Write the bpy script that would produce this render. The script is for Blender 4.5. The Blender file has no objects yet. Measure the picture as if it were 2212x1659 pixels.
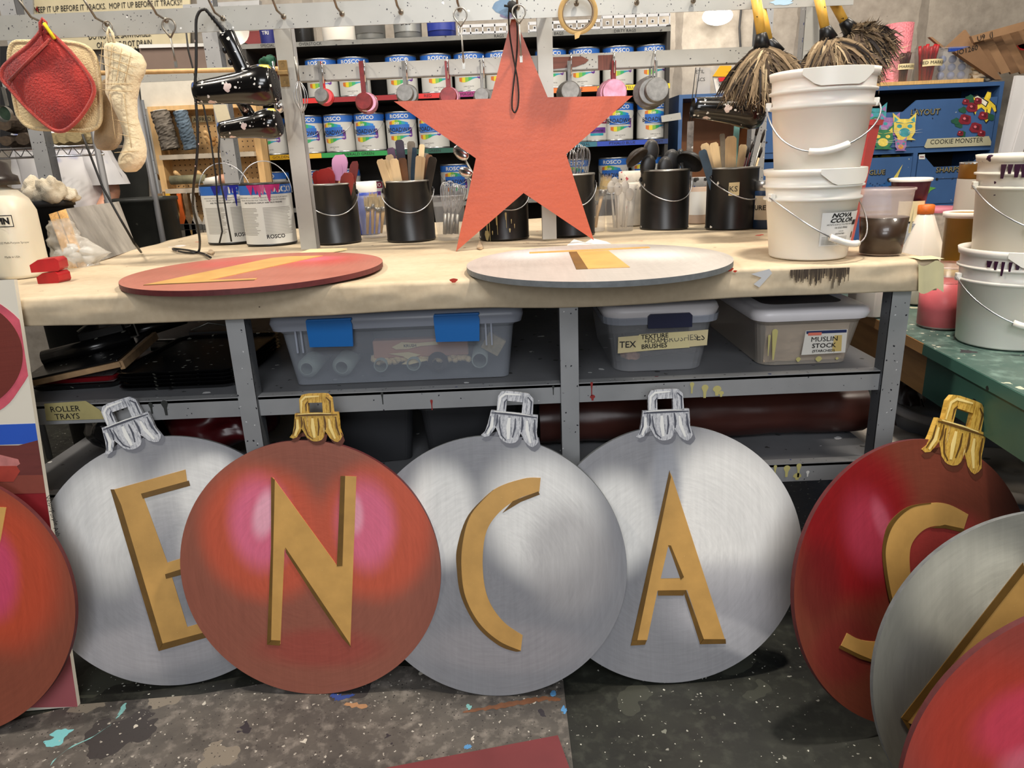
import bpy, bmesh, math, random
from math import sin, cos, pi, radians, atan2, hypot, sqrt
from mathutils import Vector, Matrix, Euler
random.seed(7)
sc = bpy.context.scene
C = sc.collection

# ------------------------------------------------------------------ camera
CAM_H = 1.19; FPX = 1540.0; PITCH = radians(17.5); ROLL = radians(2.4)
fwd = Vector((0, cos(PITCH), -sin(PITCH)))
r0 = Vector((1, 0, 0)); u0 = r0.cross(fwd)
CR = r0*cos(ROLL) - u0*sin(ROLL)
CU = u0*cos(ROLL) + r0*sin(ROLL)
CP = Vector((0, 0, CAM_H))
camd = bpy.data.cameras.new('camera'); cam = bpy.data.objects.new('camera', camd); C.objects.link(cam)
camd.sensor_width = 36; camd.lens = FPX*36/2212; camd.clip_start = 0.02; camd.clip_end = 60
mw = Matrix((CR, CU, -fwd)).transposed().to_4x4(); mw.translation = CP
cam.matrix_world = mw
sc.camera = cam
sc.view_settings.view_transform = 'Standard'; sc.view_settings.look = 'None'
sc.view_settings.gamma = 1; sc.view_settings.use_curve_mapping = False
sc.view_settings.exposure = 0.0

# ------------------------------------------------------------------ world + lights
w = bpy.data.worlds.new('world'); sc.world = w; w.use_nodes = True
w.node_tree.nodes['Background'].inputs[0].default_value = (1, 0.95, 0.88, 1)
w.node_tree.nodes['Background'].inputs[1].default_value = 0.15
def area(name, loc, tgt, sx, sy, power, col):
    l = bpy.data.lights.new(name, 'AREA'); l.shape = 'RECTANGLE'; l.size = sx; l.size_y = sy
    l.energy = power; l.color = col
    o = bpy.data.objects.new(name, l); C.objects.link(o); o.location = loc
    o.rotation_euler = (Vector(tgt)-Vector(loc)).to_track_quat('-Z', 'Y').to_euler()
    return o
WARM = (1, 0.90, 0.77); NEUT = (1, 0.93, 0.84); COOL = (0.95, 0.97, 1)
area('key_light', (0.75, 1.48, 3.05), (0.1, 1.9, 1.0), 0.13, 0.13, 54, WARM)
area('left_key_light', (-1.7, 1.45, 3.05), (-0.9, 1.9, 1.0), 0.16, 0.16, 36, WARM)
area('front_fill_light', (0.25, -1.35, 2.75), (0, 1.5, 0.6), 1.6, 0.9, 44, COOL)
area('front_low_light', (-0.2, -2.2, 1.75), (0.3, 1.6, 0.45), 1.6, 0.8, 38, COOL)
area('rear_light', (-0.3, 3.15, 3.1), (-0.3, 3.9, 1.2), 1.9, 0.18, 25, NEUT)
area('rear_right_light', (1.9, 2.7, 3.1), (1.7, 3.8, 1.2), 0.9, 0.3, 34, WARM)
area('rear_left_light', (-2.0, 2.6, 3.1), (-1.9, 3.5, 1.1), 0.7, 0.3, 24, NEUT)
area('right_table_light', (1.9, 1.0, 3.0), (1.3, 1.6, 0.8), 0.4, 0.4, 26, WARM)

# ------------------------------------------------------------------ picture -> place
def ray(px, py): return CR*((px-1106)/FPX) - CU*((py-829.5)/FPX) + fwd
def PY(px, py, y): r = ray(px, py); return CP + r*(y/r.y)
def PZ(px, py, z): r = ray(px, py); return CP + r*((z-CAM_H)/r.z)
def PPL(px, py, c, n): r = ray(px, py); return CP + r*((c-CP).dot(n)/r.dot(n))
def scale_at(p): return (p-CP).dot(fwd)/FPX      # metres per pixel at point p

# ------------------------------------------------------------------ materials
def lin(c):
    out = []
    for v in c[:3]:
        v = v/255.0
        out.append(v/12.92 if v <= 0.04045 else ((v+0.055)/1.055)**2.4)
    return (*out, 1)
MATS = {}
class NT:
    def __init__(s, name):
        s.m = bpy.data.materials.new(name); s.m.use_nodes = True; s.t = s.m.node_tree
        s.b = s.t.nodes['Principled BSDF']
    def n(s, kind, **kw):
        nd = s.t.nodes.new(kind)
        for k, v in kw.items():
            if k.startswith('i_'):
                key = k[2:]; key = int(key) if key.isdigit() else key.replace('_', ' ')
                nd.inputs[key].default_value = v
            else: setattr(nd, k, v)
        return nd
    def l(s, a, b): s.t.links.new(a, b)
    def coord(s, scale=(1, 1, 1), kind='Object', rot=(0, 0, 0), loc=(0, 0, 0)):
        tc = s.n('ShaderNodeTexCoord'); mp = s.n('ShaderNodeMapping')
        mp.inputs['Scale'].default_value = scale; mp.inputs['Rotation'].default_value = rot; mp.inputs['Location'].default_value = loc
        s.l(tc.outputs[kind], mp.inputs[0]); return mp.outputs[0]
    def noise(s, vec, scale, detail=3, rough=0.55):
        nd = s.n('ShaderNodeTexNoise'); nd.inputs['Scale'].default_value = scale
        nd.inputs['Detail'].default_value = detail; nd.inputs['Roughness'].default_value = rough
        s.l(vec, nd.inputs['Vector']); return nd
    def ramp(s, fac, stops, interp='LINEAR'):
        r = s.n('ShaderNodeValToRGB'); e = r.color_ramp; e.interpolation = interp
        while len(e.elements) < len(stops): e.elements.new(0.5)
        for el, (p, c) in zip(e.elements, stops): el.position = p; el.color = c if len(c) == 4 else (*c, 1)
        s.l(fac, r.inputs[0]); return r.outputs[0]
    def mix(s, fac, a, b, mode='MIX'):
        m = s.n('ShaderNodeMix', data_type='RGBA', blend_type=mode)
        for i, v in ((0, fac), (6, a), (7, b)):
            if hasattr(v, 'is_output') or hasattr(v, 'links'): s.l(v, m.inputs[i])
            else: m.inputs[i].default_value = v
        return m.outputs[2]
    def math(s, op, a, b=None, c=None, clamp=False):
        m = s.n('ShaderNodeMath', operation=op, use_clamp=clamp)
        for i, v in enumerate((a, b, c)):
            if v is None: continue
            if hasattr(v, 'links'): s.l(v, m.inputs[i])
            else: m.inputs[i].default_value = v
        return m.outputs[0]
    def bump(s, h, strength=0.3, dist=0.002):
        b = s.n('ShaderNodeBump'); b.inputs['Strength'].default_value = strength; b.inputs['Distance'].default_value = dist
        s.l(h, b.inputs['Height']); s.l(b.outputs[0], s.b.inputs['Normal'])
    def specks(s, col, vec, scale, density, color, k=0.35, distort=0.0):
        """paint spots: cells of a voronoi whose own random value picks them"""
        if distort:
            nn = s.noise(vec, scale*1.7, 2); vm = s.n('ShaderNodeVectorMath', operation='MULTIPLY_ADD')
            s.l(nn.outputs['Color'], vm.inputs[0]); vm.inputs[1].default_value = (distort/scale,)*3; s.l(vec, vm.inputs[2]); vec = vm.outputs[0]
        v = s.n('ShaderNodeTexVoronoi'); v.inputs['Scale'].default_value = scale; s.l(vec, v.inputs['Vector'])
        sp = s.n('ShaderNodeSeparateColor'); s.l(v.outputs['Color'], sp.inputs[0])
        pick = s.math('LESS_THAN', sp.outputs[0], density)
        rad = s.math('MULTIPLY', s.math('POWER', sp.outputs[1], 2.0), k)
        hit = s.math('MULTIPLY', s.math('LESS_THAN', v.outputs['Distance'], rad), pick)
        return s.mix(hit, col, color)
def mat(name, col, rough=0.6, metal=0.0, noise=0.0, nscale=20, nstretch=(1, 1, 1), specks=(), bump=0.0, trans=0.0, ior=1.45, alpha=1.0, coat=0.0, emit=None, col2=None, kind='Object', spec=None, sss=0):
    if name in MATS: return MATS[name]
    t = NT(name); b = t.b
    base = lin(col); c = None
    if noise or specks or bump or col2:
        vec = t.coord(nstretch, kind)
        if noise or col2:
            nn = t.noise(vec, nscale, 4)
            if col2: c = t.mix(t.ramp(nn.outputs[0], [(0.35, (0, 0, 0)), (0.65, (1, 1, 1))]), base, lin(col2))
            else:
                dk = tuple(x*(1-noise) for x in base[:3])+(1,); lt = tuple(min(1, x*(1+noise)) for x in base[:3])+(1,)
                c = t.ramp(nn.outputs[0], [(0.25, dk), (0.75, lt)])
            if bump: t.bump(nn.outputs[0], bump)
        if specks:
            v2 = t.coord((1, 1, 1), kind)
            if c is None: rgb = t.n('ShaderNodeRGB'); rgb.outputs[0].default_value = base; c = rgb.outputs[0]
            for (scale, dens, scol, k) in specks: c = t.specks(c, v2, scale, dens, lin(scol), k, 0.6)
    if c is not None: t.l(c, b.inputs['Base Color'])
    else: b.inputs['Base Color'].default_value = base
    b.inputs['Roughness'].default_value = rough; b.inputs['Metallic'].default_value = metal
    if trans: b.inputs['Transmission Weight'].default_value = trans; b.inputs['IOR'].default_value = ior
    if alpha < 1: b.inputs['Alpha'].default_value = alpha
    if coat: b.inputs['Coat Weight'].default_value = coat
    if spec is not None: b.inputs['Specular IOR Level'].default_value = spec
    if sss: b.inputs['Subsurface Weight'].default_value = sss; b.inputs['Subsurface Scale'].default_value = 0.01
    if emit: b.inputs['Emission Color'].default_value = lin(emit[0]); b.inputs['Emission Strength'].default_value = emit[1]
    MATS[name] = t.m
    return t.m

# ------------------------------------------------------------------ mesh accumulator
class MB:
    def __init__(s): s.v = []; s.f = []; s.m = []; s.sm = []; s.mats = []
    def mi(s, m):
        if m not in s.mats: s.mats.append(m)
        return s.mats.index(m)
    def add(s, vs, fs, m, smooth=False, T=None):
        o = len(s.v)
        s.v += [tuple(T @ Vector(p)) if T is not None else tuple(p) for p in vs]
        k = s.mi(m)
        for f in fs: s.f.append(tuple(o+i for i in f)); s.m.append(k); s.sm.append(smooth)
    def box(s, c, d, m, T=None, rot=None):
        x, y, z = (q/2 for q in d)
        vs = [Vector((sx*x, sy*y, sz*z)) for sz in (-1, 1) for sy in (-1, 1) for sx in (-1, 1)]
        if rot is not None: R = Euler(rot).to_matrix(); vs = [R @ v for v in vs]
        vs = [v+Vector(c) for v in vs]
        s.add(vs, [(0, 2, 3, 1), (4, 5, 7, 6), (0, 1, 5, 4), (2, 6, 7, 3), (0, 4, 6, 2), (1, 3, 7, 5)], m, False, T)
    def prism(s, poly, y0, y1, m, T=None, mside=None):
        """poly in (x,z) extruded along y"""
        n = len(poly)
        a = sum(poly[i][0]*poly[(i+1) % n][1]-poly[(i+1) % n][0]*poly[i][1] for i in range(n))
        if a < 0: poly = poly[::-1]
        vs = [(x, y0, z) for x, z in poly]+[(x, y1, z) for x, z in poly]
        s.add(vs, [tuple(range(n)), tuple(range(2*n-1, n-1, -1))], m, False, T)
        s.add(vs, [(i, n+i, n+(i+1) % n, (i+1) % n) for i in range(n)], mside or m, False, T)
    def lathe(s, prof, m, n=28, T=None, smooth=True, a0=0, a1=2*pi):
        full = abs(a1-a0-2*pi) < 1e-6; k = n if full else n+1
        vs = []; fs = []
        for i in range(k):
            a = a0+(a1-a0)*i/n
            for r, z in prof: vs.append((r*cos(a), r*sin(a), z))
        p = len(prof)
        for i in range(n):
            j = (i+1) % k
            for q in range(p-1): fs.append((i*p+q, j*p+q, j*p+q+1, i*p+q+1))
        s.add(vs, fs, m, smooth, T)
    def tube(s, pts, r, m, n=7, closed=False, T=None, flat=1.0):
        pts = [Vector(p) for p in pts]; N = len(pts); rs = r if hasattr(r, '__len__') else [r]*N
        vs = []; up = None
        for i, p in enumerate(pts):
            if closed: d = pts[(i+1) % N]-pts[i-1]
            else: d = pts[min(i+1, N-1)]-pts[max(i-1, 0)]
            d = d.normalized() if d.length > 1e-9 else Vector((0, 0, 1))
            if up is None:
                up = Vector((0, 0, 1)) if abs(d.z) < 0.9 else Vector((0, 1, 0))
            a = d.cross(up)
            if a.length < 1e-6: a = d.cross(Vector((1, 0.1, 0)))
            a.normalize(); b = a.cross(d).normalized(); up = b
            for k in range(n):
                t = 2*pi*k/n; vs.append(p+a*(cos(t)*rs[i])+b*(sin(t)*rs[i]*flat))
        fs = []
        for i in range(N if closed else N-1):
            j = (i+1) % N
            for k in range(n): fs.append((i*n+k, i*n+(k+1) % n, j*n+(k+1) % n, j*n+k))
        if not closed: fs += [tuple(range(n-1, -1, -1)), tuple((N-1)*n+k for k in range(n))]
        s.add(vs, fs, m, True, T)
    def ell(s, c, r, m, T=None, seg=16, rings=10, rot=None, jit=0):
        vs = []; fs = []
        R = Euler(rot).to_matrix() if rot else None
        for i in range(rings+1):
            t = pi*i/rings
            for j in range(seg):
                a = 2*pi*j/seg; q = 1+random.uniform(-jit, jit)
                v = Vector((r[0]*sin(t)*cos(a)*q, r[1]*sin(t)*sin(a)*q, r[2]*cos(t)*q))
                if R: v = R @ v
                vs.append(v+Vector(c))
        for i in range(rings):
            for j in range(seg):
                k = (j+1) % seg; fs.append((i*seg+j, (i+1)*seg+j, (i+1)*seg+k, i*seg+k))
        s.add(vs, fs, m, True, T)
    def grid(s, fn, nu, nv, m, smooth=True, T=None, closed_u=False):
        vs = [fn(i/nu, j/nv) for i in range(nu+1) for j in range(nv+1)]
        fs = [(i*(nv+1)+j, (i+1)*(nv+1)+j, (i+1)*(nv+1)+j+1, i*(nv+1)+j+1) for i in range(nu) for j in range(nv)]
        s.add(vs, fs, m, smooth, T)
    def text(s, txt, size, m, T=None, align='CENTER', fn=None, bold=0.0, shear=0.0, sx=1.0):
        vs, fs = text_geo(txt, align, bold, shear)
        vs = [(x*size*sx, z*size) for x, z in vs]
        vs = [fn(x, z) for x, z in vs] if fn else [(x, 0, z) for x, z in vs]
        s.add(vs, fs, m, False, T)
    def build(s, name, parent=None, loc=(0, 0, 0), rot=(0, 0, 0), bevel=0, subsurf=0, **props):
        me = bpy.data.meshes.new(name)
        me.from_pydata([tuple(v) for v in s.v], [], s.f)
        for m in s.mats: me.materials.append(m)
        me.polygons.foreach_set('material_index', s.m); me.polygons.foreach_set('use_smooth', s.sm)
        me.update()
        o = bpy.data.objects.new(name, me); C.objects.link(o)
        if parent: o.parent = parent
        o.location = loc; o.rotation_euler = rot
        if bevel:
            b = o.modifiers.new('bevel', 'BEVEL'); b.width = bevel; b.segments = 2; b.limit_method = 'ANGLE'; b.angle_limit = radians(40)
        if subsurf:
            b = o.modifiers.new('subsurf', 'SUBSURF'); b.levels = subsurf; b.render_levels = subsurf
        for k, v in props.items():
            if v is not None: o[{'cat': 'category'}.get(k, k)] = v
        return o
_tc = {}
def text_geo(txt, align, bold, shear):
    if 'M' in txt: bold = 0
    elif 'W' in txt: bold = min(bold, .018)
    key = (txt, align, bold, shear)
    if key in _tc: return _tc[key]
    cu = bpy.data.curves.new('lettering', 'FONT'); cu.body = txt; cu.size = 1; cu.align_x = align; cu.align_y = 'CENTER'
    cu.resolution_u = 2; cu.offset = bold; cu.shear = shear; cu.fill_mode = 'FRONT'
    ob = bpy.data.objects.new('lettering', cu)
    me = bpy.data.meshes.new_from_object(ob)
    vs = [(v.co.x, v.co.y) for v in me.vertices]; fs = [tuple(p.vertices) for p in me.polygons]
    bpy.data.objects.remove(ob); bpy.data.meshes.remove(me); bpy.data.curves.remove(cu)
    _tc[key] = (vs, fs); return _tc[key]
def thing(name, label, cat, loc=(0, 0, 0), rot=(0, 0, 0), group=None):
    o = bpy.data.objects.new(name, None); C.objects.link(o); o.empty_display_size = 0.05
    o.location = loc; o.rotation_euler = rot; o['label'] = label; o['category'] = cat
    if group: o['group'] = group
    return o
def dup(root, loc, rot=None, label=None, group=None, scale=None):
    r = root.copy(); C.objects.link(r); r.location = loc
    if rot is not None: r.rotation_euler = rot
    if label: r['label'] = label
    if group: r['group'] = group
    if scale: r.scale = scale
    for ch in list(root.children):
        c = ch.copy(); C.objects.link(c); c.parent = r
        for g in ch.children:
            d = g.copy(); C.objects.link(d); d.parent = c
    return r
def TR(loc=(0, 0, 0), rot=(0, 0, 0), sc_=1.0): return Matrix.LocRotScale(Vector(loc), Euler(rot), Vector((sc_,)*3))
def wrap(R, off=0.0005, z0=0):
    """bend flat (x,z) art onto an upright cylinder, facing -Y"""
    return lambda x, z: (R_(R, off)*sin(x/R), -R_(R, off)*cos(x/R), z+z0)
def R_(R, off): return R+off
def wstrip(mb, R, x0, x1, top, bot, m, off=0.0004, n=10):
    f = wrap(R, off)
    vs = []; fs = []
    for i in range(n+1):
        x = x0+(x1-x0)*i/n; t = top(x) if callable(top) else top; b = bot(x) if callable(bot) else bot
        vs += [f(x, b), f(x, t)]
    for i in range(n): fs.append((2*i, 2*i+2, 2*i+3, 2*i+1))
    mb.add(vs, fs, m, True)
# ------------------------------------------------------------------ shared materials
SPK = [(150, .34, (40, 40, 48), .40), (110, .05, (232, 232, 232), .3), (70, .08, (40, 60, 120), .34), (60, .05, (130, 50, 56), .34)]
m_steel = mat('gray_painted_steel', (163, 164, 165), .45, .25, noise=.10, nscale=9, specks=SPK)
m_steel_lt = mat('pale_painted_steel', (174, 174, 169), .4, .2, noise=.10, nscale=7, specks=[(110, .28, (60, 58, 64), .32), (170, .25, (110, 104, 112), .3), (60, .05, (245, 245, 245), .3)])
m_steel_dk = mat('dark_and_shaded_steel', (105, 108, 112), .5, .25, noise=.12, nscale=8, specks=SPK[:2])  # dark steel parts, and shaded side flanges of legs and rear posts
m_shelf = mat('shelf_top_paint', (112, 113, 116), .55, .1, noise=.2, nscale=5, specks=[(30, .15, (225, 225, 225), .35), (50, .2, (60, 60, 60), .4)])
m_wire = mat('bare_wire', (190, 192, 195), .3, .9)
m_chrome = mat('bright_metal', (225, 225, 228), .16, 1.0)
m_dullmetal = mat('dull_metal', (158, 155, 148), .42, .9, noise=.25, nscale=40)
m_cupm = mat('worn_cup_metal', (132, 131, 128), .5, .75, noise=.3, nscale=60)
m_hook = mat('hook_steel', (140, 132, 120), .4, .8)
m_kraft = None
m_black = mat('black_can_paint', (24, 23, 22), .35, 0, noise=.3, nscale=10, specks=[(42, .20, (215, 210, 200), .28), (25, .05, (200, 190, 150), .35)])
m_blackp = mat('black_plastic', (20, 20, 22), .35)
m_dark = mat('dark_rubber', (34, 34, 36), .6)
m_white_pl = mat('white_bucket_plastic', (243, 238, 228), .38, 0, noise=.04, nscale=6, sss=.08)
m_white_spk = mat('splattered_white_plastic', (232, 226, 210), .4, 0, noise=.05, nscale=6, specks=[(45, .28, (60, 20, 50), .3), (28, .08, (50, 20, 50), .4)])
m_clear = mat('clear_plastic', (190, 190, 190), .2, 0, trans=.0, alpha=.26)
m_clear2 = mat('cloudy_clear_plastic', (190, 195, 200), .3, 0, alpha=.30, spec=.6)
m_wood = mat('pale_wood', (215, 175, 120), .6, 0, noise=.16, nscale=6, nstretch=(8, 8, 1))
m_ply = mat('plywood_edge', (205, 165, 105), .7, 0, noise=.3, nscale=3, nstretch=(120, 1, 1))
m_bamboo = mat('bamboo_handle', (225, 175, 75), .45, 0, noise=.18, nscale=10, nstretch=(10, 10, 1), specks=[(60, .3, (60, 40, 20), .3)])
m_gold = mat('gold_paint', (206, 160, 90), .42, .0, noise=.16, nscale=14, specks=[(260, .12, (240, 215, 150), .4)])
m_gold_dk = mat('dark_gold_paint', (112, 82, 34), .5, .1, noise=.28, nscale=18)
m_white = mat('white_paint', (238, 236, 230), .5)
m_ink = mat('black_ink', (22, 22, 24), .6)
m_blue = mat('label_blue', (38, 96, 178), .45)
m_lblwhite = mat('label_white', (208, 208, 203), .5)
m_tape = mat('masking_tape', (222, 206, 160), .7, noise=.05, nscale=12)
m_red = mat('red_silicone', (150, 28, 26), .4)

def m_kraft_f():
    t = NT('kraft_paper'); v = t.coord(); n1 = t.noise(v, 3.0, 4); n2 = t.noise(v, 60, 3)
    c = t.ramp(n1.outputs[0], [(.3, lin((190, 170, 140))), (.7, lin((206, 190, 162)))])
    c = t.mix(.25, c, t.ramp(n2.outputs[0], [(.3, lin((176, 156, 128))), (.7, lin((218, 202, 174)))]))
    c = t.specks(c, v, 14, .05, lin((190, 60, 45)), .28, .8)
    c = t.specks(c, v, 26, .08, lin((90, 70, 60)), .2, .8)
    c = t.specks(c, v, 9, .06, lin((232, 225, 220)), .5, 1.2)
    t.l(c, t.b.inputs['Base Color']); t.b.inputs['Roughness'].default_value = .75
    n3 = t.noise(t.coord((1, 2, 1)), 6, 4); t.bump(n3.outputs[0], .35, .01)
    return t.m
m_kraft = m_kraft_f()

def m_floor_f(name, base, base2, sp):
    t = NT(name); v = t.coord(); n1 = t.noise(v, 4, 6, .65); n2 = t.noise(v, 30, 4, .6)
    c = t.ramp(n1.outputs[0], [(.35, lin(base)), (.65, lin(base2))])
    c = t.mix(t.ramp(n2.outputs[0], [(.5, (0, 0, 0)), (.75, (.5, .5, .5))]), c, lin(tuple(min(255, int(q*1.5)+12) for q in base2)))
    for s_ in sp: c = t.specks(c, v, s_[0], s_[1], lin(s_[2]), s_[3], 1.0)
    t.l(c, t.b.inputs['Base Color']); t.b.inputs['Roughness'].default_value = .5
    t.bump(n2.outputs[0], .25, .002)
    return t.m
m_floor = m_floor_f('dark_splattered_floor', (22, 23, 22), (40, 42, 36), [(22, .08, (120, 122, 112), .22), (60, .14, (140, 140, 132), .26), (16, .04, (160, 160, 155), .2), (7, .35, (58, 60, 52), .5), (5, .3, (20, 21, 20), .5), (13, .03, (150, 60, 50), .2), (120, .25, (190, 190, 180), .3)])
m_vinyl = m_floor_f('gray_splattered_sheet', (66, 63, 61), (102, 97, 91), [(8, .5, (58, 54, 54), .62), (11, .3, (128, 120, 108), .5), (18, .30, (48, 44, 50), .42), (30, .12, (196, 190, 178), .24), (90, .3, (170, 164, 154), .3), (12, .07, (120, 190, 195), .28), (15, .07, (176, 138, 100), .35), (17, .05, (70, 95, 150), .33), (130, .2, (190, 185, 175), .33), (9, .08, (140, 116, 96), .36), (200, .4, (50, 46, 46), .4)])
def m_concrete_f():
    t = NT('poured_concrete'); v = t.coord(); n1 = t.noise(v, 1.6, 6, .6); n2 = t.noise(v, 14, 5, .6)
    c = t.ramp(n1.outputs[0], [(.3, lin((128, 120, 110))), (.7, lin((172, 163, 150)))])
    c = t.mix(.35, c, t.ramp(n2.outputs[0], [(.3, lin((110, 102, 94))), (.7, lin((188, 180, 168)))]))
    c = t.specks(c, v, 36, .6, lin((54, 49, 44)), .22, .9)
    # stained vertical form joints
    sx = t.n('ShaderNodeSeparateXYZ'); t.l(t.coord((1, 1, 1)), sx.inputs[0])
    fx = t.math('PINGPONG', t.math('SUBTRACT', sx.outputs[0], .33), .34)
    nn = t.noise(t.coord((3, 3, 1.2)), 5, 4)
    line = t.math('LESS_THAN', t.math('ADD', fx, t.math('MULTIPLY', nn.outputs[0], .05)), .05)
    c = t.mix(t.math('MULTIPLY', line, t.math('MULTIPLY', nn.outputs[0], .8)), c, lin((70, 62, 54)))
    t.l(c, t.b.inputs['Base Color']); t.b.inputs['Roughness'].default_value = .85; t.bump(n2.outputs[0], .5, .004)
    return t.m
m_concrete = m_concrete_f()

def m_disc_f(name, base, blobs, streak=0.10):
    """brushed artwork on a round board: soft painted highlights, object X/Z in metres from the disc centre"""
    t = NT(name); tc = t.n('ShaderNodeTexCoord'); sx = t.n('ShaderNodeSeparateXYZ'); t.l(tc.outputs['Object'], sx.inputs[0])
    X, Z = sx.outputs[0], sx.outputs[2]
    r = t.math('SQRT', t.math('ADD', t.math('MULTIPLY', X, X), t.math('MULTIPLY', Z, Z)))
    ang = t.math('ARCTAN2', X, Z)
    cb = t.n('ShaderNodeCombineXYZ'); t.l(t.math('MULTIPLY', ang, 1.2), cb.inputs[0]); t.l(t.math('MULTIPLY', r, 42), cb.inputs[1])
    swirl = t.noise(cb.outputs[0], 3.2, 5, .7)
    cb2 = t.n('ShaderNodeCombineXYZ'); t.l(t.math('MULTIPLY', X, 60), cb2.inputs[0]); t.l(t.math('MULTIPLY', Z, 3.5), cb2.inputs[1])
    vert = t.noise(cb2.outputs[0], 1.6, 4, .65)
    soft = t.noise(tc.outputs['Object'], 7, 3)
    c = t.n('ShaderNodeRGB'); c.outputs[0].default_value = lin(base); c = c.outputs[0]
    for (cx, cz, rx, rz, a, col, hard, strength) in blobs:
        dx = t.math('SUBTRACT', X, cx); dz = t.math('SUBTRACT', Z, cz)
        ca, sa = cos(a), sin(a)
        u = t.math('DIVIDE', t.math('ADD', t.math('MULTIPLY', dx, ca), t.math('MULTIPLY', dz, sa)), rx)
        v = t.math('DIVIDE', t.math('SUBTRACT', t.math('MULTIPLY', dz, ca), t.math('MULTIPLY', dx, sa)), rz)
        d = t.math('SQRT', t.math('ADD', t.math('MULTIPLY', u, u), t.math('MULTIPLY', v, v)))
        d = t.math('ADD', d, t.math('MULTIPLY', t.math('SUBTRACT', soft.outputs[0], .5), .16))
        d = t.math('ADD', d, t.math('MULTIPLY', t.math('SUBTRACT', swirl.outputs[0], .5), .14))
        mr = t.n('ShaderNodeMapRange', interpolation_type='SMOOTHSTEP'); t.l(d, mr.inputs[0])
        mr.inputs[1].default_value = 1.12; mr.inputs[2].default_value = hard; mr.inputs[3].default_value = 0; mr.inputs[4].default_value = strength
        c = t.mix(mr.outputs[0], c, lin(col))
    k = t.math('ADD', t.math('MULTIPLY', swirl.outputs[0], .6), t.math('MULTIPLY', vert.outputs[0], .4))
    c = t.mix(1.0, c, t.ramp(k, [(.3, (1-streak*1.6,)*3), (.7, (1+streak,)*3)]), 'MULTIPLY')
    t.l(c, t.b.inputs['Base Color']); t.b.inputs['Roughness'].default_value = .42
    t.bump(k, .18, .002)
    return t.m
# ------------------------------------------------------------------ the room
def struct(name, mb, **k): return mb.build(name, kind='structure', **k)
b = MB(); b.box((0, 1, -.05), (9, 8, .1), m_floor); struct('floor', b)
WALLY = 4.36
b = MB(); b.box((0, WALLY+.1, 1.65), (9, .2, 3.4), m_concrete); struct('wall_back', b)
m_wallp = mat('painted_block_wall', (150, 145, 138), .8, noise=.1, nscale=3)
b = MB(); b.box((-4.4, 1, 1.65), (.2, 8, 3.4), m_wallp); struct('wall_left', b)
b = MB(); b.box((4.4, 1, 1.65), (.2, 8, 3.4), m_wallp); struct('wall_right', b)
b = MB(); b.box((0, -2.9, 1.65), (9, .2, 3.4), m_wallp); struct('wall_front', b)
m_ceil = mat('dark_ceiling', (120, 118, 114), .9)
b = MB(); b.box((0, 1, 3.35), (9, 8, .1), m_ceil); struct('ceiling', b)
# vinyl sheet on the floor
def floorpoly(pts, z0, z1, m, name, T=None, **k):
    q = [PZ(x, y, z1) for x, y in pts]; b = MB(); n = len(q)
    vs = [(p.x, p.y, z0) for p in q]+[(p.x, p.y, z1) for p in q]
    b.add(vs, [tuple(range(n, 2*n)), tuple(range(n-1, -1, -1))]+[(i, (i+1) % n, n+(i+1) % n, n+i) for i in range(n)], m)
    return b.build(name, **k)
VS = floorpoly([(-420, 1760), (-300, 1640), (165, 1522), (430, 1500), (560, 1478), (860, 1438), (1000, 1445), (1212, 1425), (1222, 1520), (1250, 1760)], 0.0, .003, m_vinyl, 'vinyl_floor_sheet',
          label='paint-splattered gray vinyl sheet lying on the dark floor under the round boards', cat='floor covering')
m_maroon = mat('maroon_board_paint', (112, 48, 52), .5, noise=.22, nscale=5)
floorpoly([(760, 1685), (800, 1665), (1205, 1588), (1245, 1700), (1260, 1760)], .004, .016, m_maroon, 'maroon_painted_board',
          label='flat maroon painted board lying on the vinyl sheet at the bottom edge', cat='board')

def streak(pts, w_, m, label, seed=1):
    rnd = random.Random(seed); b = MB(); P_ = [PZ(x, y, .0036) for x, y in pts]; Q = []
    for i in range(len(P_)-1):
        for k in range(8): Q.append(P_[i].lerp(P_[i+1], k/8))
    vs = []
    for i, p in enumerate(Q):
        q = w_*rnd.uniform(.35, 1)*sin(pi*(i+1)/(len(Q)+1))**.5; vs += [(p.x-q*.5, p.y-q, .0034), (p.x+q*.5, p.y+q, .0034)]
    b.add(vs, [(2*i, 2*i+1, 2*i+3, 2*i+2) for i in range(len(Q)-1)], m); b.build('paint_streak', VS, label=label)
m_cyan = mat('pale_cyan_paint', (130, 186, 184), .5, noise=.2, nscale=40); m_rst = mat('rust_paint_streak', (118, 78, 54), .6, noise=.3, nscale=30)
streak([(268, 1520), (262, 1540), (252, 1552)], .012, m_cyan, 'pale cyan paint splash', 1); streak([(240, 1565), (200, 1592), (150, 1615), (118, 1640), (108, 1655)], .006, m_cyan, 'pale cyan dragged paint streak', 2)
streak([(1000, 1538), (1060, 1528), (1130, 1516), (1180, 1508), (1215, 1512)], .012, m_rst, 'rust brown paint streak', 3)
streak([(1008, 1522), (1018, 1532)], .010, m_cyan, 'cyan drop', 4); streak([(1190, 1495), (1202, 1502)], .010, mat('sky_blue_drop', (84, 140, 190), .5), 'sky blue drop', 5); streak([(1214, 1528), (1224, 1540)], .012, mat('sky_blue_drop', (84, 140, 190), .5), 'sky blue drop', 6); streak([(1003, 1612), (1020, 1614)], .010, mat('sky_blue_drop', (84, 140, 190), .5), 'sky blue drop', 7)
streak([(715, 1500), (735, 1508), (770, 1500)], .012, mat('royal_blue_drop', (44, 66, 130), .5), 'royal blue paint splash', 8); streak([(745, 1520), (800, 1528)], .010, mat('tan_paint', (160, 120, 86), .6, noise=.2, nscale=30), 'tan paint splash', 9)
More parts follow.
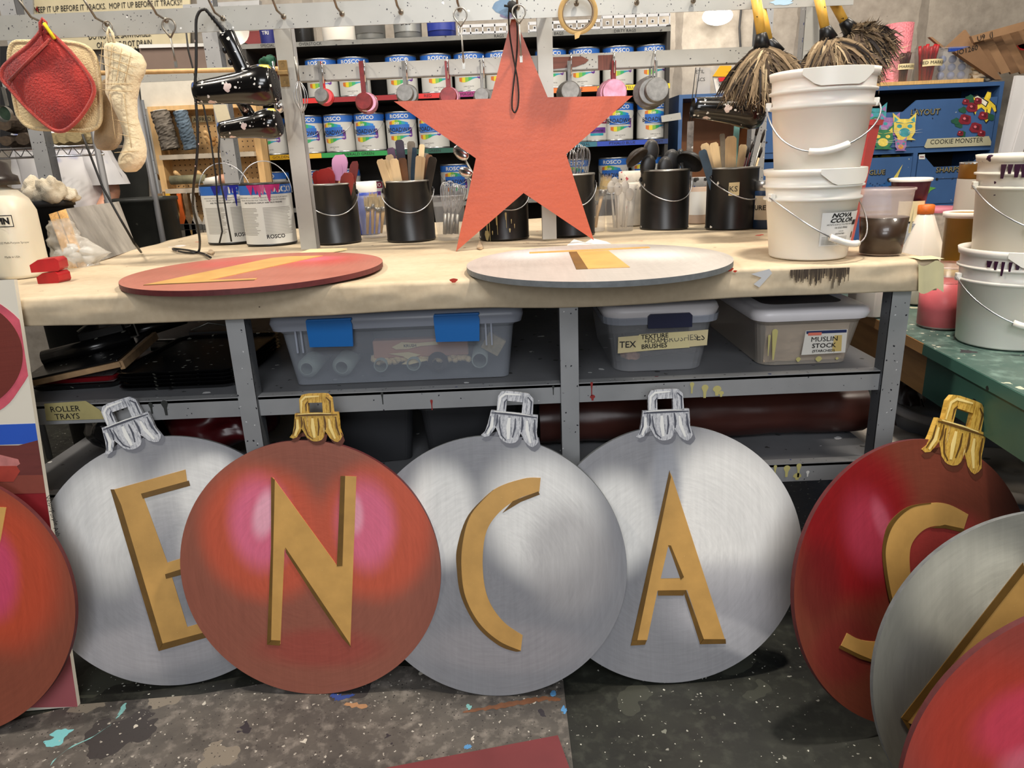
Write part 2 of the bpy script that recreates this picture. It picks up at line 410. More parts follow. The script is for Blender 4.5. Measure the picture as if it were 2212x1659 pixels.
# ------------------------------------------------------------------ workbench
BZ = .94
m_side = m_steel_dk
def workbench():
    t = thing('workbench', 'long gray painted steel workbench with two lower shelves', 'workbench', (-.5, 1.6, 0))
    o = Vector((-.5, 1.6, 0))
    x0, x1, y0, y1 = -1.30, .945, 1.575, 3.12
    b = MB(); b.box(((x0+x1)/2+.5, (y0+y1)/2-1.6, BZ-.034), (x1-x0, y1-y0, .056), m_shelf); b.build('bench_top', t)
    for z in (.68, .45):
        b = MB(); XC, XW = -.185+.5, 2.19; b.box((XC, (1.6+3.08)/2-1.6, z-.004), (XW, 1.48, .006), m_shelf)
        b.box((XC, 1.602-1.6, z-.024), (XW, .004, .046), m_steel); b.box((XC, 3.08-1.6, z-.024), (XW, .004, .046), m_steel)
        b.box((XC, 1.614-1.6, z+.0), (XW, .028, .0025), m_steel); b.box((XC, 1.612-1.6, z-.045), (XW, .02, .003), m_steel)
        b.build('shelf', t)
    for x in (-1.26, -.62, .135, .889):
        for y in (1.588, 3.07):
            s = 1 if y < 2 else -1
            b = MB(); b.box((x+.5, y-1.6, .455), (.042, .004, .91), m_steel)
            b.box((x+.5+(.019 if x < 0 else -.019), y-1.6+s*.02, .455), (.004, .042, .91), m_steel_dk)  # side flange is the shaded copy of the leg steel, shade in its color
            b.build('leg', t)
    return t
workbench()
# kraft paper cover, wraps over the front edge
def paper():
    x0, x1, y0, y1 = -1.31, .955, 1.568, 3.15
    NX, NY = 120, 60
    from mathutils import noise as mn
    def wav(x, y): return .0035*mn.noise(Vector((x*3.1, y*5, 1)))+.002*mn.noise(Vector((x*9, y*9, 4)))
    def fn(u, v):
        x = x0+(x1-x0)*u
        s = v*(1.70)
        flat = y1-y0-.012
        if s <= flat: y = y1-s; z = BZ+max(wav(x, y), -.0035)*min(1, 1)+.0006
        elif s <= flat+.012:
            a = (s-flat)/.012*pi/2; y = y0+.012-.012*sin(a); z = BZ-.006+.0066*cos(a)
        else:
            d = s-flat-.012; D = 1.70-flat-.012; k = d/D
            y = y0-.000-.005*sin(k*pi)*(.6+.8*mn.noise(Vector((x*4, 0, 9))))-.004*mn.noise(Vector((x*14, k*2, 2)))
            z = BZ-.006-k*(.060+.010*mn.noise(Vector((x*2.2, 7, 7)))+.005*sin(x*7))
        return (x, y, z)
    b = MB(); b.grid(fn, 120, 260, m_kraft)
    o = b.build('kraft_paper_cover', label='tan kraft paper sheet covering the workbench top and wrapped over its front edge', cat='paper')
    md = o.modifiers.new('thickness', 'SOLIDIFY'); md.thickness = .0006; md.offset = 1
    # masking tape at the right corner
    m_tp = mat('pale_masking_tape', (214, 204, 160), .65, noise=.08, nscale=16)
    b = MB()
    b.grid(lambda u, v: (x1-.055+.057*u+.008*v, y0-.0115+.002*sin(u*9), BZ-.004-.062*v-.006*sin(u*7)), 8, 4, m_tp)
    b.grid(lambda u, v: (x1-.05+.052*u, y0-.010+.05*v, BZ+.0045), 4, 4, m_tp)
    b.build('masking_tape', o)
    # dried brown brush marks on the front edge
    m_umber = mat('dried_umber_paint', (62, 50, 38), .6, noise=.2, nscale=50)
    b = MB(); n = 60; rnd = random.Random(3)
    A, B_ = PY(1712, 572, y0-.02), PY(1842, 566, y0-.02)
    for i in range(n):
        x = A.x+(B_.x-A.x)*i/n; L = .010+.020*abs(mn.noise(Vector((i*.21, 3, 1))))*2+rnd.uniform(0, .012)
        if i in (43, 44): L = .045
        w_ = (B_.x-A.x)/n*rnd.uniform(.75, 1.6)
        b.add([(x, y0-.0100, BZ-.006), (x+w_, y0-.0100, BZ-.006), (x+w_*.8, y0-.0115, BZ-.006-L), (x+w_*.2, y0-.0115, BZ-.006-L)], [(0, 3, 2, 1)], m_umber)
    b.build('dried_paint', o, label='dark umber brush strokes')
    m_lb = mat('pale_blue_white_paint', (206, 206, 206), .6)
    b = MB()
    q = [PY(x, y, y0-.0125) for x, y in ((1622, 592), (1662, 581), (1668, 590), (1650, 610), (1640, 621), (1628, 614), (1645, 600))]
    b.add(q, [tuple(range(len(q)))], m_lb)
    b.build('paint_mark', o, label='pale brushed paint mark')
    m_rd = mat('red_paint_drop', (205, 62, 38), .4)
    for (x, y, r) in ((980, 606, 8), (1577, 582, 7), (1588, 586, 4)):
        c = PY(x, y, y0-.0125); b = MB()
        b.add([c+Vector((cos(a)*r*.00105*(1+.3*sin(3*a)), 0, sin(a)*r*.0006)) for a in [k*pi/6 for k in range(12)]], [tuple(range(12))], m_rd)
        b.build('paint_drop', o)
    return o
paper()
# masking tape labels + paint runs on the shelf faces are part of small decals on the bench
def bench_marks():
    par = bpy.data.objects['workbench']; off = Vector((-.5, 1.6, 0))
    m_yl = mat('yellow_paint_run', (196, 186, 120), .5); m_dk = mat('dark_paint_run', (52, 54, 52), .5); m_rr = mat('red_paint_run', (150, 45, 42), .5)
    b = MB(); yf = 1.5985
    def run(px, py, w_, h, m):
        c = PY(px, py, yf)-off; s = .00104; pts = []
        for k in range(10):
            a = pi*k/9; pts.append((c.x+cos(a)*w_*s, c.y, c.z+sin(a)*w_*s))
        pts += [(c.x-w_*.45*s, c.y, c.z-h*.4*s), (c.x-w_*.35*s, c.y, c.z-h*s), (c.x+w_*.35*s, c.y, c.z-h*s), (c.x+w_*.45*s, c.y, c.z-h*.4*s)]
        bb = MB(); bb.add(pts, [tuple(range(len(pts)))], m); bb.build('paint_run', par)
    for a in ((1495, 830, 5, 22, m_yl), (1523, 838, 8, 24, m_yl), (1549, 842, 10, 14, m_yl), (1558, 850, 6, 8, m_yl),
              (1278, 828, 3, 30, m_rr), (1280, 858, 6, 8, m_rr), (932, 866, 3, 22, m_rr), (355, 872, 8, 28, m_dk), (325, 874, 5, 22, m_dk), (262, 872, 6, 16, m_dk),
              (825, 850, 3, 26, m_dk), (1195, 835, 2.5, 20, m_dk), (1675, 1008, 4, 26, m_yl), (1700, 1012, 8, 22, m_yl), (1726, 1006, 6, 30, m_yl), (1722, 1030, 10, 8, m_yl), (1745, 1020, 4, 12, m_white)): run(*a)
    m_ot = mat('old_masking_tape', (176, 164, 110), .7, noise=.15, nscale=20)
    b = MB(); q = [PY(x, y, 1.597)-off for x, y in ((95, 872), (185, 866), (215, 885), (232, 905), (100, 909))]
    b.add(q, [tuple(range(5))[::-1]], m_ot)
    c = PY(140, 884, 1.5955)-off; b.text('ROLLER', .02, m_ink, TR(c, (0, 0, 0)))
    c = PY(145, 900, 1.5955)-off; b.text('TRAYS', .02, m_ink, TR(c, (0, 0, 0)))
    b.build('tape_label', par, label='tan tape label reading ROLLER TRAYS')
bench_marks()
# ------------------------------------------------------------------ round painted boards
R_D = .305; TH = .012
m_edge_g = mat('gray_painted_edge', (110, 114, 116), .6, noise=.2, nscale=60)
m_edge_r = mat('maroon_painted_edge', (92, 36, 38), .6, noise=.2, nscale=60)
def streaky(name, stops, sc_=22):
    t = NT(name); tc = t.coord((sc_*2.2, 1, sc_*.35)); n1 = t.noise(tc, 2.4, 5, .75)
    c = t.ramp(n1.outputs[0], [(p, lin(q)) for p, q in stops], 'LINEAR')
    t.l(c, t.b.inputs['Base Color']); t.b.inputs['Roughness'].default_value = .4; t.bump(n1.outputs[0], .5, .003)
    return t.m
m_cap_s = streaky('silver_brushed_paint', [(.28, (70, 72, 82)), (.40, (140, 142, 150)), (.50, (222, 222, 224)), (.60, (150, 152, 160)), (.70, (240, 240, 240))])
m_cap_g = streaky('gold_brushed_paint', [(.28, (104, 74, 30)), (.40, (176, 132, 46)), (.50, (222, 180, 84)), (.60, (170, 122, 48)), (.70, (240, 214, 140))])
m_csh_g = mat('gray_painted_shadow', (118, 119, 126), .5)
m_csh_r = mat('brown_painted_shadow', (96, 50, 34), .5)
m_capln_s = mat('slate_paint_line', (74, 76, 88), .5); m_caphi_s = mat('white_paint_stroke', (242, 241, 236), .5)
m_capln_g = mat('brown_paint_line', (98, 68, 28), .5); m_caphi_g = mat('cream_paint_stroke', (244, 216, 138), .5)

def disc_mesh(mb, m, me, R=R_D, n=120):
    vs = [(R*cos(2*pi*k/n), -TH/2, R*sin(2*pi*k/n)) for k in range(n)]+[(R*cos(2*pi*k/n), TH/2, R*sin(2*pi*k/n)) for k in range(n)]
    mb.add(vs, [tuple(range(n))], m); mb.add(vs, [tuple(range(2*n-1, n-1, -1))]+[(k, n+k, n+(k+1) % n, (k+1) % n) for k in range(n)], me)
CAPK = [(-47, 51), (45, 51), (46, 30), (46, 16), (51, -1), (47, -8), (41, -13), (34, -11), (25, -4), (19, 6), (15, 12), (12, -1), (7, -7), (-1, -10), (-10, -10), (-16, -8), (-25, -1), (-30, 9), (-35, 19), (-38, 12), (-46, 0), (-55, -3), (-62, 0), (-55, 8), (-51, 24)]
S_ = .00106
def cap(parent, mirror_T, silver):
    mc, ln, hi = (m_cap_s, m_capln_s, m_caphi_s) if silver else (m_cap_g, m_capln_g, m_caphi_g)
    b = MB(); P = lambda L: [(x*S_, z*S_) for x, z in L]
    b.prism(P(CAPK), -TH/2-.0012, TH/2-.002, mc)
    # loop with a rectangular hole
    b.prism(P([(-36, 49), (-36, 80), (-30, 90), (-18, 92), (-18, 49)]), -TH/2-.0012, TH/2-.002, mc)
    b.prism(P([(13, 49), (13, 92), (24, 91), (33, 82), (35, 49)]), -TH/2-.0012, TH/2-.002, mc)
    b.prism(P([(-18, 73), (-18, 92), (13, 92), (13, 73)]), -TH/2-.0012, TH/2-.002, mc)
    y = -TH/2-.002
    def stroke(pts, w0, m):
        pts = [Vector((x*S_, z*S_)) for x, z in pts]; vs = []
        for i, p in enumerate(pts):
            d = (pts[min(i+1, len(pts)-1)]-pts[max(i-1, 0)]).normalized(); n_ = Vector((-d.y, d.x)); k = sin(pi*(i+.6)/(len(pts)+.2))
            w_ = w0*S_*max(.25, k)
            vs += [(p.x-n_.x*w_, y, p.y-n_.y*w_), (p.x+n_.x*w_, y, p.y+n_.y*w_)]
        b.add(vs, [(2*i, 2*i+1, 2*i+3, 2*i+2) for i in range(len(pts)-1)], m)
        b.add([(v[0], v[1]-.0001, v[2]) for v in vs], [(2*i, 2*i+2, 2*i+3, 2*i+1) for i in range(len(pts)-1)], m)
    stroke([(-46, 46), (-20, 47), (10, 47), (44, 46)], 2.2, ln)
    stroke([(-34, 44), (-33, 30), (-35, 20)], 2.0, ln); stroke([(15, 44), (17, 28), (16, 14)], 2.0, ln)
    stroke([(-29, 40), (-27, 20), (-22, 4), (-12, -5)], 1.6, ln); stroke([(40, 42), (41, 20), (46, 2)], 2.0, ln)
    stroke([(-47, 40), (-48, 20), (-55, 4)], 1.5, ln)
    stroke([(-10, 40), (-10, 20), (-8, -2)], 4.2, hi); stroke([(-42, 38), (-43, 20), (-50, 3)], 3.2, hi)
    stroke([(25, 38), (27, 20), (36, -5)], 3.4, hi); stroke([(-33, 52), (-31, 78), (-22, 86), (8, 87)], 2.4, hi)
    stroke([(-40, 49.5), (0, 50), (30, 49)], 1.4, hi); stroke([(30, 52), (30, 76), (22, 84)], 1.8, ln); stroke([(2, 40), (3, 22), (0, 2)], 1.8, ln)
    stroke([(-22, 55), (-22, 70), (-18, 76)], 1.6, ln)
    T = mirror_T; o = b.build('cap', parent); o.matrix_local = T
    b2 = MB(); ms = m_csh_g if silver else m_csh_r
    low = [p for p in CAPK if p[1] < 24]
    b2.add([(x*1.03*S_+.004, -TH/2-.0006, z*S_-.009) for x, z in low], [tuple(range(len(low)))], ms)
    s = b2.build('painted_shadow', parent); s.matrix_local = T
class Board:
    def __init__(s, name, label, x, y, lean, yaw, base, blobs, silver, capat=None, th=R_D):
        lam, psi = radians(lean), radians(yaw)
        U = Vector((cos(psi), sin(psi), 0)); N0 = Vector((-sin(psi), cos(psi), 0))
        V = Vector((0, 0, cos(lam)))+N0*sin(lam)
        W = U.cross(V)            # away from viewer is -W ... local +Y
        Yd = V.cross(U)           # local y (away from the viewer)
        s.U, s.V, s.n = U, V, Yd
        s.c = Vector((x, y, .004))+V*R_D+Yd*(TH/2)
        s.root = thing(name, label, 'painted board', s.c)
        M = Matrix((U, Yd, V)).transposed().to_4x4(); M.translation = s.c
        s.root.matrix_world = M
        s.front = s.c-Yd*(TH/2)
        bl = []
        for (px, py, rx, ry, a, col, hard, st) in blobs:
            lx, lz = s.loc(px, py); k = scale_at(s.c); bl.append((lx, lz, rx*k*1.08, ry*k*1.08, a, col, hard*.8+.38, min(1, st+.08)))
        md = m_disc_f(name+'_artwork_'+label.split()[-1], base, bl)
        b = MB(); disc_mesh(b, md, m_edge_g if silver else m_edge_r); b.build('disc', s.root)
        if capat:
            lx, lz = s.loc(*capat[:2]); a = radians(capat[2]) ; rr = capat[3] if len(capat) > 3 else 1
            # cap origin sits at the disc top point
            cap(s.root, Matrix.LocRotScale(Vector((lx, 0, lz)), Euler((0, a, 0)), Vector((rr, 1, rr))), silver)
    def loc(s, px, py):
        p = PPL(px, py, s.front, s.n)-s.c
        return p.dot(s.U), p.dot(s.V)
    def letter(s, faces, darks, label):
        b = MB(); e = .0012
        for pts in faces:
            b.prism([s.loc(*p) for p in pts], -TH/2-e, -TH/2, m_gold)
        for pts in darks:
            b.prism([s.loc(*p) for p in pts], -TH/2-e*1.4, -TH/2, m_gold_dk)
        b.build('letter', s.root, label=label)
def arcpts(pts, n=6):
    """Catmull-Rom through points"""
    P_ = [Vector(p) for p in pts]; out = []
    for i in range(len(P_)-1):
        p0 = P_[max(i-1, 0)]; p1 = P_[i]; p2 = P_[i+1]; p3 = P_[min(i+2, len(P_)-1)]
        for k in range(n):
            t = k/n; out.append(.5*((2*p1)+(p2-p0)*t+(2*p0-5*p1+4*p2-p3)*t*t+(3*p1-p0-3*p2+p3)*t**3))
    out.append(P_[-1]); return [tuple(q) for q in out]
SIL = (142, 143, 148); WHT = (243, 242, 238); WRM = (226, 225, 222); RB = (150, 90, 74); ORG = (198, 92, 68); PNK = (224, 112, 140); HOT = (238, 172, 190)

E_ = Board('round_ornament_board', 'silver round ornament board with gold letter E, behind the red N board', -.815, 1.446, 12.1, 9.8, SIL,
 [(230, 1130, 110, 160, 0, WRM, .1, .9), (215, 1110, 60, 90, 0, WHT, .3, .9), (430, 1100, 110, 130, 0, WRM, .2, .9), (450, 1060, 60, 80, -.4, WHT, .3, .9), (330, 1400, 190, 60, 0, (168, 166, 170), .2, .8), (340, 1230, 50, 180, -.25, (160, 160, 166), .1, .6)], True, (293, 957, -15, 1.1))
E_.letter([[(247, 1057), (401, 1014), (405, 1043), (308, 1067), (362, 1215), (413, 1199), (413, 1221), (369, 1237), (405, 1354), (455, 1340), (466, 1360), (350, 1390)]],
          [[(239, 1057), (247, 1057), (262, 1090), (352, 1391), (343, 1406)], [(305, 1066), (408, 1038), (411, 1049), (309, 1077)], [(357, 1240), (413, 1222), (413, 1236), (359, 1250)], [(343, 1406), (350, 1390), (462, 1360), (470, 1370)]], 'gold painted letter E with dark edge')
A_ = Board('round_ornament_board', 'silver round ornament board with gold letter A', .352, 1.380, 12.2, 1.2, SIL,
 [(1330, 1130, 90, 120, 0, WHT, .2, .9), (1560, 1110, 170, 170, -.3, WHT, .2, .9), (1560, 1300, 150, 100, 0, (180, 179, 184), .2, .6), (1600, 1380, 150, 36, -.5, (196, 195, 198), .2, .6), (1440, 1060, 34, 120, 0, (160, 163, 172), .2, .7)], True, (1441, 940, 0, 1.08))
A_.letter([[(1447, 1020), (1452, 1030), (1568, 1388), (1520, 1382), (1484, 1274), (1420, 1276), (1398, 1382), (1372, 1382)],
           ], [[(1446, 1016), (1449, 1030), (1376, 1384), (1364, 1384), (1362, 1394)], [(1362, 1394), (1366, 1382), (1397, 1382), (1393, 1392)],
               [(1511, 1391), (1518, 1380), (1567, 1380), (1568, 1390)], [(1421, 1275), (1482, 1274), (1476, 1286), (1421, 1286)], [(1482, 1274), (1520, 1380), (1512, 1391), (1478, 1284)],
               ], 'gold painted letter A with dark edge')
b = MB(); md = mat('silver_counter_paint', (158, 159, 165), .42, noise=.05, nscale=8)
b.prism([A_.loc(*p) for p in ((1443, 1180), (1427, 1249), (1469, 1248), (1450, 1190))], -TH/2-.0016, -TH/2-.0011, md)
b.prism([A_.loc(*p) for p in ((1443, 1177), (1449, 1178), (1477, 1246), (1470, 1252), (1450, 1196))], -TH/2-.0019, -TH/2-.0011, m_gold_dk)
b.build('letter_counter', [c for c in A_.root.children if c.name.startswith('letter')][0])
C_ = Board('round_ornament_board', 'silver round ornament board with gold letter C', -.068, 1.362, 12.4, -4.6, SIL,
 [(955, 1110, 80, 120, 0, WHT, .2, .9), (1170, 1120, 130, 150, .35, WHT, .2, .9), (1230, 1210, 100, 130, 0, (176, 173, 173), .2, .6), (1090, 1400, 190, 60, 0, (160, 157, 160), .2, .7)], True, (1107, 947, 7, 1.08))
outer = arcpts([(1168, 1032), (1130, 1034), (1066, 1058), (1018, 1110), (1000, 1170), (997, 1230), (1006, 1290), (1035, 1345), (1078, 1385), (1125, 1406)])
inner = arcpts([(1129, 1372), (1090, 1345), (1060, 1305), (1046, 1260), (1043, 1200), (1052, 1145), (1080, 1105), (1120, 1077), (1165, 1062)])
outd = arcpts([(1066, 1057), (1012, 1112), (988, 1180), (987, 1230), (997, 1290), (1030, 1352), (1075, 1392), (1110, 1406), (1125, 1406)])
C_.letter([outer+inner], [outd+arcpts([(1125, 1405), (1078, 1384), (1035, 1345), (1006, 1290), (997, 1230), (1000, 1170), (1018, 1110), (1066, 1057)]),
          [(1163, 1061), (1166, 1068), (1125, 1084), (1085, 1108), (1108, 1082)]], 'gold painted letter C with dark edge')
N_ = Board('round_ornament_board', 'red-brown round ornament board with gold letter N', -.488, 1.392, 10.5, -2.8, RB,
 [(570, 1155, 136, 148, .2, ORG, .45, .95), (808, 1150, 126, 148, -.2, ORG, .45, .95), (690, 1400, 150, 50, 0, (160, 74, 64), .1, .7), (562, 1130, 72, 110, 0, PNK, .2, .95), (790, 1135, 68, 105, 0, PNK, .2, .95), (572, 1110, 28, 60, -.3, HOT, .1, .9), (765, 1110, 22, 50, 0, HOT, .1, .7)], False, (688, 943, 0, 1.0))
N_.letter([[(590, 1031), (728, 1221), (745, 1028), (770, 1029), (757, 1395), (615, 1185), (606, 1391), (585, 1391)]],
          [[(586, 1030), (594, 1036), (586, 1384), (577, 1392), (586, 1180)], [(577, 1392), (586, 1382), (606, 1383), (605, 1394)], [(617, 1182), (757, 1392), (752, 1386), (700, 1330), (614, 1190)][0:1]+[(755, 1388), (758, 1397), (740, 1378), (680, 1290), (618, 1193)],
           [(736, 1028), (746, 1028), (740, 1222), (728, 1223)]], 'gold painted letter N with dark edge')
S_b = Board('round_ornament_board', 'dark red round ornament board with gold letter S, tilted to the right', .866, 1.229, 15.2, 15.1, (122, 60, 44),
 [(1850, 1130, 150, 190, .2, (135, 22, 26), .3, .95), (2040, 1190, 120, 90, 0, (168, 60, 56), .2, .9), (1880, 1150, 70, 110, .3, (176, 58, 80), .0, .62), (1905, 1125, 22, 60, .3, (205, 110, 130), .0, .3), (1830, 1400, 90, 80, 0, (128, 44, 40), .2, .7), (1770, 1260, 60, 100, 0, (100, 26, 26), .1, .6)], False, (2062, 992, 22, 1.38))  # last blob paints the shade along the board's left side into the color
so = arcpts([(2091, 1111), (2050, 1090), (2014, 1086), (1966, 1096), (1928, 1130), (1911, 1180), (1913, 1230), (1925, 1290), (1936, 1330), (1930, 1360), (1905, 1384), (1860, 1382), (1829, 1367)])
si = arcpts([(1816, 1394), (1860, 1415), (1902, 1432), (1950, 1420), (1985, 1380), (1990, 1330), (1975, 1280), (1965, 1230), (1967, 1180), (1990, 1148), (2020, 1136), (2060, 1140), (2080, 1146)])
S_b.letter([so+si], [arcpts([(2010, 1086), (1960, 1095), (1920, 1130), (1906, 1180), (1908, 1230), (1920, 1295), (1932, 1320)])+arcpts([(1938, 1318), (1926, 1290), (1915, 1230), (1913, 1180), (1930, 1132), (1966, 1098), (2010, 1088)]),
          [(1814, 1394), (1860, 1415), (1902, 1432), (1902, 1436), (1855, 1422), (1812, 1400)], [(2082, 1142), (2079, 1150), (2040, 1141), (2010, 1140), (2040, 1133)]], 'gold painted letter S with dark edge')
A2_ = Board('round_ornament_board', 'gray silver ornament board with tilted gold letter, in front of the red S board', .897, .894, 17.2, -4, (120, 120, 112),
 [(2110, 1290, 150, 150, .6, (176, 174, 160), .2, .9), (2150, 1260, 80, 70, .6, (200, 198, 182), .1, .8), (2000, 1500, 80, 140, 0, (112, 112, 110), .2, .5)], True)
A2_.letter([[(2208, 1222), (2260, 1200), (2290, 1500), (2212, 1370), (2150, 1400), (2010, 1580), (1960, 1560)]], [[(2209, 1215), (2213, 1235), (1958, 1560), (1946, 1550)], [(1946, 1550), (1960, 1556), (1970, 1580), (1962, 1576)]], 'gold painted letter with dark edge')
R_b = Board('round_ornament_board', 'bright red and pink ornament board cut off by the lower right corner', .822, .685, 12.0, -7.1, (150, 66, 56),
 [(2180, 1600, 200, 200, 0, (178, 62, 46), .3, .95), (2230, 1560, 130, 90, .5, (205, 66, 84), .2, .95), (2240, 1660, 90, 60, .3, (225, 120, 140), .1, .5)], False)
L_b = Board('round_ornament_board', 'red-orange ornament board cut off by the left edge, before the sample panel', -1.29, 1.30, 12.7, 1.2, (140, 76, 58),
 [(-10, 1240, 140, 180, .1, (190, 78, 52), .3, .95), (-20, 1240, 62, 110, 0, (206, 76, 108), .2, .95)], False)
L_b.letter([[(-100, 1090), (14, 1096), (2, 1165), (-60, 1400), (-120, 1400)]], [], 'gold painted letter with dark edge')

# ------------------------------------------------------------------ tall sample panel leaning at the left
def sample_panel():
    bl = Vector(PZ(168, 1526, .003)); tr = PY(81, 601, 1.552); 
    U = Vector((cos(radians(4)), sin(radians(4)), 0))
    V = (tr-bl); V = (V-U*V.dot(U)).normalized(); Yd = V.cross(U)
    H = (tr-bl).dot(V); W_ = .62
    c = bl; root = thing('sample_panel', 'tall white sample panel with painted test swatches leaning on the left of the workbench', 'panel', c)
    M = Matrix((U, Yd, V)).transposed().to_4x4(); M.translation = c; root.matrix_world = M
    m_pan = mat('off_white_panel', (218, 212, 198), .5, noise=.03, nscale=8, specks=[(50, .08, (120, 110, 100), .15)])
    loc = lambda px, py: (lambda p: (p.dot(U), p.dot(V)))(PPL(px, py, c, Yd)-c)
    b = MB(); b.box((-W_/2, .006, H/2), (W_, .012, H), m_pan); b.build('board', root)
    def sw(pts, m, e, smooth=False):
        b = MB(); q = [loc(*p) for p in pts]; q = [(min(x, -.0002), z) for x, z in q]; b.prism(q, -e, -.0001, m); b.build('painted_swatch', root)
    m1 = mat('cobalt_blue_paint', (38, 84, 186), .5, noise=.06, nscale=8); m2 = mat('maroon_swatch', (104, 50, 46), .5, noise=.18, nscale=12, nstretch=(1, 1, 6))
    m3 = mat('rust_swatch', (132, 66, 54), .5, noise=.12, nscale=12); m4 = mat('crimson_swatch', (134, 34, 40), .4, noise=.22, nscale=16); m5 = mat('rose_swatch', (160, 86, 92), .5, noise=.12, nscale=6)
    m6 = mat('pink_paint_ring', (196, 84, 100), .5, noise=.3, nscale=20)
    L = -520
    sw([(L, 935), (118, 912), (125, 955), (L, 980)], m1, .0008)
    sw([(L, 968), (40, 962), (125, 948), (133, 1023), (L, 1040)], m2, .0012)
    sw([(L, 1034), (133, 1023), (137, 1062), (L, 1080)], m3, .0014)
    sw([(L, 1074), (137, 1060), (146, 1180), (158, 1372), (L, 1400)], m4, .0010)
    sw([(L, 1390), (158, 1362), (168, 1526), (L, 1540)], m5, .0012)
    m7 = mat('salmon_brush_paint', (190, 120, 116), .5, noise=.3, nscale=30)
    sw([(L, 985), (0, 982), (40, 992), (44, 1002), (20, 1018), (L, 1014)], m7, .0016); sw([(L, 1010), (36, 1006), (44, 1018), (30, 1040), (L, 1044)], mat('red_brush_paint', (160, 60, 48), .5, noise=.2, nscale=20), .0018)
    ring = [(-90+150*cos(a)*1.0, 770+135*sin(a)) for a in [k*pi/24 for k in range(48)]]
    sw([(-95+162*cos(a)*(1+.02*sin(9*a)), 770+142*sin(a)*(1+.01*sin(7*a))) for a in [k*pi/32 for k in range(64)]], m6, .0008)
    m8 = m_disc_f('red_ball_swatch', (112, 50, 42), [(-.42, .82, .17, .16, 0, (165, 55, 50), .2, .9)], .08)
    b = MB(); q = [loc(-100+150*cos(a), 768+125*sin(a)) for a in [k*pi/32 for k in range(64)]]
    b.prism(q, -.0016, -.0001, m8); b.build('painted_ball', root)
    b = MB()
    for i, s_ in enumerate(('Vesper', 'Purple', 'Ash')):
        x, z = loc(110+i*7, 1088+i*30); b.text(s_, .014, m_ink, TR((x, -.0022, z), (0, radians(76), 0)))
    b.build('handwriting', root)
sample_panel()

# ------------------------------------------------------------------ the two boards lying on the bench
def flat_board(name, label, c, base, blobs, silver, rot, strokes, ms, lab):
    root = thing(name, label, 'painted board', (c[0], c[1], BZ+.006+TH/2), (-pi/2, 0, rot))
    # local X/Z plane lies flat, front (-Y) faces up
    b = MB(); md = m_disc_f(name+'_artwork_flat_'+lab, base, blobs); disc_mesh(b, md, m_edge_g if silver else m_edge_r); b.build('disc', root)
    b = MB()
    for pts, m in strokes: b.prism(pts, -TH/2-.0012, -TH/2, m)
    b.build('letter', root, label='gold painted letter '+lab)
    return root
# flat boards on the bench: local x = right, local z = away from the viewer
flat_board('round_ornament_board', 'salmon red round ornament board with gold letter Z lying flat on the bench', PZ(556, 580, BZ+.018), (176, 108, 92),
 [(-.12, .13, .15, .13, 0, (198, 92, 86), .1, .9), (.13, .10, .16, .15, 0, (200, 84, 78), .1, .9), (.10, .14, .10, .07, 0, (222, 110, 130), .1, .8)], False, radians(2), [
  ([(-.19, -.19), (.05, -.19), (.05, -.172), (-.06, -.168), (.12, .20), (.02, .22), (-.02, .20)], m_gold), ([(-.19, -.198), (.05, -.198), (.05, -.19), (-.19, -.19)], m_gold_dk)], None, 'Z')
flat_board('round_ornament_board', 'silver white round ornament board with gold letter T lying flat on the bench', PZ(1290, 561, BZ+.018), (178, 172, 166),
 [(-.15, .15, .14, .12, 0, (222, 222, 226), .1, .9), (.14, .06, .14, .16, 0, (220, 220, 214), .1, .9)], True, radians(-1), [
  ([(-.155, .16), (.155, .175), (.155, .20), (-.155, .185)], m_gold), ([(-.035, .155), (.045, .155), (.055, -.14), (-.035, -.14)], m_gold), ([(-.055, .155), (-.035, .155), (-.035, -.14), (-.06, -.14)], m_gold_dk)], None, 'T')

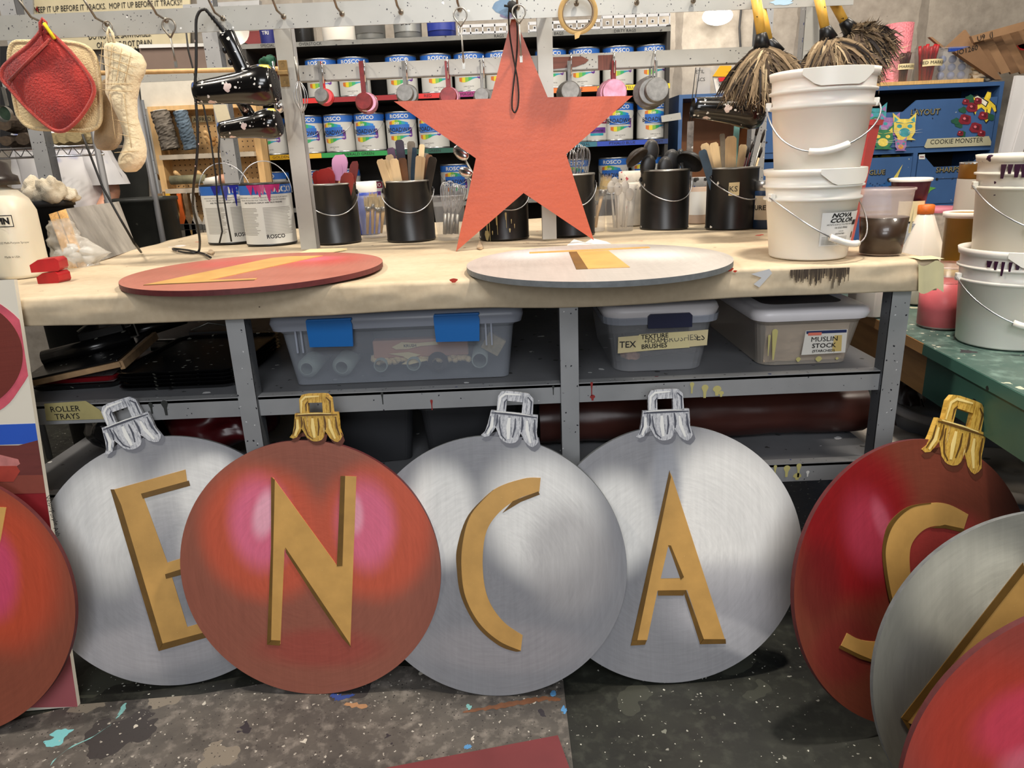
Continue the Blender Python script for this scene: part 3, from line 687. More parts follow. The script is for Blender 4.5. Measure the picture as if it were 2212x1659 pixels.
# ------------------------------------------------------------------ steel rack standing on the bench
RY = 2.05
def wtube(b, p, q, w_, d_, m, axis='x'):
    p, q = Vector(p), Vector(q); c = (p+q)/2
    if axis == 'x': b.box(c, (abs(q.x-p.x), d_, w_), m)
    else: b.box(c, (w_, d_, abs(q.z-p.z)), m)
def rack():
    t = thing('hanging_rack', 'pale steel rack of posts and rails standing on the bench, tools hung from it', 'rack', (0, 2.3, BZ))
    o = Vector((0, 2.3, BZ)); T = lambda p: Vector(p)-o
    # front top rail
    b = MB(); c = T(((-1.75+.93)/2, RY+.01, 1.5665)); b.box(c, (2.68, .004, .058), m_steel_lt); b.box(c+Vector((0, .017, .027)), (2.68, .034, .004), m_steel_lt)
    m_bl = mat('blue_paint_smear', (110, 140, 170), .5, noise=.2, nscale=40); m_yl2 = mat('yellow_paint_smear', (215, 190, 70), .5)
    b.build('top_rail', t)
    def smear(px, py, w_, h, m, y=RY+.0075):
        c = T(PY(px, py, y)); k = .00129*.5; bb = MB(); n = 14; rnd = random.Random(px)
        pts = [(c.x+cos(2*pi*i/n)*w_*k*rnd.uniform(.7, 1.2), c.y, c.z+sin(2*pi*i/n)*h*k*rnd.uniform(.7, 1.2)) for i in range(n)]
        bb.add(pts, [tuple(range(n))], m); bb.build('paint_smear', t)
    smear(1090, 16, 50, 36, m_bl); smear(1092, 30, 30, 18, mat('violet_smear', (120, 110, 140), .5)); smear(1690, 4, 46, 12, mat('sky_smear', (170, 200, 220), .5))
    # diagonal braces carrying the front rail back to the posts
    for x in (-1.72, -.63, .145, .92):
        b = MB(); b.tube([T((x, RY+.012, 1.575)), T((x, 2.3, 1.60))], .008, m_steel_dk, 6); b.build('bracket', t)
    posts = [(-1.45, 2.3), (.138, 2.27), (.925, 2.3)]
    # front posts from the photographed edges
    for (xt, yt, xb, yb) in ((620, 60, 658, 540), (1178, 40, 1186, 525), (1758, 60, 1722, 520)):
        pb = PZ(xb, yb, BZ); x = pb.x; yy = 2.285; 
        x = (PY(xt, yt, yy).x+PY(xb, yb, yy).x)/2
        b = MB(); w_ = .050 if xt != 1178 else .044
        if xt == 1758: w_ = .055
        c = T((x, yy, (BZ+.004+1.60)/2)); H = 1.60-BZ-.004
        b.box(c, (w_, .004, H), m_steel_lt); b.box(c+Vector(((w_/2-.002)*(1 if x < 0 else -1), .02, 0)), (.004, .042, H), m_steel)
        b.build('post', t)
    # lower front bar, sits behind the posts
    b = MB(); p = PY(640, 160, 2.33); q = PY(1622, 122, 2.33)
    b.box(T(((p.x+q.x)/2, 2.315, 1.459)), (q.x-p.x+.04, .004, .042), m_steel_lt); b.box(T(((p.x+q.x)/2, 2.333, 1.438)), (q.x-p.x+.04, .034, .004), m_steel_lt); b.build('lower_rail', t)
    m_brn = mat('brown_brushed_paint', (112, 66, 54), .5, noise=.4, nscale=5, nstretch=(1, 1, 60)); m_brn2 = mat('brown_brushed_paint_upright', (104, 58, 46), .5, noise=.4, nscale=5, nstretch=(60, 1, 1))
    b = MB(); A = PY(1185, 137, 2.312); B_ = PY(1272, 133, 2.312); a = T(A); c_ = T(B_)
    pts = [(a.x, a.y, a.z+.017), (c_.x-.02, a.y, c_.z+.015), (c_.x, a.y, c_.z+.005), (c_.x-.01, a.y, c_.z-.004), (c_.x-.04, a.y, c_.z-.013), (a.x, a.y, a.z-.017)]
    b.add(pts, [tuple(range(6))], m_brn); b.build('paint_smear', t)
    b = MB(); a = T(PY(1308, 135, 2.312)); b.box(a, (.044, .0006, .041), m_brn2); b.build('paint_smear', t)
    # rear frame
    for (xa, ya) in ((90, 340), (480, 250), (1638, 300)):
        x = PY(xa, ya, 2.9).x; zl = BZ+.006 if xa > 100 else .002; c = T((x, 2.9, (zl+1.95)/2)); b = MB()
        b.box(c, (.056, .004, 1.95-zl), m_steel); b.box(c+Vector((.026 if x < 0 else -.026, .025, 0)), (.004, .05, 1.95-zl), m_steel_dk); b.build('post', t)  # rear post side flange: shade put into the darker steel color
    b = MB(); b.box(T((-.35, 2.91, 1.93)), (3.0, .004, .06), m_steel); b.build('rear_rail', t)
    b = MB(); a = PY(405, 162, 2.9); b.box(T((-1.40, 2.893, a.z)), (.9, .004, .04), m_steel_lt); b.build('rear_rail', t)
    # hooks on the front rail
    for hx, hy in HOOKS:
        c = T(PY(hx, hy, RY+.004)); b = MB()
        b.tube([c, c+Vector((-.002, -.05, .006)), c+Vector((-.006, -.085, .045))], .003, m_hook, 7)
        b.ell(c+Vector((0, -.003, 0)), (.007, .004, .007), m_hook, seg=10, rings=6); b.build('hook', t)
    for hx, hy in BARHOOKS:
        c = T(PY(hx, hy, 2.31)); b = MB(); b.tube([c+Vector((0, .0, .026)), c+Vector((0, -.012, .03)), c+Vector((0, -.02, .018)), c+Vector((0, -.02, -.03))], .002, m_chrome, 6); b.build('hook', t)
    return t
HOOKS = [(96, 50), (232, 52), (360, 44), (482, 40), (613, 36), (739, 30), (866, 26), (993, 20), (1118, 16), (1245, 8), (1375, 6), (1497, 2), (1630, 0), (1770, -6)]
BARHOOKS = [(700, 158), (790, 155), (880, 152), (968, 148), (1045, 146), (1233, 140), (1325, 136), (1412, 132)]
rack()

# ------------------------------------------------------------------ the star
def star():
    Y0 = 2.092
    m_star = NT('coral_star_paint'); v = m_star.coord(); n1 = m_star.noise(m_star.coord((4, 1, 30), rot=(0, radians(25), 0)), 2.2, 5, .7); n2 = m_star.noise(v, 120, 2)
    c = m_star.ramp(n1.outputs[0], [(.3, lin((182, 84, 58))), (.7, lin((194, 92, 63)))]); m_star.l(c, m_star.b.inputs['Base Color'])
    m_star.b.inputs['Roughness'].default_value = .42; m_star.bump(n2.outputs[0], .25, .002)
    pts = [(1108, 28), (1183, 210), (1367, 207), (1223, 333), (1283, 519), (1131, 417), (985, 543), (1028, 342), (851, 219), (1060, 213)]
    W_ = [PY(x, y, Y0) for x, y in pts]; c0 = PY(1105, 240, Y0)
    t = thing('star_board', 'coral orange five-pointed star board hung from the rack by a black cord', 'star', c0)
    b = MB(); b.prism([(p.x-c0.x, p.z-c0.z) for p in W_], 0, .012, m_star.m); b.build('star', t)
    m_cord = mat('black_cord', (16, 16, 16), .7)
    b = MB(); yy = Y0-.004
    L = [(1104, 8), (1098, 22), (1100, 70), (1108, 120), (1113, 145), (1118, 170), (1121, 205), (1119, 232), (1112, 245), (1106, 236), (1106, 215), (1110, 175), (1114, 145), (1117, 110), (1118, 60), (1112, 12)]
    P_ = [PY(x, y, yy if y > 60 else RY-.012)-c0 for x, y in L]; P_ = [Vector(p) for p in P_]
    # smooth
    sm = []
    for i in range(len(P_)-1):
        for k in range(5): sm.append(P_[i].lerp(P_[i+1], k/5))
    sm.append(P_[-1])
    for _ in range(3): sm = [sm[0]]+[(sm[i-1]+sm[i]*2+sm[i+1])/4 for i in range(1, len(sm)-1)]+[sm[-1]]
    b.tube(sm, .0021, m_cord, 6); kc = PY(1106, 14, RY-.01)-c0
    b.ell(kc, (.012, .008, .014), m_cord, seg=10, rings=6, jit=.2); b.tube([kc, kc+Vector((-.02, -.004, .002))], .003, m_cord, 5)
    b.build('hanging_cord', t)
star()

def ringpin(hx, hy, L, label, big=0):
    c = PY(hx, hy, RY-.055); t = thing('ring_pin', label, 'pin', c, group=None)
    b = MB(); r = .0165
    ring = [Vector((sin(a)*r, 0, -.006-r+cos(a)*r*1.05)) for a in [k*2*pi/16 for k in range(1, 16)]]
    low = Vector((0, 0, -.006-r*2.6))
    loopp = [low]+[Vector((sin(a)*r, .001, -.004-r+cos(a)*r)) for a in [radians(d) for d in range(-140, 141, 20)]]+[low]
    b.tube(loopp, .0022, m_hook if big == 0 else m_dullmetal, 6); b.build('ring', t)
    b = MB(); b.tube([low, low+Vector((.001, 0, -L*.5)), low+Vector((.002, 0, -L))], .0024, m_dullmetal, 6)
    b.box(low+Vector((.002, 0, -L-.006)), (.007, .004, .016), m_dullmetal); b.build('rod', t)
ringpin(361, 36, .055, 'short paint-crusted metal ring pin hanging from the rail left of the hair dryer')
ringpin(993, 12, .085, 'metal ring pin hanging from the rail left of the coral star', 1)
ringpin(1120, 6, .075, 'brass-coloured metal ring pin hanging in front of the star point', 1)

def taperoll():
    c = PY(1248, 28, RY-.03); m_mt = mat('masking_tape_roll', (206, 170, 108), .55, noise=.1, nscale=80); m_core = mat('cardboard_core', (150, 130, 108), .8)
    t = thing('tape_roll', 'roll of tan masking tape hanging from a rail hook right of the star', 'tape roll', c, (radians(12), radians(4), 0))
    R = Matrix.Rotation(pi/2, 4, 'X')
    b = MB(); b.lathe([(.040, -.012), (.050, -.012), (.050, .012), (.040, .012), (.040, -.012)], m_mt, 48, R, True); b.build('tape', t, bevel=.0008)
    b = MB(); b.lathe([(.0376, -.0122), (.0399, -.0122), (.0399, .0122), (.0376, .0122), (.0376, -.0122)], m_core, 48, R); b.build('core', t)
    b = MB(); b.add([(-.006, -.013, -.046), (.012, -.013, -.040), (.006, -.016, -.056), (-.004, -.016, -.060)], [(0, 1, 2, 3)], m_mt); b.build('tape_end', t)
taperoll()

# ------------------------------------------------------------------ measuring cups
def cup_mesh(b, R, H, m, T, m2=None):
    b.lathe([(0, 0), (R*.84, 0)], m, 28, T, False); b.lathe([(R*.84, 0), (R*.90, .003)], m, 28, T, False); b.lathe([(R*.90, .003), (R, H), (R*1.05, H+.001), (R*1.0, H-.002), (R*.82, .004), (0, .004)], m, 28, T)
    if m2: b.lathe([(0, -.0006), (R*.78, -.0006)], m2, 28, T, False)
def cupset(px, py, dia_px, label, mats, tilt, handle_m, n=2, yoff=0, hw=.010):
    """a ring of cups hung by the handles, bottoms towards the viewer"""
    yy = 2.285+yoff; c = PY(px, py, yy); k = scale_at(c); R = dia_px*k/2*1.18
    top = PY(px, 140, yy).z
    t = thing('measuring_cup', label, 'cup', c)
    for i in range(n):
        m = mats[i % len(mats)]; rr = R*(1+.10*i)
        T = TR((.010*i*tilt, -.012*(n-1)+.012*i+.03, -.004*i), (-pi/2+radians(-6+8*i), radians(6*i*tilt), radians(3*i)))
        T = TR((.009*i*tilt, .012*i, -.003*i), (radians(-90-8+5*i), 0, radians(8*i*tilt)))
        b = MB(); cup_mesh(b, rr, rr*.95, m, T, mats[-1] if i == 0 and len(mats) > 2 else None); b.build('bowl', t)
        b = MB(); x = .012*i*tilt; L = top-c.z+.012
        b.box((x*.4, .020+.010*i, rr*.9+(L-rr*.9)/2), (hw, .0018, max(.02, L-rr*.8)), handle_m[i % len(handle_m)]); b.build('handle', t)
    return t
m_redmet = mat('paint_crusted_maroon_metal', (120, 38, 38), .35, .3, noise=.45, nscale=40, specks=[(60, .3, (225, 205, 195), .5)])
m_pinkmet = mat('paint_crusted_pink_metal', (190, 130, 150), .35, .4, noise=.5, nscale=30, specks=[(50, .4, (90, 50, 80), .5), (60, .4, (240, 235, 230), .5)])
m_redpl = mat('bright_red_plastic', (205, 38, 46), .35)
cupset(693, 205, 27, 'small metal measuring cups with a red one behind, leftmost on the lower rail', [m_cupm, m_redpl], 1, [m_cupm, m_redpl])
cupset(785, 218, 34, 'maroon paint-crusted measuring cup second from left on the lower rail', [m_redmet, m_pinkmet], 1, [m_redmet, m_cupm], hw=.014)
cupset(874, 200, 34, 'shiny metal measuring cup hanging third from left on the lower rail', [m_cupm, m_cupm], 1, [m_cupm])
cupset(968, 206, 34, 'red-stained measuring cup hanging just left of the star', [m_redmet, m_pinkmet], .4, [m_redmet], hw=.012)
cupset(1040, 206, 30, 'thin-handled metal measuring spoons partly behind the star', [m_cupm, m_cupm], 1, [m_cupm], hw=.004)
cupset(1232, 196, 38, 'stack of shiny nested cups hanging right of the star point', [m_cupm, m_cupm, m_cupm], .1, [m_cupm], 3, hw=.012)
cupset(1328, 198, 50, 'pink and white paint-crusted measuring cup hanging above the right star arm', [m_pinkmet, m_pinkmet], -.3, [m_redmet], hw=.013)
cupset(1420, 193, 48, 'large shiny measuring cup with scratched bottom, rightmost on the lower rail', [m_cupm, m_cupm, m_cupm], -1.6, [m_cupm], 3, hw=.006)
def small_ladle():
    c = PY(603, 232, 2.25); t = thing('ladle', 'small chrome ladle hanging behind the left rack post', 'ladle', c)
    b = MB(); b.ell((0, 0, 0), (.014, .014, .016), m_chrome); b.build('bowl', t)
    b = MB(); b.tube([(0, .004, .012), (-.004, .006, .09), (-.002, .006, .125)], .003, m_chrome); b.build('handle', t)
    c = PY(648, 195, 2.25); t = thing('whisk', 'wire whisk hanging just right of the left rack post', 'whisk', c)
    b = MB()
    for k in range(5):
        a = pi*k/5; b.tube([Vector((sin(u)*.020*cos(a), sin(u)*.020*sin(a), -.055-cos(u)*.008*(1 if 1 else 0)+.075*(abs(u)/pi))) for u in [(-pi+2*pi*q/16) for q in range(17)]], .0009, m_wire, 5)
    b.build('wires', t); b = MB(); b.tube([(0, 0, .02), (-.002, 0, .09)], .004, m_dullmetal); b.build('handle', t)
small_ladle()
def clamp():
    c = PY(613, 158, 2.272); t = thing('tool_clip', 'brass spring clip screwed to the left rack post', 'clip', c)
    m_br = mat('worn_brass', (150, 122, 78), .4, .7, noise=.3, nscale=40)
    b = MB(); b.box((0, 0, .018), (.026, .003, .034), m_br); b.box((0, 0, -.020), (.026, .003, .034), m_br); b.box((0, -.008, 0), (.030, .014, .012), m_br); b.build('clip', t, bevel=.003)
    for z in (.022, -.024):
        b = MB(); b.lathe([(0, -.002), (.004, -.002), (.005, 0)], m_steel_dk, 12, TR((0, -.002, z), (pi/2, 0, 0))); b.build('screw', t)
    a = PY(300, 160, 2.40); q = PY(600, 150, 2.40)
    b = MB(); b.tube([a-Vector((.15, 0, -.008)), q+Vector((.03, -.01, 0))], .007, m_wood, 10); b.build('broom_handle', label='thin wooden dowel held level behind the hair dryer', cat='stick')
clamp()

# ------------------------------------------------------------------ hair dryers
m_dry = mat('glossy_black_splattered', (14, 14, 15), .18, 0, specks=[(38, .45, (222, 205, 200), .5), (90, .45, (225, 225, 220), .45), (26, .22, (90, 120, 190), .5), (24, .2, (215, 195, 80), .5)], coat=.5)
def dryer(px, py, y, label, s=1.0, handle=True, ang=0, L=.20, gl=1):
    c = PY(px, py, y); t = thing('hair_dryer', label, 'hair dryer', c, (0, radians(ang), 0)); t.scale = (s, s, s)
    b = MB(); R = TR((0, 0, 0), (0, -pi/2, 0))
    b.lathe([(.026, .118), (.028, .116), (.030, .10), (.034, .05), (.040, .0), (.048, -.035), (.051, -.06), (.047, -.085), (.040, -.092), (0, -.092)], m_dry, 32, R); b.build('barrel', t)
    b = MB(); b.lathe([(0, .098), (.0255, .098), (.0275, .1185)], m_blackp, 24, R); b.build('nozzle', t)
    b = MB(); b.lathe([(.0395, -.0925), (.030, -.0935), (0, -.0935)], m_blackp, 24, R)
    for k in range(5): b.lathe([(.007*k+.003, -.0945), (.007*k+.006, -.0945)], m_dark, 24, R)
    b.build('rear_grille', t)
    return t
def dryer1():
    t = dryer(520, 190, 2.02, 'glossy black hair dryer splattered with paint, hanging by its handle', 1.0, ang=-4)
    c = t.location
    T = t.matrix_world
    L_ = lambda px, py, yy=2.02: Euler((0, radians(4), 0)).to_matrix() @ (PY(px, py, yy)-c)
    b = MB(); a, q = L_(532, 165), L_(487, 70); d = (q-a)
    b.tube([a, a+d*.15, a+d*.6, a+d*.95, q], [.024, .021, .021, .023, .020], m_dry, 14, flat=.7); b.build('handle', t)
    for f in (.35, .62):
        b = MB(); p = a+d*f+Vector((-.021, -.006, 0)); b.ell(p, (.006, .005, .009), m_blackp, seg=10, rings=6); b.build('switch', t)
    b = MB(); p2 = L_(444, 20); n = 14
    pts = [q.lerp(p2, k/n) for k in range(n+1)]
    b.tube(pts, [.0085-.004*k/n if k % 2 else .0065-.003*k/n for k in range(n+1)], m_blackp, 8); b.build('cord_guard', t)
    b = MB(); X = [(444, 20), (432, 22), (423, 40), (424, 90), (424, 150), (420, 190), (425, 240), (428, 300), (424, 360), (418, 400), (416, 450), (428, 490), (432, 520), (431, 545)]
    pts = [PY(x, y, 2.0) if y < 380 else PY(x, y, 2.0+(y-380)*.0011) for x, y in X]
    pts[-1] = PZ(431, 543, BZ+.008)
    X2 = [(420, 547), (395, 545), (375, 540), (372, 537), (385, 538), (410, 541), (440, 548), (455, 556)]
    pts += [PZ(x, y, BZ+.007) for x, y in X2]
    R4 = Euler((0, radians(4), 0)).to_matrix()
    pts = [R4 @ (p-c) for p in pts]
    sm = []
    for i in range(len(pts)-1):
        for k in range(4): sm.append(pts[i].lerp(pts[i+1], k/4))
    sm.append(pts[-1])
    for _ in range(2): sm = [sm[0]]+[(sm[i-1]+sm[i]*2+sm[i+1])/4 for i in range(1, len(sm)-1)]+[sm[-1]]
    m_cordp = mat('splattered_black_cord', (20, 19, 18), .5, specks=[(70, .35, (220, 190, 185), .4)])
    b.tube(sm, .0036, m_cordp, 7); b.build('power_cord', t)
dryer1()
t = dryer(548, 272, 2.12, 'smaller black hair dryer hanging lower behind the first one', .80, ang=-5)
b = MB(); b.tube([(-.004, 0, .03), (-.03, .0, .10), (-.05, 0, .16)], [.022, .02, .02], m_dry, 12, flat=.8); b.build('handle', t)
t = dryer(1580, 238, 2.28, 'black hair dryer hanging behind the feather dusters', 1.0, ang=6)
b = MB(); b.tube([(.03, 0, .03), (.05, .0, .08), (.06, 0, .14)], [.022, .02, .02], m_dry, 12, flat=.8); b.build('handle', t)
def cord2():
    b = MB(); pts = [PY(x, y, 2.5) for x, y in ((402, 70), (407, 110), (420, 160), (440, 230), (455, 300), (466, 380), (470, 440), (480, 500), (474, 525))]
    b.tube(pts, .003, mat('thin_black_cord', (22, 21, 20), .5), 6); b.build('power_cord', label='second thin black power cord trailing down beside the pegboard', cat='cord')
    b = MB(); pts = [PY(x, y, 2.15) for x, y in ((178, 290), (195, 335), (222, 405), (258, 470), (290, 525))]; pts.append(PZ(305, 545, BZ+.006))
    b.tube(pts, .0036, mat('thin_black_cord', (22, 21, 20), .5), 6); b.build('power_cord', label='black cord slanting down across the leaning gray metal panel', cat='cord')
    b = MB(); pts = [PY(x, y, 2.3) for x, y in ((476, 270), (472, 330), (476, 390), (484, 430), (492, 480), (500, 522))]
    b.tube(pts, .0028, mat('thin_black_cord', (22, 21, 20), .5), 6); b.build('power_cord', label='thin black cord hanging in front of the rear left steel post', cat='cord')
cord2()

# ------------------------------------------------------------------ fabric things
def cloth_mat(name, c1, c2, sc_=260):
    t = NT(name); v = t.coord(); n1 = t.noise(v, 9, 4); n2 = t.noise(v, sc_, 2)
    c = t.ramp(n1.outputs[0], [(.35, lin(c2)), (.55, lin(c1))]); t.l(c, t.b.inputs['Base Color']); t.b.inputs['Roughness'].default_value = .95
    t.b.inputs['Sheen Weight'].default_value = .3
    t.bump(n2.outputs[0], .9, .004); return t.m
m_rterry = cloth_mat('red_terry_cloth', (176, 50, 44), (110, 30, 34), 200); m_rbind = cloth_mat('red_cotton_binding', (190, 64, 52), (160, 50, 44), 500)
m_cterry = cloth_mat('cream_terry_cloth', (218, 196, 150), (196, 172, 128))
m_mitt = cloth_mat('cream_quilted_cotton', (228, 214, 178), (206, 186, 148), 90); m_mitt2 = cloth_mat('stained_quilted_cotton', (178, 152, 116), (120, 98, 74), 500)
def pad(name, label, c, poly, y0, th, m, mb_, hang=None):
    """soft pad grown from an outline: puffed front and back with a bound rim"""
    t = thing(name, label, 'pot holder', c)
    P_ = [PY(x, y, y0)-c for x, y in poly]; P_ = [Vector((p.x, 0, p.z)) for p in P_]
    ctr = sum(P_, Vector())/len(P_)
    # rounded resample
    R_ = []
    n = len(P_)
    for i in range(n):
        p0, p1, p2, p3 = P_[i-1], P_[i], P_[(i+1) % n], P_[(i+2) % n]
        for k in range(5):
            u = k/5; R_.append(.5*((2*p1)+(p2-p0)*u+(2*p0-5*p1+4*p2-p3)*u*u+(3*p1-p0-3*p2+p3)*u**3))
    b = MB(); rings = 10
    for side in (-1, 1):
        vs = []
        for j in range(rings+1):
            s_ = 1-j/rings
            for q in R_:
                v = ctr+(q-ctr)*s_; puff = th*(1-s_**4)
                w_ = .004*sin(v.x*38+v.z*22)*(1-s_)
                vs.append((v.x, side*puff*.5+(w_ if side < 0 else 0), v.z))
        N_ = len(R_); fs = []
        for j in range(rings):
            for i in range(N_):
                k = (i+1) % N_; f = (j*N_+i, j*N_+k, (j+1)*N_+k, (j+1)*N_+i); fs.append(f if side > 0 else f[::-1])
        b.add(vs, fs, m, True)
    b.build('pad', t)
    b = MB(); b.tube(R_, .0052, mb_, 8, closed=True); b.build('binding', t)
    return t
c = PY(120, 190, 2.0)
pad('pot_holder', 'square cream terry pot holder hanging behind the red one', PY(120, 190, 1.99), [(26, 96), (60, 90), (150, 92), (195, 108), (212, 150), (218, 230), (214, 268), (190, 281), (130, 280), (70, 276), (45, 258), (34, 230), (20, 140)], 1.99, .02, m_cterry, m_cterry)
t = pad('pot_holder', 'red terry cloth pot holder hanging by its corner at upper left', PY(100, 170, 1.95), [(93, 58), (104, 66), (150, 110), (190, 160), (203, 190), (198, 215), (176, 250), (152, 274), (132, 283), (108, 276), (60, 235), (20, 190), (4, 170), (6, 148), (30, 124), (60, 100), (84, 74)], 1.95, .022, m_rterry, m_rbind)
c = t.location
b = MB(); q = [PY(x, y, 1.936)-c for x, y in ((104, 82), (112, 88), (24, 178), (17, 170))]; b.tube([(q[0]+q[1])/2, (q[2]+q[3])/2], .006, m_rbind, 8, flat=.5); b.build('pocket_seam', t)
b = MB(); b.tube([PY(x, y, 1.94)-c for x, y in ((88, 76), (86, 50), (92, 40), (99, 48), (100, 72))], .004, m_rbind, 6); b.build('hanging_loop', t)
b = MB(); b.tube([PY(x, y, 1.934)-c for x, y in ((95, 50), (103, 62), (110, 72), (118, 84))], .0042, mat('yellow_yarn', (228, 200, 30), .8), 6); b.build('yarn', t, label='bright yellow yarn')
def mitt(label, outline, y0, m, th=.030):
    c = PY(outline[0][0], outline[0][1], y0); t = thing('oven_mitt', label, 'oven mitt', c)
    Ls = outline; b = MB(); n = 14; vs = []; fs = []
    # outline given as rows: (xl, xr, y)
    rows = []
    for i in range(len(Ls)-1):
        for k in range(4):
            u = k/4; rows.append(tuple(Ls[i][j]*(1-u)+Ls[i+1][j]*u for j in range(3)))
    rows.append(Ls[-1])
    for (xl, xr, y) in rows:
        a = PY(xl, y, y0); q = PY(xr, y, y0); ctr = (a+q)/2-c; rx = max(.002, (q.x-a.x)/2); d = min(th, rx*.9)
        for k in range(n):
            an = 2*pi*k/n; bumpy = 1+.05*sin(y*.5+k*2.1)
            vs.append((ctr.x+cos(an)*rx, sin(an)*d*bumpy, ctr.z+.15*cos(an)*0))
    for j in range(len(rows)-1):
        for k in range(n): fs.append((j*n+k, j*n+(k+1) % n, (j+1)*n+(k+1) % n, (j+1)*n+k))
    fs += [tuple(range(n-1, -1, -1)), tuple((len(rows)-1)*n+k for k in range(n))]
    b.add([(x, y, z) for x, y, z in vs], fs, m, True); b.build('mitt', t, subsurf=1); return t, c

m_stitch = mat('tan_stitching', (200, 176, 134), .9)
mitt2, c2 = mitt('stained cream oven mitt hanging behind the other mitt', [(222, 258, 170), (218, 262, 200), (220, 262, 235), (214, 262, 262), (205, 264, 285), (204, 262, 305), (210, 252, 320), (222, 244, 325)], 2.06, m_mitt2)
mitt1, c1 = mitt('cream quilted oven mitt hanging from the rail with a long thumb', [(232, 246, 88), (226, 280, 100), (224, 308, 120), (226, 318, 140), (228, 314, 160), (228, 304, 180), (228, 300, 200), (236, 296, 215), (246, 296, 235), (256, 298, 255), (264, 304, 275), (270, 312, 300), (266, 316, 320), (256, 316, 340), (256, 312, 352), (262, 304, 364), (272, 294, 372)], 2.0, m_mitt)
b = MB()
for (xs, ys, xe, ye) in ((232, 108, 300, 128), (228, 122, 308, 150), (228, 138, 304, 168), (236, 92, 228, 170), (256, 100, 246, 176), (276, 108, 264, 178), (296, 118, 282, 180), (228, 184, 300, 184), (229, 196, 299, 200), (250, 205, 262, 300), (280, 205, 296, 320), (262, 260, 306, 272), (268, 290, 312, 300), (260, 330, 312, 326)):
    pts = [PY(xs+(xe-xs)*k/6, ys+(ye-ys)*k/6, 2.0)-c1 for k in range(7)]
    pts = [Vector((p.x, -.0305, p.z)) for p in pts]; b.tube(pts, .0008, m_stitch, 5)
b.build('quilting_seam', mitt1, kind='stuff')
b = MB(); b.tube([PY(x, y, 1.985)-c1 for x, y in ((236, 92), (232, 72), (236, 60), (243, 72), (246, 92))], .004, m_mitt, 6); b.build('hanging_loop', mitt1)
b = MB(); b.tube([Vector((cos(a)*.012, 0, sin(a)*.013)) for a in [k*2*pi/16 for k in range(16)]], .0015, m_hook, 6, closed=True, T=TR(PY(232, 58, 1.99)-c1)); b.build('metal_ring', mitt1)
b = MB(); th = [PY(x, y, 2.01)-c1 for x, y in ((258, 232), (248, 255), (236, 282), (226, 300))]

# ------------------------------------------------------------------ feather dusters
m_fe = []
for i, cc in enumerate([(72, 58, 46), (128, 108, 82), (176, 156, 124), (34, 27, 24), (96, 80, 60)]): m_fe.append(mat('feather_%s' % ('brown', 'tan', 'pale', 'dark', 'gray')[i], cc, .9))
def duster(label, hand, base, spread, y0, seed, nf=1500, tipdark=True):
    """hand: handle pixel line top->ferrule top->ferrule bottom; base: ferrule bottom; spread: list of fan target pixels"""
    rnd = random.Random(seed)
    c = PY(*base, y0); t = thing('feather_duster', label, 'feather duster', c)
    P_ = [PY(x, y, y0)-c for x, y in hand]
    b = MB(); b.tube([P_[0], P_[1]], [.0125, .0115], m_bamboo, 12); b.build('handle', t)
    b = MB(); b.tube([P_[1]+(P_[0]-P_[1])*.02, P_[1], P_[2]], [.0125, .014, .023], m_blackp, 16); b.build('ferrule', t)
    b = MB(); 
    S_ = [PY(x, y, y0)-c for x, y in spread]
    for i in range(nf):
        k = rnd.random()*(len(S_)-1); j = int(k); u = k-j; tgt = S_[j].lerp(S_[min(j+1, len(S_)-1)], u)
        L = rnd.uniform(.30, 1.0)**.8
        root = Vector((rnd.uniform(-.016, .016), rnd.uniform(-.02, .02), rnd.uniform(-.01, .006)))
        dep = rnd.uniform(-1, 1)
        end = root+(tgt-root)*L+Vector((rnd.uniform(-.02, .02), dep*.075*L, rnd.uniform(-.012, .012)))
        d = end-root; mid = root+d*.5+Vector((d.x*.10, dep*.018, abs(d.x)*.22+.008))
        w_ = rnd.uniform(.0012, .0032); side = Vector((d.z, 0, -d.x)).normalized() if (d.x or d.z) else Vector((1, 0, 0))
        side = (side+Vector((0, rnd.uniform(-.8, .8), 0))).normalized()
        m = m_fe[rnd.choice([3, 0, 4, 0, 3] if dep > .3 else ([1, 2, 1, 4, 0] if L < .75 or rnd.random() < .35 else [0, 3, 4, 1]))]
        pts = []; N = 4
        for q in range(N+1):
            a = q/N; p = root*(1-a)**2+mid*2*a*(1-a)+end*a*a
            ww = w_*(.5+1.2*sin(pi*min(1, a*1.05)))*(1 if q < N else .12)
            pts += [p-side*ww, p+side*ww]
        b.add(pts, [(2*q, 2*q+1, 2*q+3, 2*q+2) for q in range(N)], m, False)
        # ragged barbs
        for q in range(3):
            a = rnd.uniform(.4, 1); p = root*(1-a)**2+mid*2*a*(1-a)+end*a*a; s_ = side*rnd.choice((-1, 1))*rnd.uniform(.006, .014)+d.normalized()*rnd.uniform(.008, .02)
            b.add([p, p+d.normalized()*.003+side*.001, p+s_], [(0, 1, 2)], m)
    b.build('feathers', t, kind='stuff')
    return t

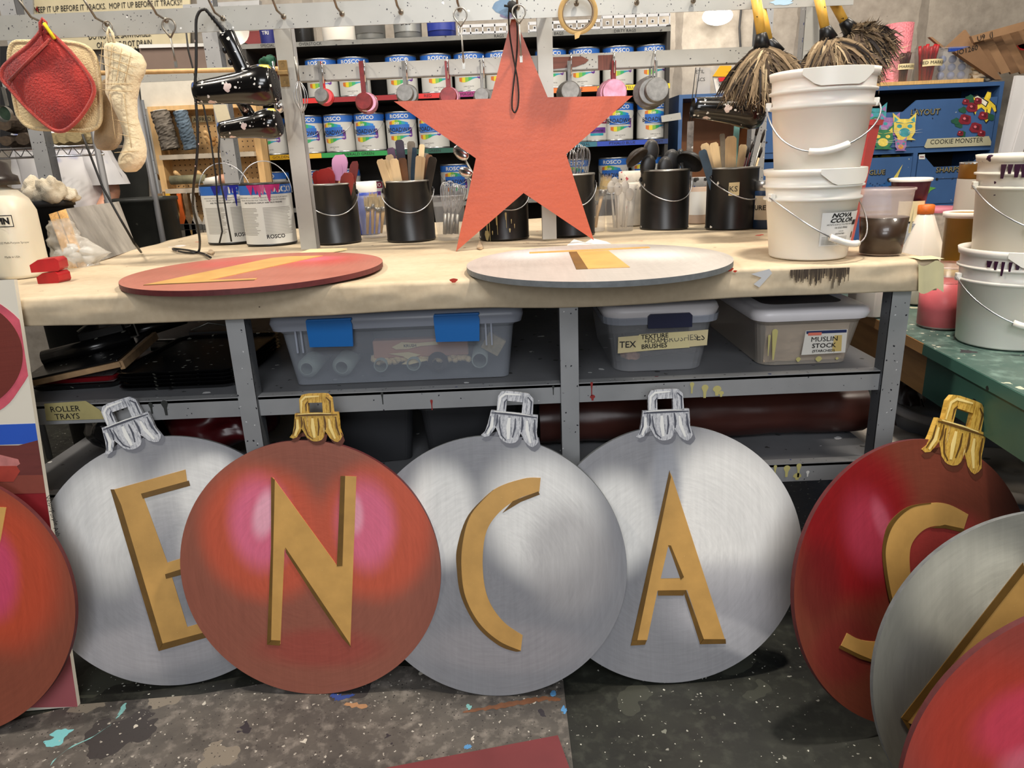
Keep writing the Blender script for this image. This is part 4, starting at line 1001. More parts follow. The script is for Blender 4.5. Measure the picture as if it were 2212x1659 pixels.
duster('feather duster with yellow bamboo handle hanging left, fanned toward the white bucket', [(1632, -8), (1644, 74), (1646, 106)], (1646, 108), [(1560, 215), (1568, 228), (1600, 238), (1630, 240), (1660, 250), (1690, 215), (1715, 190)], 2.0, 1)
duster('second feather duster on the left hook, its handle leaning right behind the first', [(1640, 0), (1660, 88), (1678, 118)], (1680, 118), [(1640, 235), (1680, 210), (1710, 200), (1735, 180)], 2.07, 2, 900)
duster('feather duster with straight yellow handle hanging over the white buckets', [(1768, -10), (1782, 60), (1790, 86)], (1790, 88), [(1722, 180), (1745, 190), (1775, 190), (1810, 192), (1850, 195), (1890, 190), (1885, 160)], 2.0, 3, 1700)
duster('feather duster slanting right with its head bushed out over the blue cabinet', [(1790, -16), (1823, 46), (1842, 70)], (1843, 72), [(1850, 60), (1880, 70), (1915, 90), (1930, 120), (1920, 150), (1890, 175), (1850, 160), (1830, 120)], 2.1, 4, 1900)
# ------------------------------------------------------------------ paint cans
m_tin = mat('tin_can', (150, 152, 154), .32, .85)
m_cangray = mat('can_label_gray', (186, 186, 182), .45)
m_lid = mat('can_lid', (172, 174, 176), .3, .9)
RBW = [mat('label_'+n, c, .45) for n, c in (('yellow', (206, 188, 50)), ('orange', (196, 110, 50)), ('lime', (116, 164, 64)), ('green', (40, 150, 90)), ('teal', (30, 140, 160)), ('azure', (30, 120, 200)), ('purple', (92, 46, 130)), ('magenta', (170, 40, 110)))]
RC, HC = .0805, .192
def can_parts(t, R=RC, H=HC, label='broadway', bail=True, bodym=None, open_top=False, band=None, lname='label', lab2=None):
    bm = bodym or m_tin
    b = MB(); b.lathe([(0, .001), (R*.97, .001), (R, .003), (R, .006), (R*.985, .008), (R*.985, H-.008), (R, H-.006), (R, H-.001), (R*.95, H), (R*.92, H-.004)], bm, 56); b.build('body', t)
    if not open_top:
        b = MB(); b.lathe([(R*.925, H-.003), (R*.88, H-.001), (R*.86, H-.006), (0, H-.006)], m_lid, 36); b.build('lid', t)
    else:
        b = MB(); b.lathe([(R*.925, H-.003), (R*.93, H-.03), (0, H-.03)], m_lid, 36); b.build('rim', t)
    b = MB(); RR = R*.985; hw = pi*RR*.62
    w_ = lambda a0, a1, top, bot, m, off=.0006: wstrip(b, RR, a0, a1, top, bot, m, off+.0004, max(4, int(abs(a1-a0)/.009)))
    if label in ('broadway', 'quart'):
        w_(-hw, hw, H-.010, .010, m_cangray); w_(-hw, hw, H-.008, H-.040, band or m_blue, .0009)
        b.text('ROSCO', .026, m_lblwhite, fn=wrap(RR, .0018, H-.0245), bold=.02, sx=1.15)
    if label == 'broadway':
        zz = H-.062; W_ = R*.72
        cols = [RBW[1], RBW[0], RBW[2], RBW[3], RBW[4], RBW[5]]
        for i, m in enumerate(cols):
            x0 = -W_+2*W_*i/6*.9; x1 = x0+2*W_/6*.92
            w_(x0, x1, lambda x: zz+.022-abs(x+W_*.3)*.24, lambda x: zz-.012, m, .0009)
            w_(x0+W_*.1, x1+W_*.1, H-.120, lambda x: H-.134-.010*sin((x+W_)*45), m, .0009)
        w_(-W_, W_*.92, lambda x: zz-.002-.05*max(0, x)*.2, H-.110, m_blue, .0012)
        w_(W_*.80, W_*1.18, lambda x: H-.078-abs(x-W_)*.4, lambda x: H-.128+abs(x-W_)*.5, RBW[6], .0010)
        b.text('OFF', .016, m_lblwhite, fn=wrap(RR, .0018, zz+.002), bold=.02, sx=1, align='RIGHT')
        b.text('BROADWAY', .030, m_ink, fn=wrap(RR, .0020, H-.092), bold=.03, sx=.84)
        b.text("ARTIST'S PAINT & INTERIOR FINISH", .0095, m_lblwhite, fn=wrap(RR, .0018, H-.115), bold=.04, sx=.82)
        b.text('SUPER SATURATED', .007, m_ink, fn=wrap(RR, .0012, .028), sx=.9); b.text('6070', .006, m_ink, fn=wrap(RR, .0012, .020))
    elif label == 'quart':
        w_(-R*.7, R*.9, H*.55, H*.34, RBW[6], .0012); w_(-R*.7, R*.6, H*.33, H*.24, RBW[4], .0010)
        b.text('SATURATED', .012, m_ink, fn=wrap(RR, .0018, H*.42), bold=.03)
    elif label == 'back':
        w_(-hw, hw, H-.008, .008, m_lblwhite); w_(-hw, hw, H-.006, H-.036, m_blue, .0009)
        b.text('ROSCO', .030, m_lblwhite, fn=wrap(RR, .0014, H-.022), bold=.03, sx=1.15, align='LEFT')
        r = random.Random(5)
        for i, s_ in enumerate(("ROSCO'S PAINT IS A COMPACT RANGE OF INTENSE FLAT ARTISTS'", 'COLORS, PRODUCED FOR THEATRE, FILM, ENTERTAINMENT', 'AND TELEVISION, DISPLAY AND FAUX FINISHES')):
            b.text(s_, .0062, m_ink, fn=wrap(RR, .0012, H-.046-.008*i), bold=.03)
        m_gt = mat('fine_print_gray', (150, 148, 142), .6)
        for i in range(19):
            z = H-.078-i*.0048
            if z < .03: break
            w_(-hw*.6, -hw*.6+hw*.5*r.uniform(.8, 1), z, z-.0022, m_gt, .0009); w_(.0, hw*.62*r.uniform(.8, 1), z, z-.0022, m_gt, .0009)
        b.text('ROSCO', .018, m_ink, fn=wrap(RR, .0012, .032), bold=.03, align='LEFT')
    b.build(lname, t)
    if bail:
        b = MB()
        for sx in (-1, 1): b.ell((sx*R*1.01, 0, H*.80), (.004, .010, .010), m_blackp, seg=12, rings=6)
        b.build('bail_ear', t)
        b = MB(); dr = .070
        pts = [Vector((R*1.01*cos(a), -R*1.06*sin(a)*1.0, H*.80-dr*sin(a))) for a in [pi*k/20 for k in range(21)]]
        b.tube(pts, .0012, m_wire, 6); b.build('bail_handle', t)
def gallon(label, loc, rz=0, group=None):
    t = thing('paint_can', label, 'paint can', loc, (0, 0, rz), group); can_parts(t); return t
proto = None
def place_can(px, y0, z, label, rz=0, group='gallon paint cans on the wall shelves'):
    global proto
    p = PY(px, 300, y0); # x from any row: correct with the true height
    # find X so the can centre at height z+H/2 projects on px
    X = 0.0
    for _ in range(6):
        q = Vector((X, y0, z+HC/2))-CP; d = q.dot(fwd); sx = 1106+FPX*q.dot(CR)/d; X += (px-sx)*d/FPX
    if proto is None: proto = gallon(label, (X, y0, z), rz, group); return proto
    return dup(proto, (X, y0, z), (0, 0, rz), label, group)
# ------------------------------------------------------------------ wall shelf unit
SY = 3.94; SZ = [1.792, 1.527, 1.258, .985]
m_shdk = mat('dark_shelf_board', (52, 50, 48), .8, noise=.25, nscale=6)
m_shgr = mat('gray_shelf_edge', (120, 120, 116), .6, noise=.2, nscale=20, specks=[(60, .3, (60, 60, 60), .4)])
def shelf_unit():
    x0, x1 = PY(600, 300, SY).x-.12, PY(1443, 300, SY).x
    t = thing('shelf_unit', 'dark wall shelf unit with coloured tape on its shelf edges holding paint cans', 'shelves', ((x0+x1)/2, SY, .6))
    o = Vector(t.location); D = WALLY-SY-.02
    for i, z in enumerate(SZ+[.74]):
        b = MB(); b.box(Vector(((x0+x1)/2, SY+D/2, z-.011))-o, (x1-x0, D, .020), m_shdk); b.box(Vector(((x0+x1)/2, SY-.001, z-.011))-o, (x1-x0, .002, .022), m_shgr); b.build('shelf', t)
    b = MB(); b.box(Vector(((x0+x1)/2, WALLY-.012, 1.25))-o, (x1-x0, .010, 1.2), mat('shelf_back_panel', (62, 58, 54), .9, noise=.3, nscale=5)); b.build('back_panel', t)
    for x in (x0+.01, x1-.009):
        b = MB(); b.box(Vector((x, SY+D/2, 1.2))-o, (.018, D, 1.2), m_shdk); b.build('side_panel', t)
    tp = lambda n, c: mat('tape_'+n, c, .45)
    spec = [(1, 640, 715, 'red', (196, 38, 36), ''), (1, 716, 870, 'dark_red', (140, 26, 32), 'DEEP RED'), (1, 871, 975, 'red', (196, 38, 36), 'RED'), (1, 976, 1055, 'magenta', (150, 30, 110), 'MAGENTA'),
            (1, 1190, 1290, 'orange', (216, 108, 30), 'ORANGE'), (1, 1291, 1447, 'yellow', (226, 200, 40), 'YELLOW'),
            (2, 552, 690, 'golden', (216, 168, 36), 'GOLDEN YELLOW'), (2, 691, 850, 'green', (40, 140, 70), 'EMERALD GREEN'), (2, 851, 985, 'dark_green', (24, 80, 66), 'PTHALO GREEN'),
            (2, 1240, 1289, 'teal', (50, 110, 130), 'TEAL'), (2, 1290, 1398, 'blue', (40, 70, 170), 'PTHALO BLUE'), (2, 1399, 1443, 'navy', (36, 56, 110), 'NAVY')]
    for row, pa, pb, n, c, txt in spec:
        z = SZ[row]-.011; a = PY(pa, 300-(0 if row == 2 else 110), SY-.003); q = PY(pb, 300-(0 if row == 2 else 110), SY-.003)
        b = MB(); b.box(Vector(((a.x+q.x)/2, SY-.003, z))-o, (q.x-a.x, .001, .024), tp(n, c))
        if txt: b.text(txt, .019, m_ink, TR(Vector(((a.x+q.x)/2, SY-.0042, z))-o), sx=1.15)
        b.build('shelf_tape', t, label=n.replace('_', ' ')+' tape strip'+(' reading '+txt if txt else ''))
    b = MB()
    for px, s_ in ((668, 'OVERSTOCK'), (575, 'SPECIAL'), (1078, 'RAGS'), (1207, 'BAGS'), (1350, 'DIRTY RAGS')):
        a = PY(px, 78, SY-.0045); b.text(s_, .020, m_ink, TR(Vector((a.x, SY-.0036, SZ[0]-.011))-o))
    b.build('lettering', t)
shelf_unit()
CY = SY+.10
row2 = [697, 766, 868, 943, 1015, 1082, 1190, 1262, 1335, 1408]
row3 = [585, 667, 735, 800, 868, 937, 1240, 1335, 1408]
row4 = [596, 672, 748, 985, 1240, 1325, 1396]
col = {697: 'first', 766: 'second', 868: 'third', 943: 'fourth', 1015: 'fifth'}
names2 = ['above the red tape, leftmost of the upper row', 'second in the upper row above dark red tape', 'third in the upper row above the red tape', 'upper row behind the red-stained cup', 'upper row marked 25, left of the star', 'upper row half hidden by the star tip', 'upper row just right of the middle post', 'above the orange tape right of the middle post', 'above the yellow tape, second from the right end', 'with yellow drips at the right end of the upper row']
names3 = ['above the golden tape behind the small hair dryer', 'with golden drips right of the left post', 'above the left end of the green tape', 'with a green drip above the green tape', 'above the right end of the green tape', 'above the dark green tape beside the star', 'hidden behind the star above the teal tape', 'above the blue tape under the right star arm', 'above the navy tape at the right end']
names4 = ['on the lower shelf under the golden tape', 'on the lower shelf right of the left post', 'on the lower shelf behind the red spatulas', 'on the lower shelf behind the clear whisk cup', 'on the lower shelf behind the tall whisks', 'with scribbled lid on the lower shelf left of the ladles', 'on the lower shelf behind the black ladles']
rr = random.Random(11)
for row, xs, nm in ((1, row2, names2), (2, row3, names3), (3, row4, names4)):
    for x, n_ in zip(xs, nm):
        place_can(x, CY, SZ[row], 'paint can with blue band '+n_, rr.uniform(-.35, .25) if x not in (868, 1335) else 0)
m_yd = mat('golden_paint_drip', (222, 170, 40), .4)
def drip(px, py, y0, segs, m, label):
    b = MB(); P_ = [PY(px+dx, py+dy, y0) for dx, dy in segs]; b.add(P_, [tuple(range(len(P_)))], m); return b
# small cans on the lower shelf
def quart(px, z, y0, label, band, H=.10, R=.048):
    X = 0
    for _ in range(6):
        q = Vector((X, y0, z+H/2))-CP; d = q.dot(fwd); X += (px-(1106+FPX*q.dot(CR)/d))*d/FPX
    t = thing('small_paint_can', label, 'paint can', (X, y0, z)); can_parts(t, R, H, 'quart', False, band=band)
m_bmaroon = mat('label_maroon', (120, 36, 62), .45)
quart(809, SZ[3]+.0, CY-.02, 'small paint can with maroon band on the lower shelf between two black cans', m_bmaroon, .125, .052)
quart(1288, SZ[2]+.0, CY-.03, 'small paint can with maroon band under the right star arm', m_bmaroon, .13, .055)
# top shelf goods
def tub(px, w_, h, m, mlid, label, z=SZ[0], y0=CY-.02, txt=None, txtm=None, name='tub', cat='tub', band=None):
    X = 0; H = h
    for _ in range(6):
        q = Vector((X, y0, z+H/2))-CP; d = q.dot(fwd); X += (px-(1106+FPX*q.dot(CR)/d))*d/FPX
    R = w_*scale_at(Vector((X, y0, z)))/2
    t = thing(name, label, cat, (X, y0, z))
    b = MB(); b.lathe([(0, .001), (R*.92, .001), (R*.95, .006), (R, H-.012)], m, 32); b.build('body', t)
    b = MB(); b.lathe([(R*1.02, H-.018), (R*1.04, H-.016), (R*1.04, H-.002), (R*.98, H), (R*.9, H-.003), (0, H-.003)], mlid, 32); b.build('lid', t)
    if txt or band:
        b = MB()
        if band: wstrip(b, R, -R*1.1, R*1.1, H*.75, H*.2, band, .0008, 10)
        if txt: b.text(txt, H*.2, txtm or m_ink, fn=wrap(R, .0016, H*.45), bold=.01)
        b.build('label', t)
    return t
m_navy = mat('navy_label', (40, 44, 110), .45); m_tin2 = mat('gray_tin', (140, 142, 140), .4, .5, noise=.15, nscale=20)
tub(578, 34, .12, m_navy, mat('orange_lid', (226, 150, 30), .5), 'navy tub with orange base left of the left post on the top shelf', txt='TRI', txtm=m_lblwhite)
tub(654, 46, .14, m_black, m_blackp, 'black splattered can on the top shelf right of the left post')
tub(733, 78, .16, m_white_pl, m_white_pl, 'white tub with label on the top shelf beside the black can')
tub(799, 66, .15, m_tin2, m_lid, 'gray tin with fine print on the top shelf above the third cup', band=mat('dark_print', (80, 80, 78), .6))
tub(880, 62, .15, m_tin2, m_lblwhite, 'gray can marked S/25 on the top shelf', txt='S/25', band=m_tin2)
tub(953, 64, .15, mat('deep_blue_can', (28, 44, 120), .4), m_lblwhite, 'deep blue can with white rim on the top shelf left of the ring pin', band=mat('deep_blue2', (34, 52, 140), .4))
def tray(pa, pb, label, z=SZ[0], y0=SY+.03, h=.045):
    a = PY(pa, 60, y0); q = PY(pb, 60, y0); w_ = q.x-a.x
    t = thing('plastic_rack_tray', label, 'tray', ((a.x+q.x)/2, y0, z))
    mw_ = mat('gray_white_plastic', (190, 192, 196), .5, noise=.08, nscale=20)
    b = MB(); b.box((0, .07, .004), (w_, .14, .006), mw_); b.box((0, 0, h), (w_, .006, .014), mw_); b.box((0, 0, .012), (w_, .006, .010), mw_)
    n = max(3, int(w_/.055))
    for k in range(n+1): b.box((-w_/2+w_*k/n, 0, h/2+.004), (.006, .006, h), mw_)
    b.build('frame', t); 
    for k in range(n):
        b = MB(); b.box((-w_/2+w_*(k+.5)/n, .004, h*.55), (.016, .006, .016), mw_); b.box((-w_/2+w_*(k+.5)/n, .000, h*.55), (.008, .003, .008), m_ink); b.build('socket', t)
tray(990, 1095, 'white plastic grid tray on the top shelf left of the star tip'); tray(1142, 1298, 'gray white socketed tray on the top shelf right of the middle post'); tray(1300, 1446, 'gray white socketed tray at the right end of the top shelf', h=.06)
# ------------------------------------------------------------------ things on the bench
TZ = .712
BT = BZ+.0022
def xat(px, y0, z):
    X = 0.0
    for _ in range(8):
        q = Vector((X, y0, z))-CP; d = q.dot(fwd); X += (px-(1106+FPX*q.dot(CR)/d))*d/FPX
    return X
def on_bench(px, py, R=0, z=BZ):
    p = PZ(px, py, z); p.y += R; p.x = xat(px, p.y, z+.05) if False else p.x*(p.y/(p.y-R)) if R else p.x
    p.z = z+.0022; return p
def tcan(name, label, cat, p, rz=0): return thing(name, label, cat, p, (0, 0, rz))

def black_can(px, py, label, rz=0, lab=None, sc_=1.0):
    R, H = .0825*sc_, .195*sc_; p = on_bench(px, py, R); t = thing('black_can', label, 'can', p, (0, 0, rz))
    b = MB(); b.lathe([(0, .001), (R*.97, .001), (R, .003), (R, .006), (R*.985, .008), (R*.985, H-.008), (R, H-.006), (R, H-.001), (R*.97, H), (R*.93, H-.002), (R*.93, H-.02), (R*.95, .01), (0, .008)], m_black, 44); b.build('body', t)
    b = MB(); b.lathe([(R*1.004, H-.005), (R*1.004, H-.0005), (R*.965, H+.0008), (R*.93, H-.001)], m_dullmetal, 44); b.build('rim', t)
    b = MB()
    for sx in (-1, 1): b.ell((sx*R*1.0, 0, H*.84), (.004, .009, .009), m_blackp, seg=12, rings=6)
    b.build('bail_ear', t)
    b = MB(); b.tube([Vector((R*1.06*cos(a), -R*1.08*sin(a), H*.84-.068*sin(a)*(1+.18*cos(a)))) for a in [pi*k/22 for k in range(23)]], .0019, m_wire, 6); b.build('bail_handle', t)
    if lab:
        b = MB(); f = wrap(R, .001, 0)
        b.add([f(x, z) for x, z in ((-.060, H-.046), (-.028, H-.045), (-.028, H-.086), (-.060, H-.086))], [(0, 3, 2, 1)], m_tape); b.text(lab, .022, m_ink, fn=wrap(R, .0014, H-.066), sx=1) if False else None
        g = wrap(R, .0016, 0); vs, fs = text_geo(lab, 'CENTER', 0, 0); b.add([g(x*.024-.046, z*.024+H-.066) for x, z in vs], fs, m_ink)
        b.build('tape_label', t, label='tape label with handwriting')
    return t, p, R, H
c1_, p1, R1, H1 = black_can(730, 530, 'black gallon can full of red spatulas right of the left rack post', .1)
c2_, p2, R2, H2 = black_can(890, 525, 'black gallon can holding paint stir sticks, left of the star')
c3_, p3, R3, H3 = black_can(1090, 522, 'black gallon can with cream paint drips mostly hidden behind the star', .15)
c4_, p4, R4, H4 = black_can(1232, 514, 'black gallon can holding wire whisks behind the right of the star', -.1)
c5_, p5, R5, H5 = black_can(1434, 500, 'glossy black gallon can full of black ladles and spoons')
c6_, p6, R6, H6 = black_can(1577, 500, 'paint-flecked black gallon can with stir sticks and brushes, nearest the white buckets', .3, 'KS')
# cream drips on can 3
m_cream = mat('cream_paint_drip', (196, 184, 132), .5)
b = MB(); f3 = wrap(R3, .0012, 0)
rnd = random.Random(4)
for k, (x, z, w_, h) in enumerate([(-.070, .075, .006, .075), (-.060, .10, .004, .10), (-.035, .10, .007, .05), (-.033, .10, .0025, .08), (-.005, .085, .006, .020), (-.004, .085, .0022, .045), (.012, .065, .003, .012), (.022, .05, .003, .012), (.006, .035, .006, .009), (-.050, .03, .004, .01), (-.072, .02, .02, .018)]):
    b.add([f3(x-w_/2, z), f3(x-w_*.35, z+w_*.6), f3(x+w_*.35, z+w_*.6), f3(x+w_/2, z), f3(x+w_*.2, z-h), f3(x-w_*.2, z-h)], [(0, 5, 4, 3, 2, 1)], m_cream)
b.build('paint_drip', c3_, kind='stuff')

def slat(name, label, cat, base, tip, w_, m, th=.003, round_=True, group=None, twist=0):
    """flat stick from base to tip (world points), face turned to the viewer"""
    base, tip = Vector(base), Vector(tip); d = tip-base; L = d.length; V = d.normalized(); U = V.cross(Vector((0, 1, 0))).normalized() * -1
    U = (U*cos(twist)+Vector((0, 1, 0))*sin(twist)).normalized(); U = (U-V*U.dot(V)).normalized(); Yd = V.cross(U)
    M = Matrix((U, Yd, V)).transposed().to_4x4(); M.translation = base
    b = MB(); h = w_/2
    if round_: poly = [(-h*.8, 0), (h*.8, 0), (h, L*.75), (h, L-h*.6), (h*.6, L-h*.12), (-h*.6, L-h*.12), (-h, L-h*.6), (-h, L*.75)]
    else: poly = [(-h, 0), (h, 0), (h, L), (-h, L)]
    b.prism(poly, -th/2, th/2, m); o = b.build(name, label=label, cat=cat, group=group); o.matrix_world = M; return o
m_stick = mat('pale_stir_stick_wood', (228, 202, 158), .6, noise=.12, nscale=5, nstretch=(20, 20, 2))
def stained(n, c): return mat('stained_stick_'+n, c, .5, noise=.4, nscale=18, specks=[(50, .25, (190, 185, 175), .35), (40, .2, (50, 40, 60), .4)])
mk_pur = stained('purple', (90, 66, 92)); mk_dpur = stained('dark_purple', (44, 36, 56)); mk_gray = stained('gray', (112, 104, 92)); mk_blue = stained('blue', (48, 72, 92)); mk_brn = stained('brown', (112, 74, 44)); mk_blk = stained('black', (46, 42, 36))
def sticks(can_p, H, lst, grp):
    for i, (px, py, w_, m, off, lbl) in enumerate(lst):
        y0 = can_p.y+off; tip = PY(px, py, y0+.02*(i % 3-1))
        base = Vector((can_p.x+(tip.x-can_p.x)*.25, can_p.y+off*.5, can_p.z+.02))
        slat('stir_stick', lbl, 'stir stick', base, tip, w_, m, group=grp if 'pale wooden' in lbl else None, twist=.25*((i*37) % 5-2)/2)
PW = 'pale wooden stir stick standing in the black can left of the star'
sticks(p2, H2, [(820, 343, .026, m_stick, -.045, PW), (829, 344, .026, m_stick, -.035, PW), (836, 345, .026, m_stick, -.03, PW), (850, 342, .028, m_stick, -.05, PW), (840, 333, .026, m_stick, .0, PW), (852, 336, .026, m_stick, .02, PW),
    (843, 318, .026, mk_pur, .03, 'mauve paint-stained stick at the left of the stir stick can'), (862, 301, .028, mk_dpur, .01, 'dark purple paint-crusted stick, tallest in the stir stick can'), (868, 340, .030, mk_brn, -.03, 'brown stained wide stick in the stir stick can'),
    (888, 304, .026, mk_gray, .02, 'gray crusted stick at the middle of the stir stick can'), (894, 318, .02, mk_blue, .0, 'blue-tipped stained stick in the stir stick can'), (912, 311, .018, m_stick, .01, 'long pale wooden stick rising highest right of center in the stir stick can'),
    (905, 336, .02, m_stick, -.03, PW), (913, 338, .02, m_stick, -.04, PW), (921, 330, .02, mk_gray, .03, 'gray thin stick behind the pale ones'), (936, 338, .028, mk_blk, -.02, 'black and rust stained stick leaning right in the stir stick can'), (928, 333, .024, mk_brn, .03, 'rust brown stick at the right of the stir stick can')], 'pale stir sticks in the can left of the star')
PW = 'pale wooden paint paddle standing in the flecked black can'
sticks(p6, H6, [(1521, 309, .026, m_stick, .0, PW), (1541, 307, .028, m_stick, -.01, PW), (1553, 315, .026, m_stick, .02, PW), (1579, 293, .034, m_stick, -.04, 'widest tall pale wooden paddle in the flecked black can'), (1606, 311, .026, m_stick, .0, PW), (1516, 323, .026, mk_blue, -.045, 'blue-black paint-stained paddle leaning left in the flecked can'),
    (1560, 288, .016, mk_gray, .04, 'gray metal spreader behind the pale paddles'), (1594, 244, .020, mat('teal_painted_stick', (110, 160, 160), .5, noise=.3, nscale=20), .05, 'tall teal-painted stick behind the wide paddle')], 'pale paddles in the flecked black can')
def brush_thin(px, py, bx, by, label, m, r=.0035):
    y0 = p6.y-.02; tip = PY(px, py, y0); base = Vector((PY(bx, by, y0).x, y0-.005, p6.z+.03)); d = tip-base
    t = thing('paint_brush', label, 'brush', base); b = MB(); b.tube([Vector((0, 0, 0)), d*.5, d*.86], [r, r*1.3, r*.9], m, 8); b.build('handle', t)
    b = MB(); b.tube([d*.86, d*.95, d], [r*1.1, r*1.6, r*.5], m_fe[3], 8); b.build('bristles', t)
m_mrn = mat('maroon_lacquer', (96, 34, 40), .3)
brush_thin(1640, 262, 1590, 430, 'longest thin black brush leaning right in the flecked can', m_blackp); brush_thin(1652, 280, 1598, 430, 'thin gray brush leaning right beside the white bucket', m_dullmetal, .003)
brush_thin(1628, 305, 1585, 430, 'thin maroon brush leaning right in the flecked can', m_mrn); brush_thin(1646, 318, 1600, 430, 'thin pale handled brush at the right rim of the flecked can', m_stick); brush_thin(1618, 318, 1580, 430, 'short dark brush in front of the pale paddle', m_mrn, .003)

def spatula(px, py, w_, m, off, label, H=.085):
    y0 = p1.y+off; tip = PY(px, py, y0); base = Vector((p1.x+(tip.x-p1.x)*.3, p1.y+off*.4, p1.z+.02))
    d = tip-base; L = d.length; V = d.normalized(); U = (Vector((1, 0, 0))-V*V.x).normalized(); Yd = V.cross(U)
    t = thing('spatula', label, 'spatula', base); M = Matrix((U, Yd, V)).transposed().to_4x4(); M.translation = base; t.matrix_world = M
    h = w_/2; b = MB(); b.prism([(-h*.75, L-H), (h*.75, L-H), (h, L-H*.3), (h*.85, L-.010), (h*.5, L), (-h*.55, L-.004), (-h*.95, L-.018), (-h, L-H*.4)], -.0045, .0045, m); b.build('blade', t, bevel=.003)
    b = MB(); b.prism([(-h*.3, L-H), (h*.3, L-H), (h*.35, L-H*.5), (h*.2, L-H*.35), (-h*.2, L-H*.35), (-h*.35, L-H*.5)], -.006, .006, m); b.tube([(0, 0, 0), (0, 0, L-H*.8)], .006, m_wood, 8); b.build('handle', t, bevel=.001)
m_pinkp = mat('lilac_silicone', (206, 150, 190), .4); m_red2 = mat('brick_silicone', (128, 42, 34), .42)
spatula(681, 369, .030, m_red, -.01, 'narrow red spatula at the left rim of the spatula can')
spatula(716, 359, .052, m_red2, .02, 'red spatula behind the wide red one')
spatula(701, 363, .060, m_red, -.04, 'wide red silicone spatula at the front left of the can')
spatula(734, 333, .052, m_pinkp, .0, 'lilac pink spatula standing tallest in the can')
spatula(752, 372, .044, m_red2, -.045, 'short brick-red spatula at the front right of the can')
spatula(745, 376, .040, m_red, .01, 'dark red spatula half hidden behind the brick-red one')
spatula(767, 347, .028, m_red2, -.01, 'red spatula leaning right, seen on edge')

def ladle(px, py, kind, s, off, label, tilt=0, m=None):
    y0 = p5.y+off; c = PY(px, py, y0); base = Vector((p5.x+(c.x-p5.x)*.25, p5.y+off*.3, p5.z+.03)); m = m or mat('dusty_black_plastic', (44, 43, 42), .45, noise=.3, nscale=14)
    t = thing('ladle' if kind == 'ladle' else 'serving_spoon', label, 'ladle' if kind == 'ladle' else 'spoon', c)
    b = MB()
    if kind == 'ladle':
        T = TR((0, 0, 0), (radians(-25), radians(tilt), 0))
        b.lathe([(0, -.0), (s*.5, .008*s/.05), (s*.85, s*.35), (s, s*.72), (s*.96, s*.72), (s*.8, s*.36), (s*.45, .012), (0, .006)], m, 24, T @ TR((0, 0, s*.4), (pi, 0, 0)))
    else:
        T = TR((0, 0, 0), (radians(78), radians(0), 0)) if False else TR((0, 0, 0), (0, radians(tilt), 0))
        b.ell((0, .004, 0), (s*.72, .010, s), m, T, 20, 12); b.ell((0, -.002, 0), (s*.62, .0075, s*.88), mat('black_bowl_inside', (30, 30, 30), .4), T, 20, 12)
    b.build('bowl', t)
    b = MB(); d = base-c; st = Vector((0, 0, -s*.75)) if kind != 'ladle' else Vector((-.7*s if tilt > 0 else .7*s, .0, -.2*s)) if tilt else Vector((0, 0, -s*.3))
    b.tube([st, st*.5+(d*.15), d*.6, d], [.007, .006, .006, .007], m, 8, flat=.6); b.build('handle', t)
m_gryp = mat('gray_brown_plastic', (74, 66, 58), .45, noise=.2, nscale=14)
ladle(1407, 326, 'spoon', .038, .03, 'gray brown serving spoon standing tallest among the ladles', 0, m_gryp)
ladle(1400, 358, 'spoon', .036, -.02, 'black oval spoon at the left of the ladle can', 10)
ladle(1450, 350, 'spoon', .042, .01, 'black spoon behind the round one in the ladle can', 5)
ladle(1437, 362, 'spoon', .036, -.045, 'round black spoon at the front of the ladle can', 0)
ladle(1470, 333, 'spoon', .018, .05, 'small black spoon tip behind the ladles', 0)
ladle(1372, 336, 'ladle', .042, -.01, 'black ladle with its bowl turned out to the left', -35, m_gryp)
ladle(1494, 344, 'ladle', .046, -.03, 'black ladle with its bowl turned out to the right toward the paddles', 35)

def steel_spoon(px, py, s, rot, label):
    c = PY(px, py, p3.y-.01); base = Vector((p3.x, p3.y, p3.z+.03)); t = thing('serving_spoon', label, 'spoon', c); b = MB()
    b.ell((0, 0, 0), (s*.66, .008, s), m_chrome, TR((0, 0, 0), (radians(-15), radians(rot), 0)), 18, 10); b.build('bowl', t); b = MB(); d = base-c; b.tube([d.normalized()*s*.9, d*.5, d], [.006, .005, .005], m_dullmetal, 8, flat=.6); b.build('handle', t)
steel_spoon(996, 330, .030, -50, 'shiny steel spoon leaning out left of the star above its foot'); steel_spoon(1006, 372, .024, -70, 'second steel spoon tip showing lower at the left edge of the star')
def whisk(px, py, base, s, label, grp=None):
    c = PY(px, py, base[1]); b0 = Vector((base[0], base[1], base[2])); t = thing('whisk', label, 'whisk', b0, group=grp); d = c-b0; L = d.length
    q = Vector((0, 0, 1)).rotation_difference(d.normalized()).to_matrix().to_4x4()
    b = MB(); n = 6
    for k in range(n):
        a = pi*k/n; pts = []
        for u in range(-10, 11):
            v = u/10; x = s*sin(pi*abs(v)**.8)*(1 if v > 0 else -1)*.5*1.9 if abs(v) < 1 else 0; z = L-(abs(v)**1.6)*L*.62
            pts.append((x*cos(a), x*sin(a), z))
        b.tube(pts, .0009, m_wire, 5, T=q)
    b.build('wires', t); b = MB(); b.tube([q @ Vector((0, 0, 0)), q @ Vector((0, 0, L*.40))], .006, m_dullmetal, 8); b.build('handle', t)
for i, (x, y, n_) in enumerate([(1232, 322, 'large wire whisk just right of the star edge, leaning left'), (1249, 310, 'tall wire whisk standing highest behind the star'), (1262, 316, 'wire whisk at the right of the whisk can')]):
    whisk(x, y, (p4.x+.02*(i-1), p4.y-.02+.03*i, p4.z+.03), .026, n_)

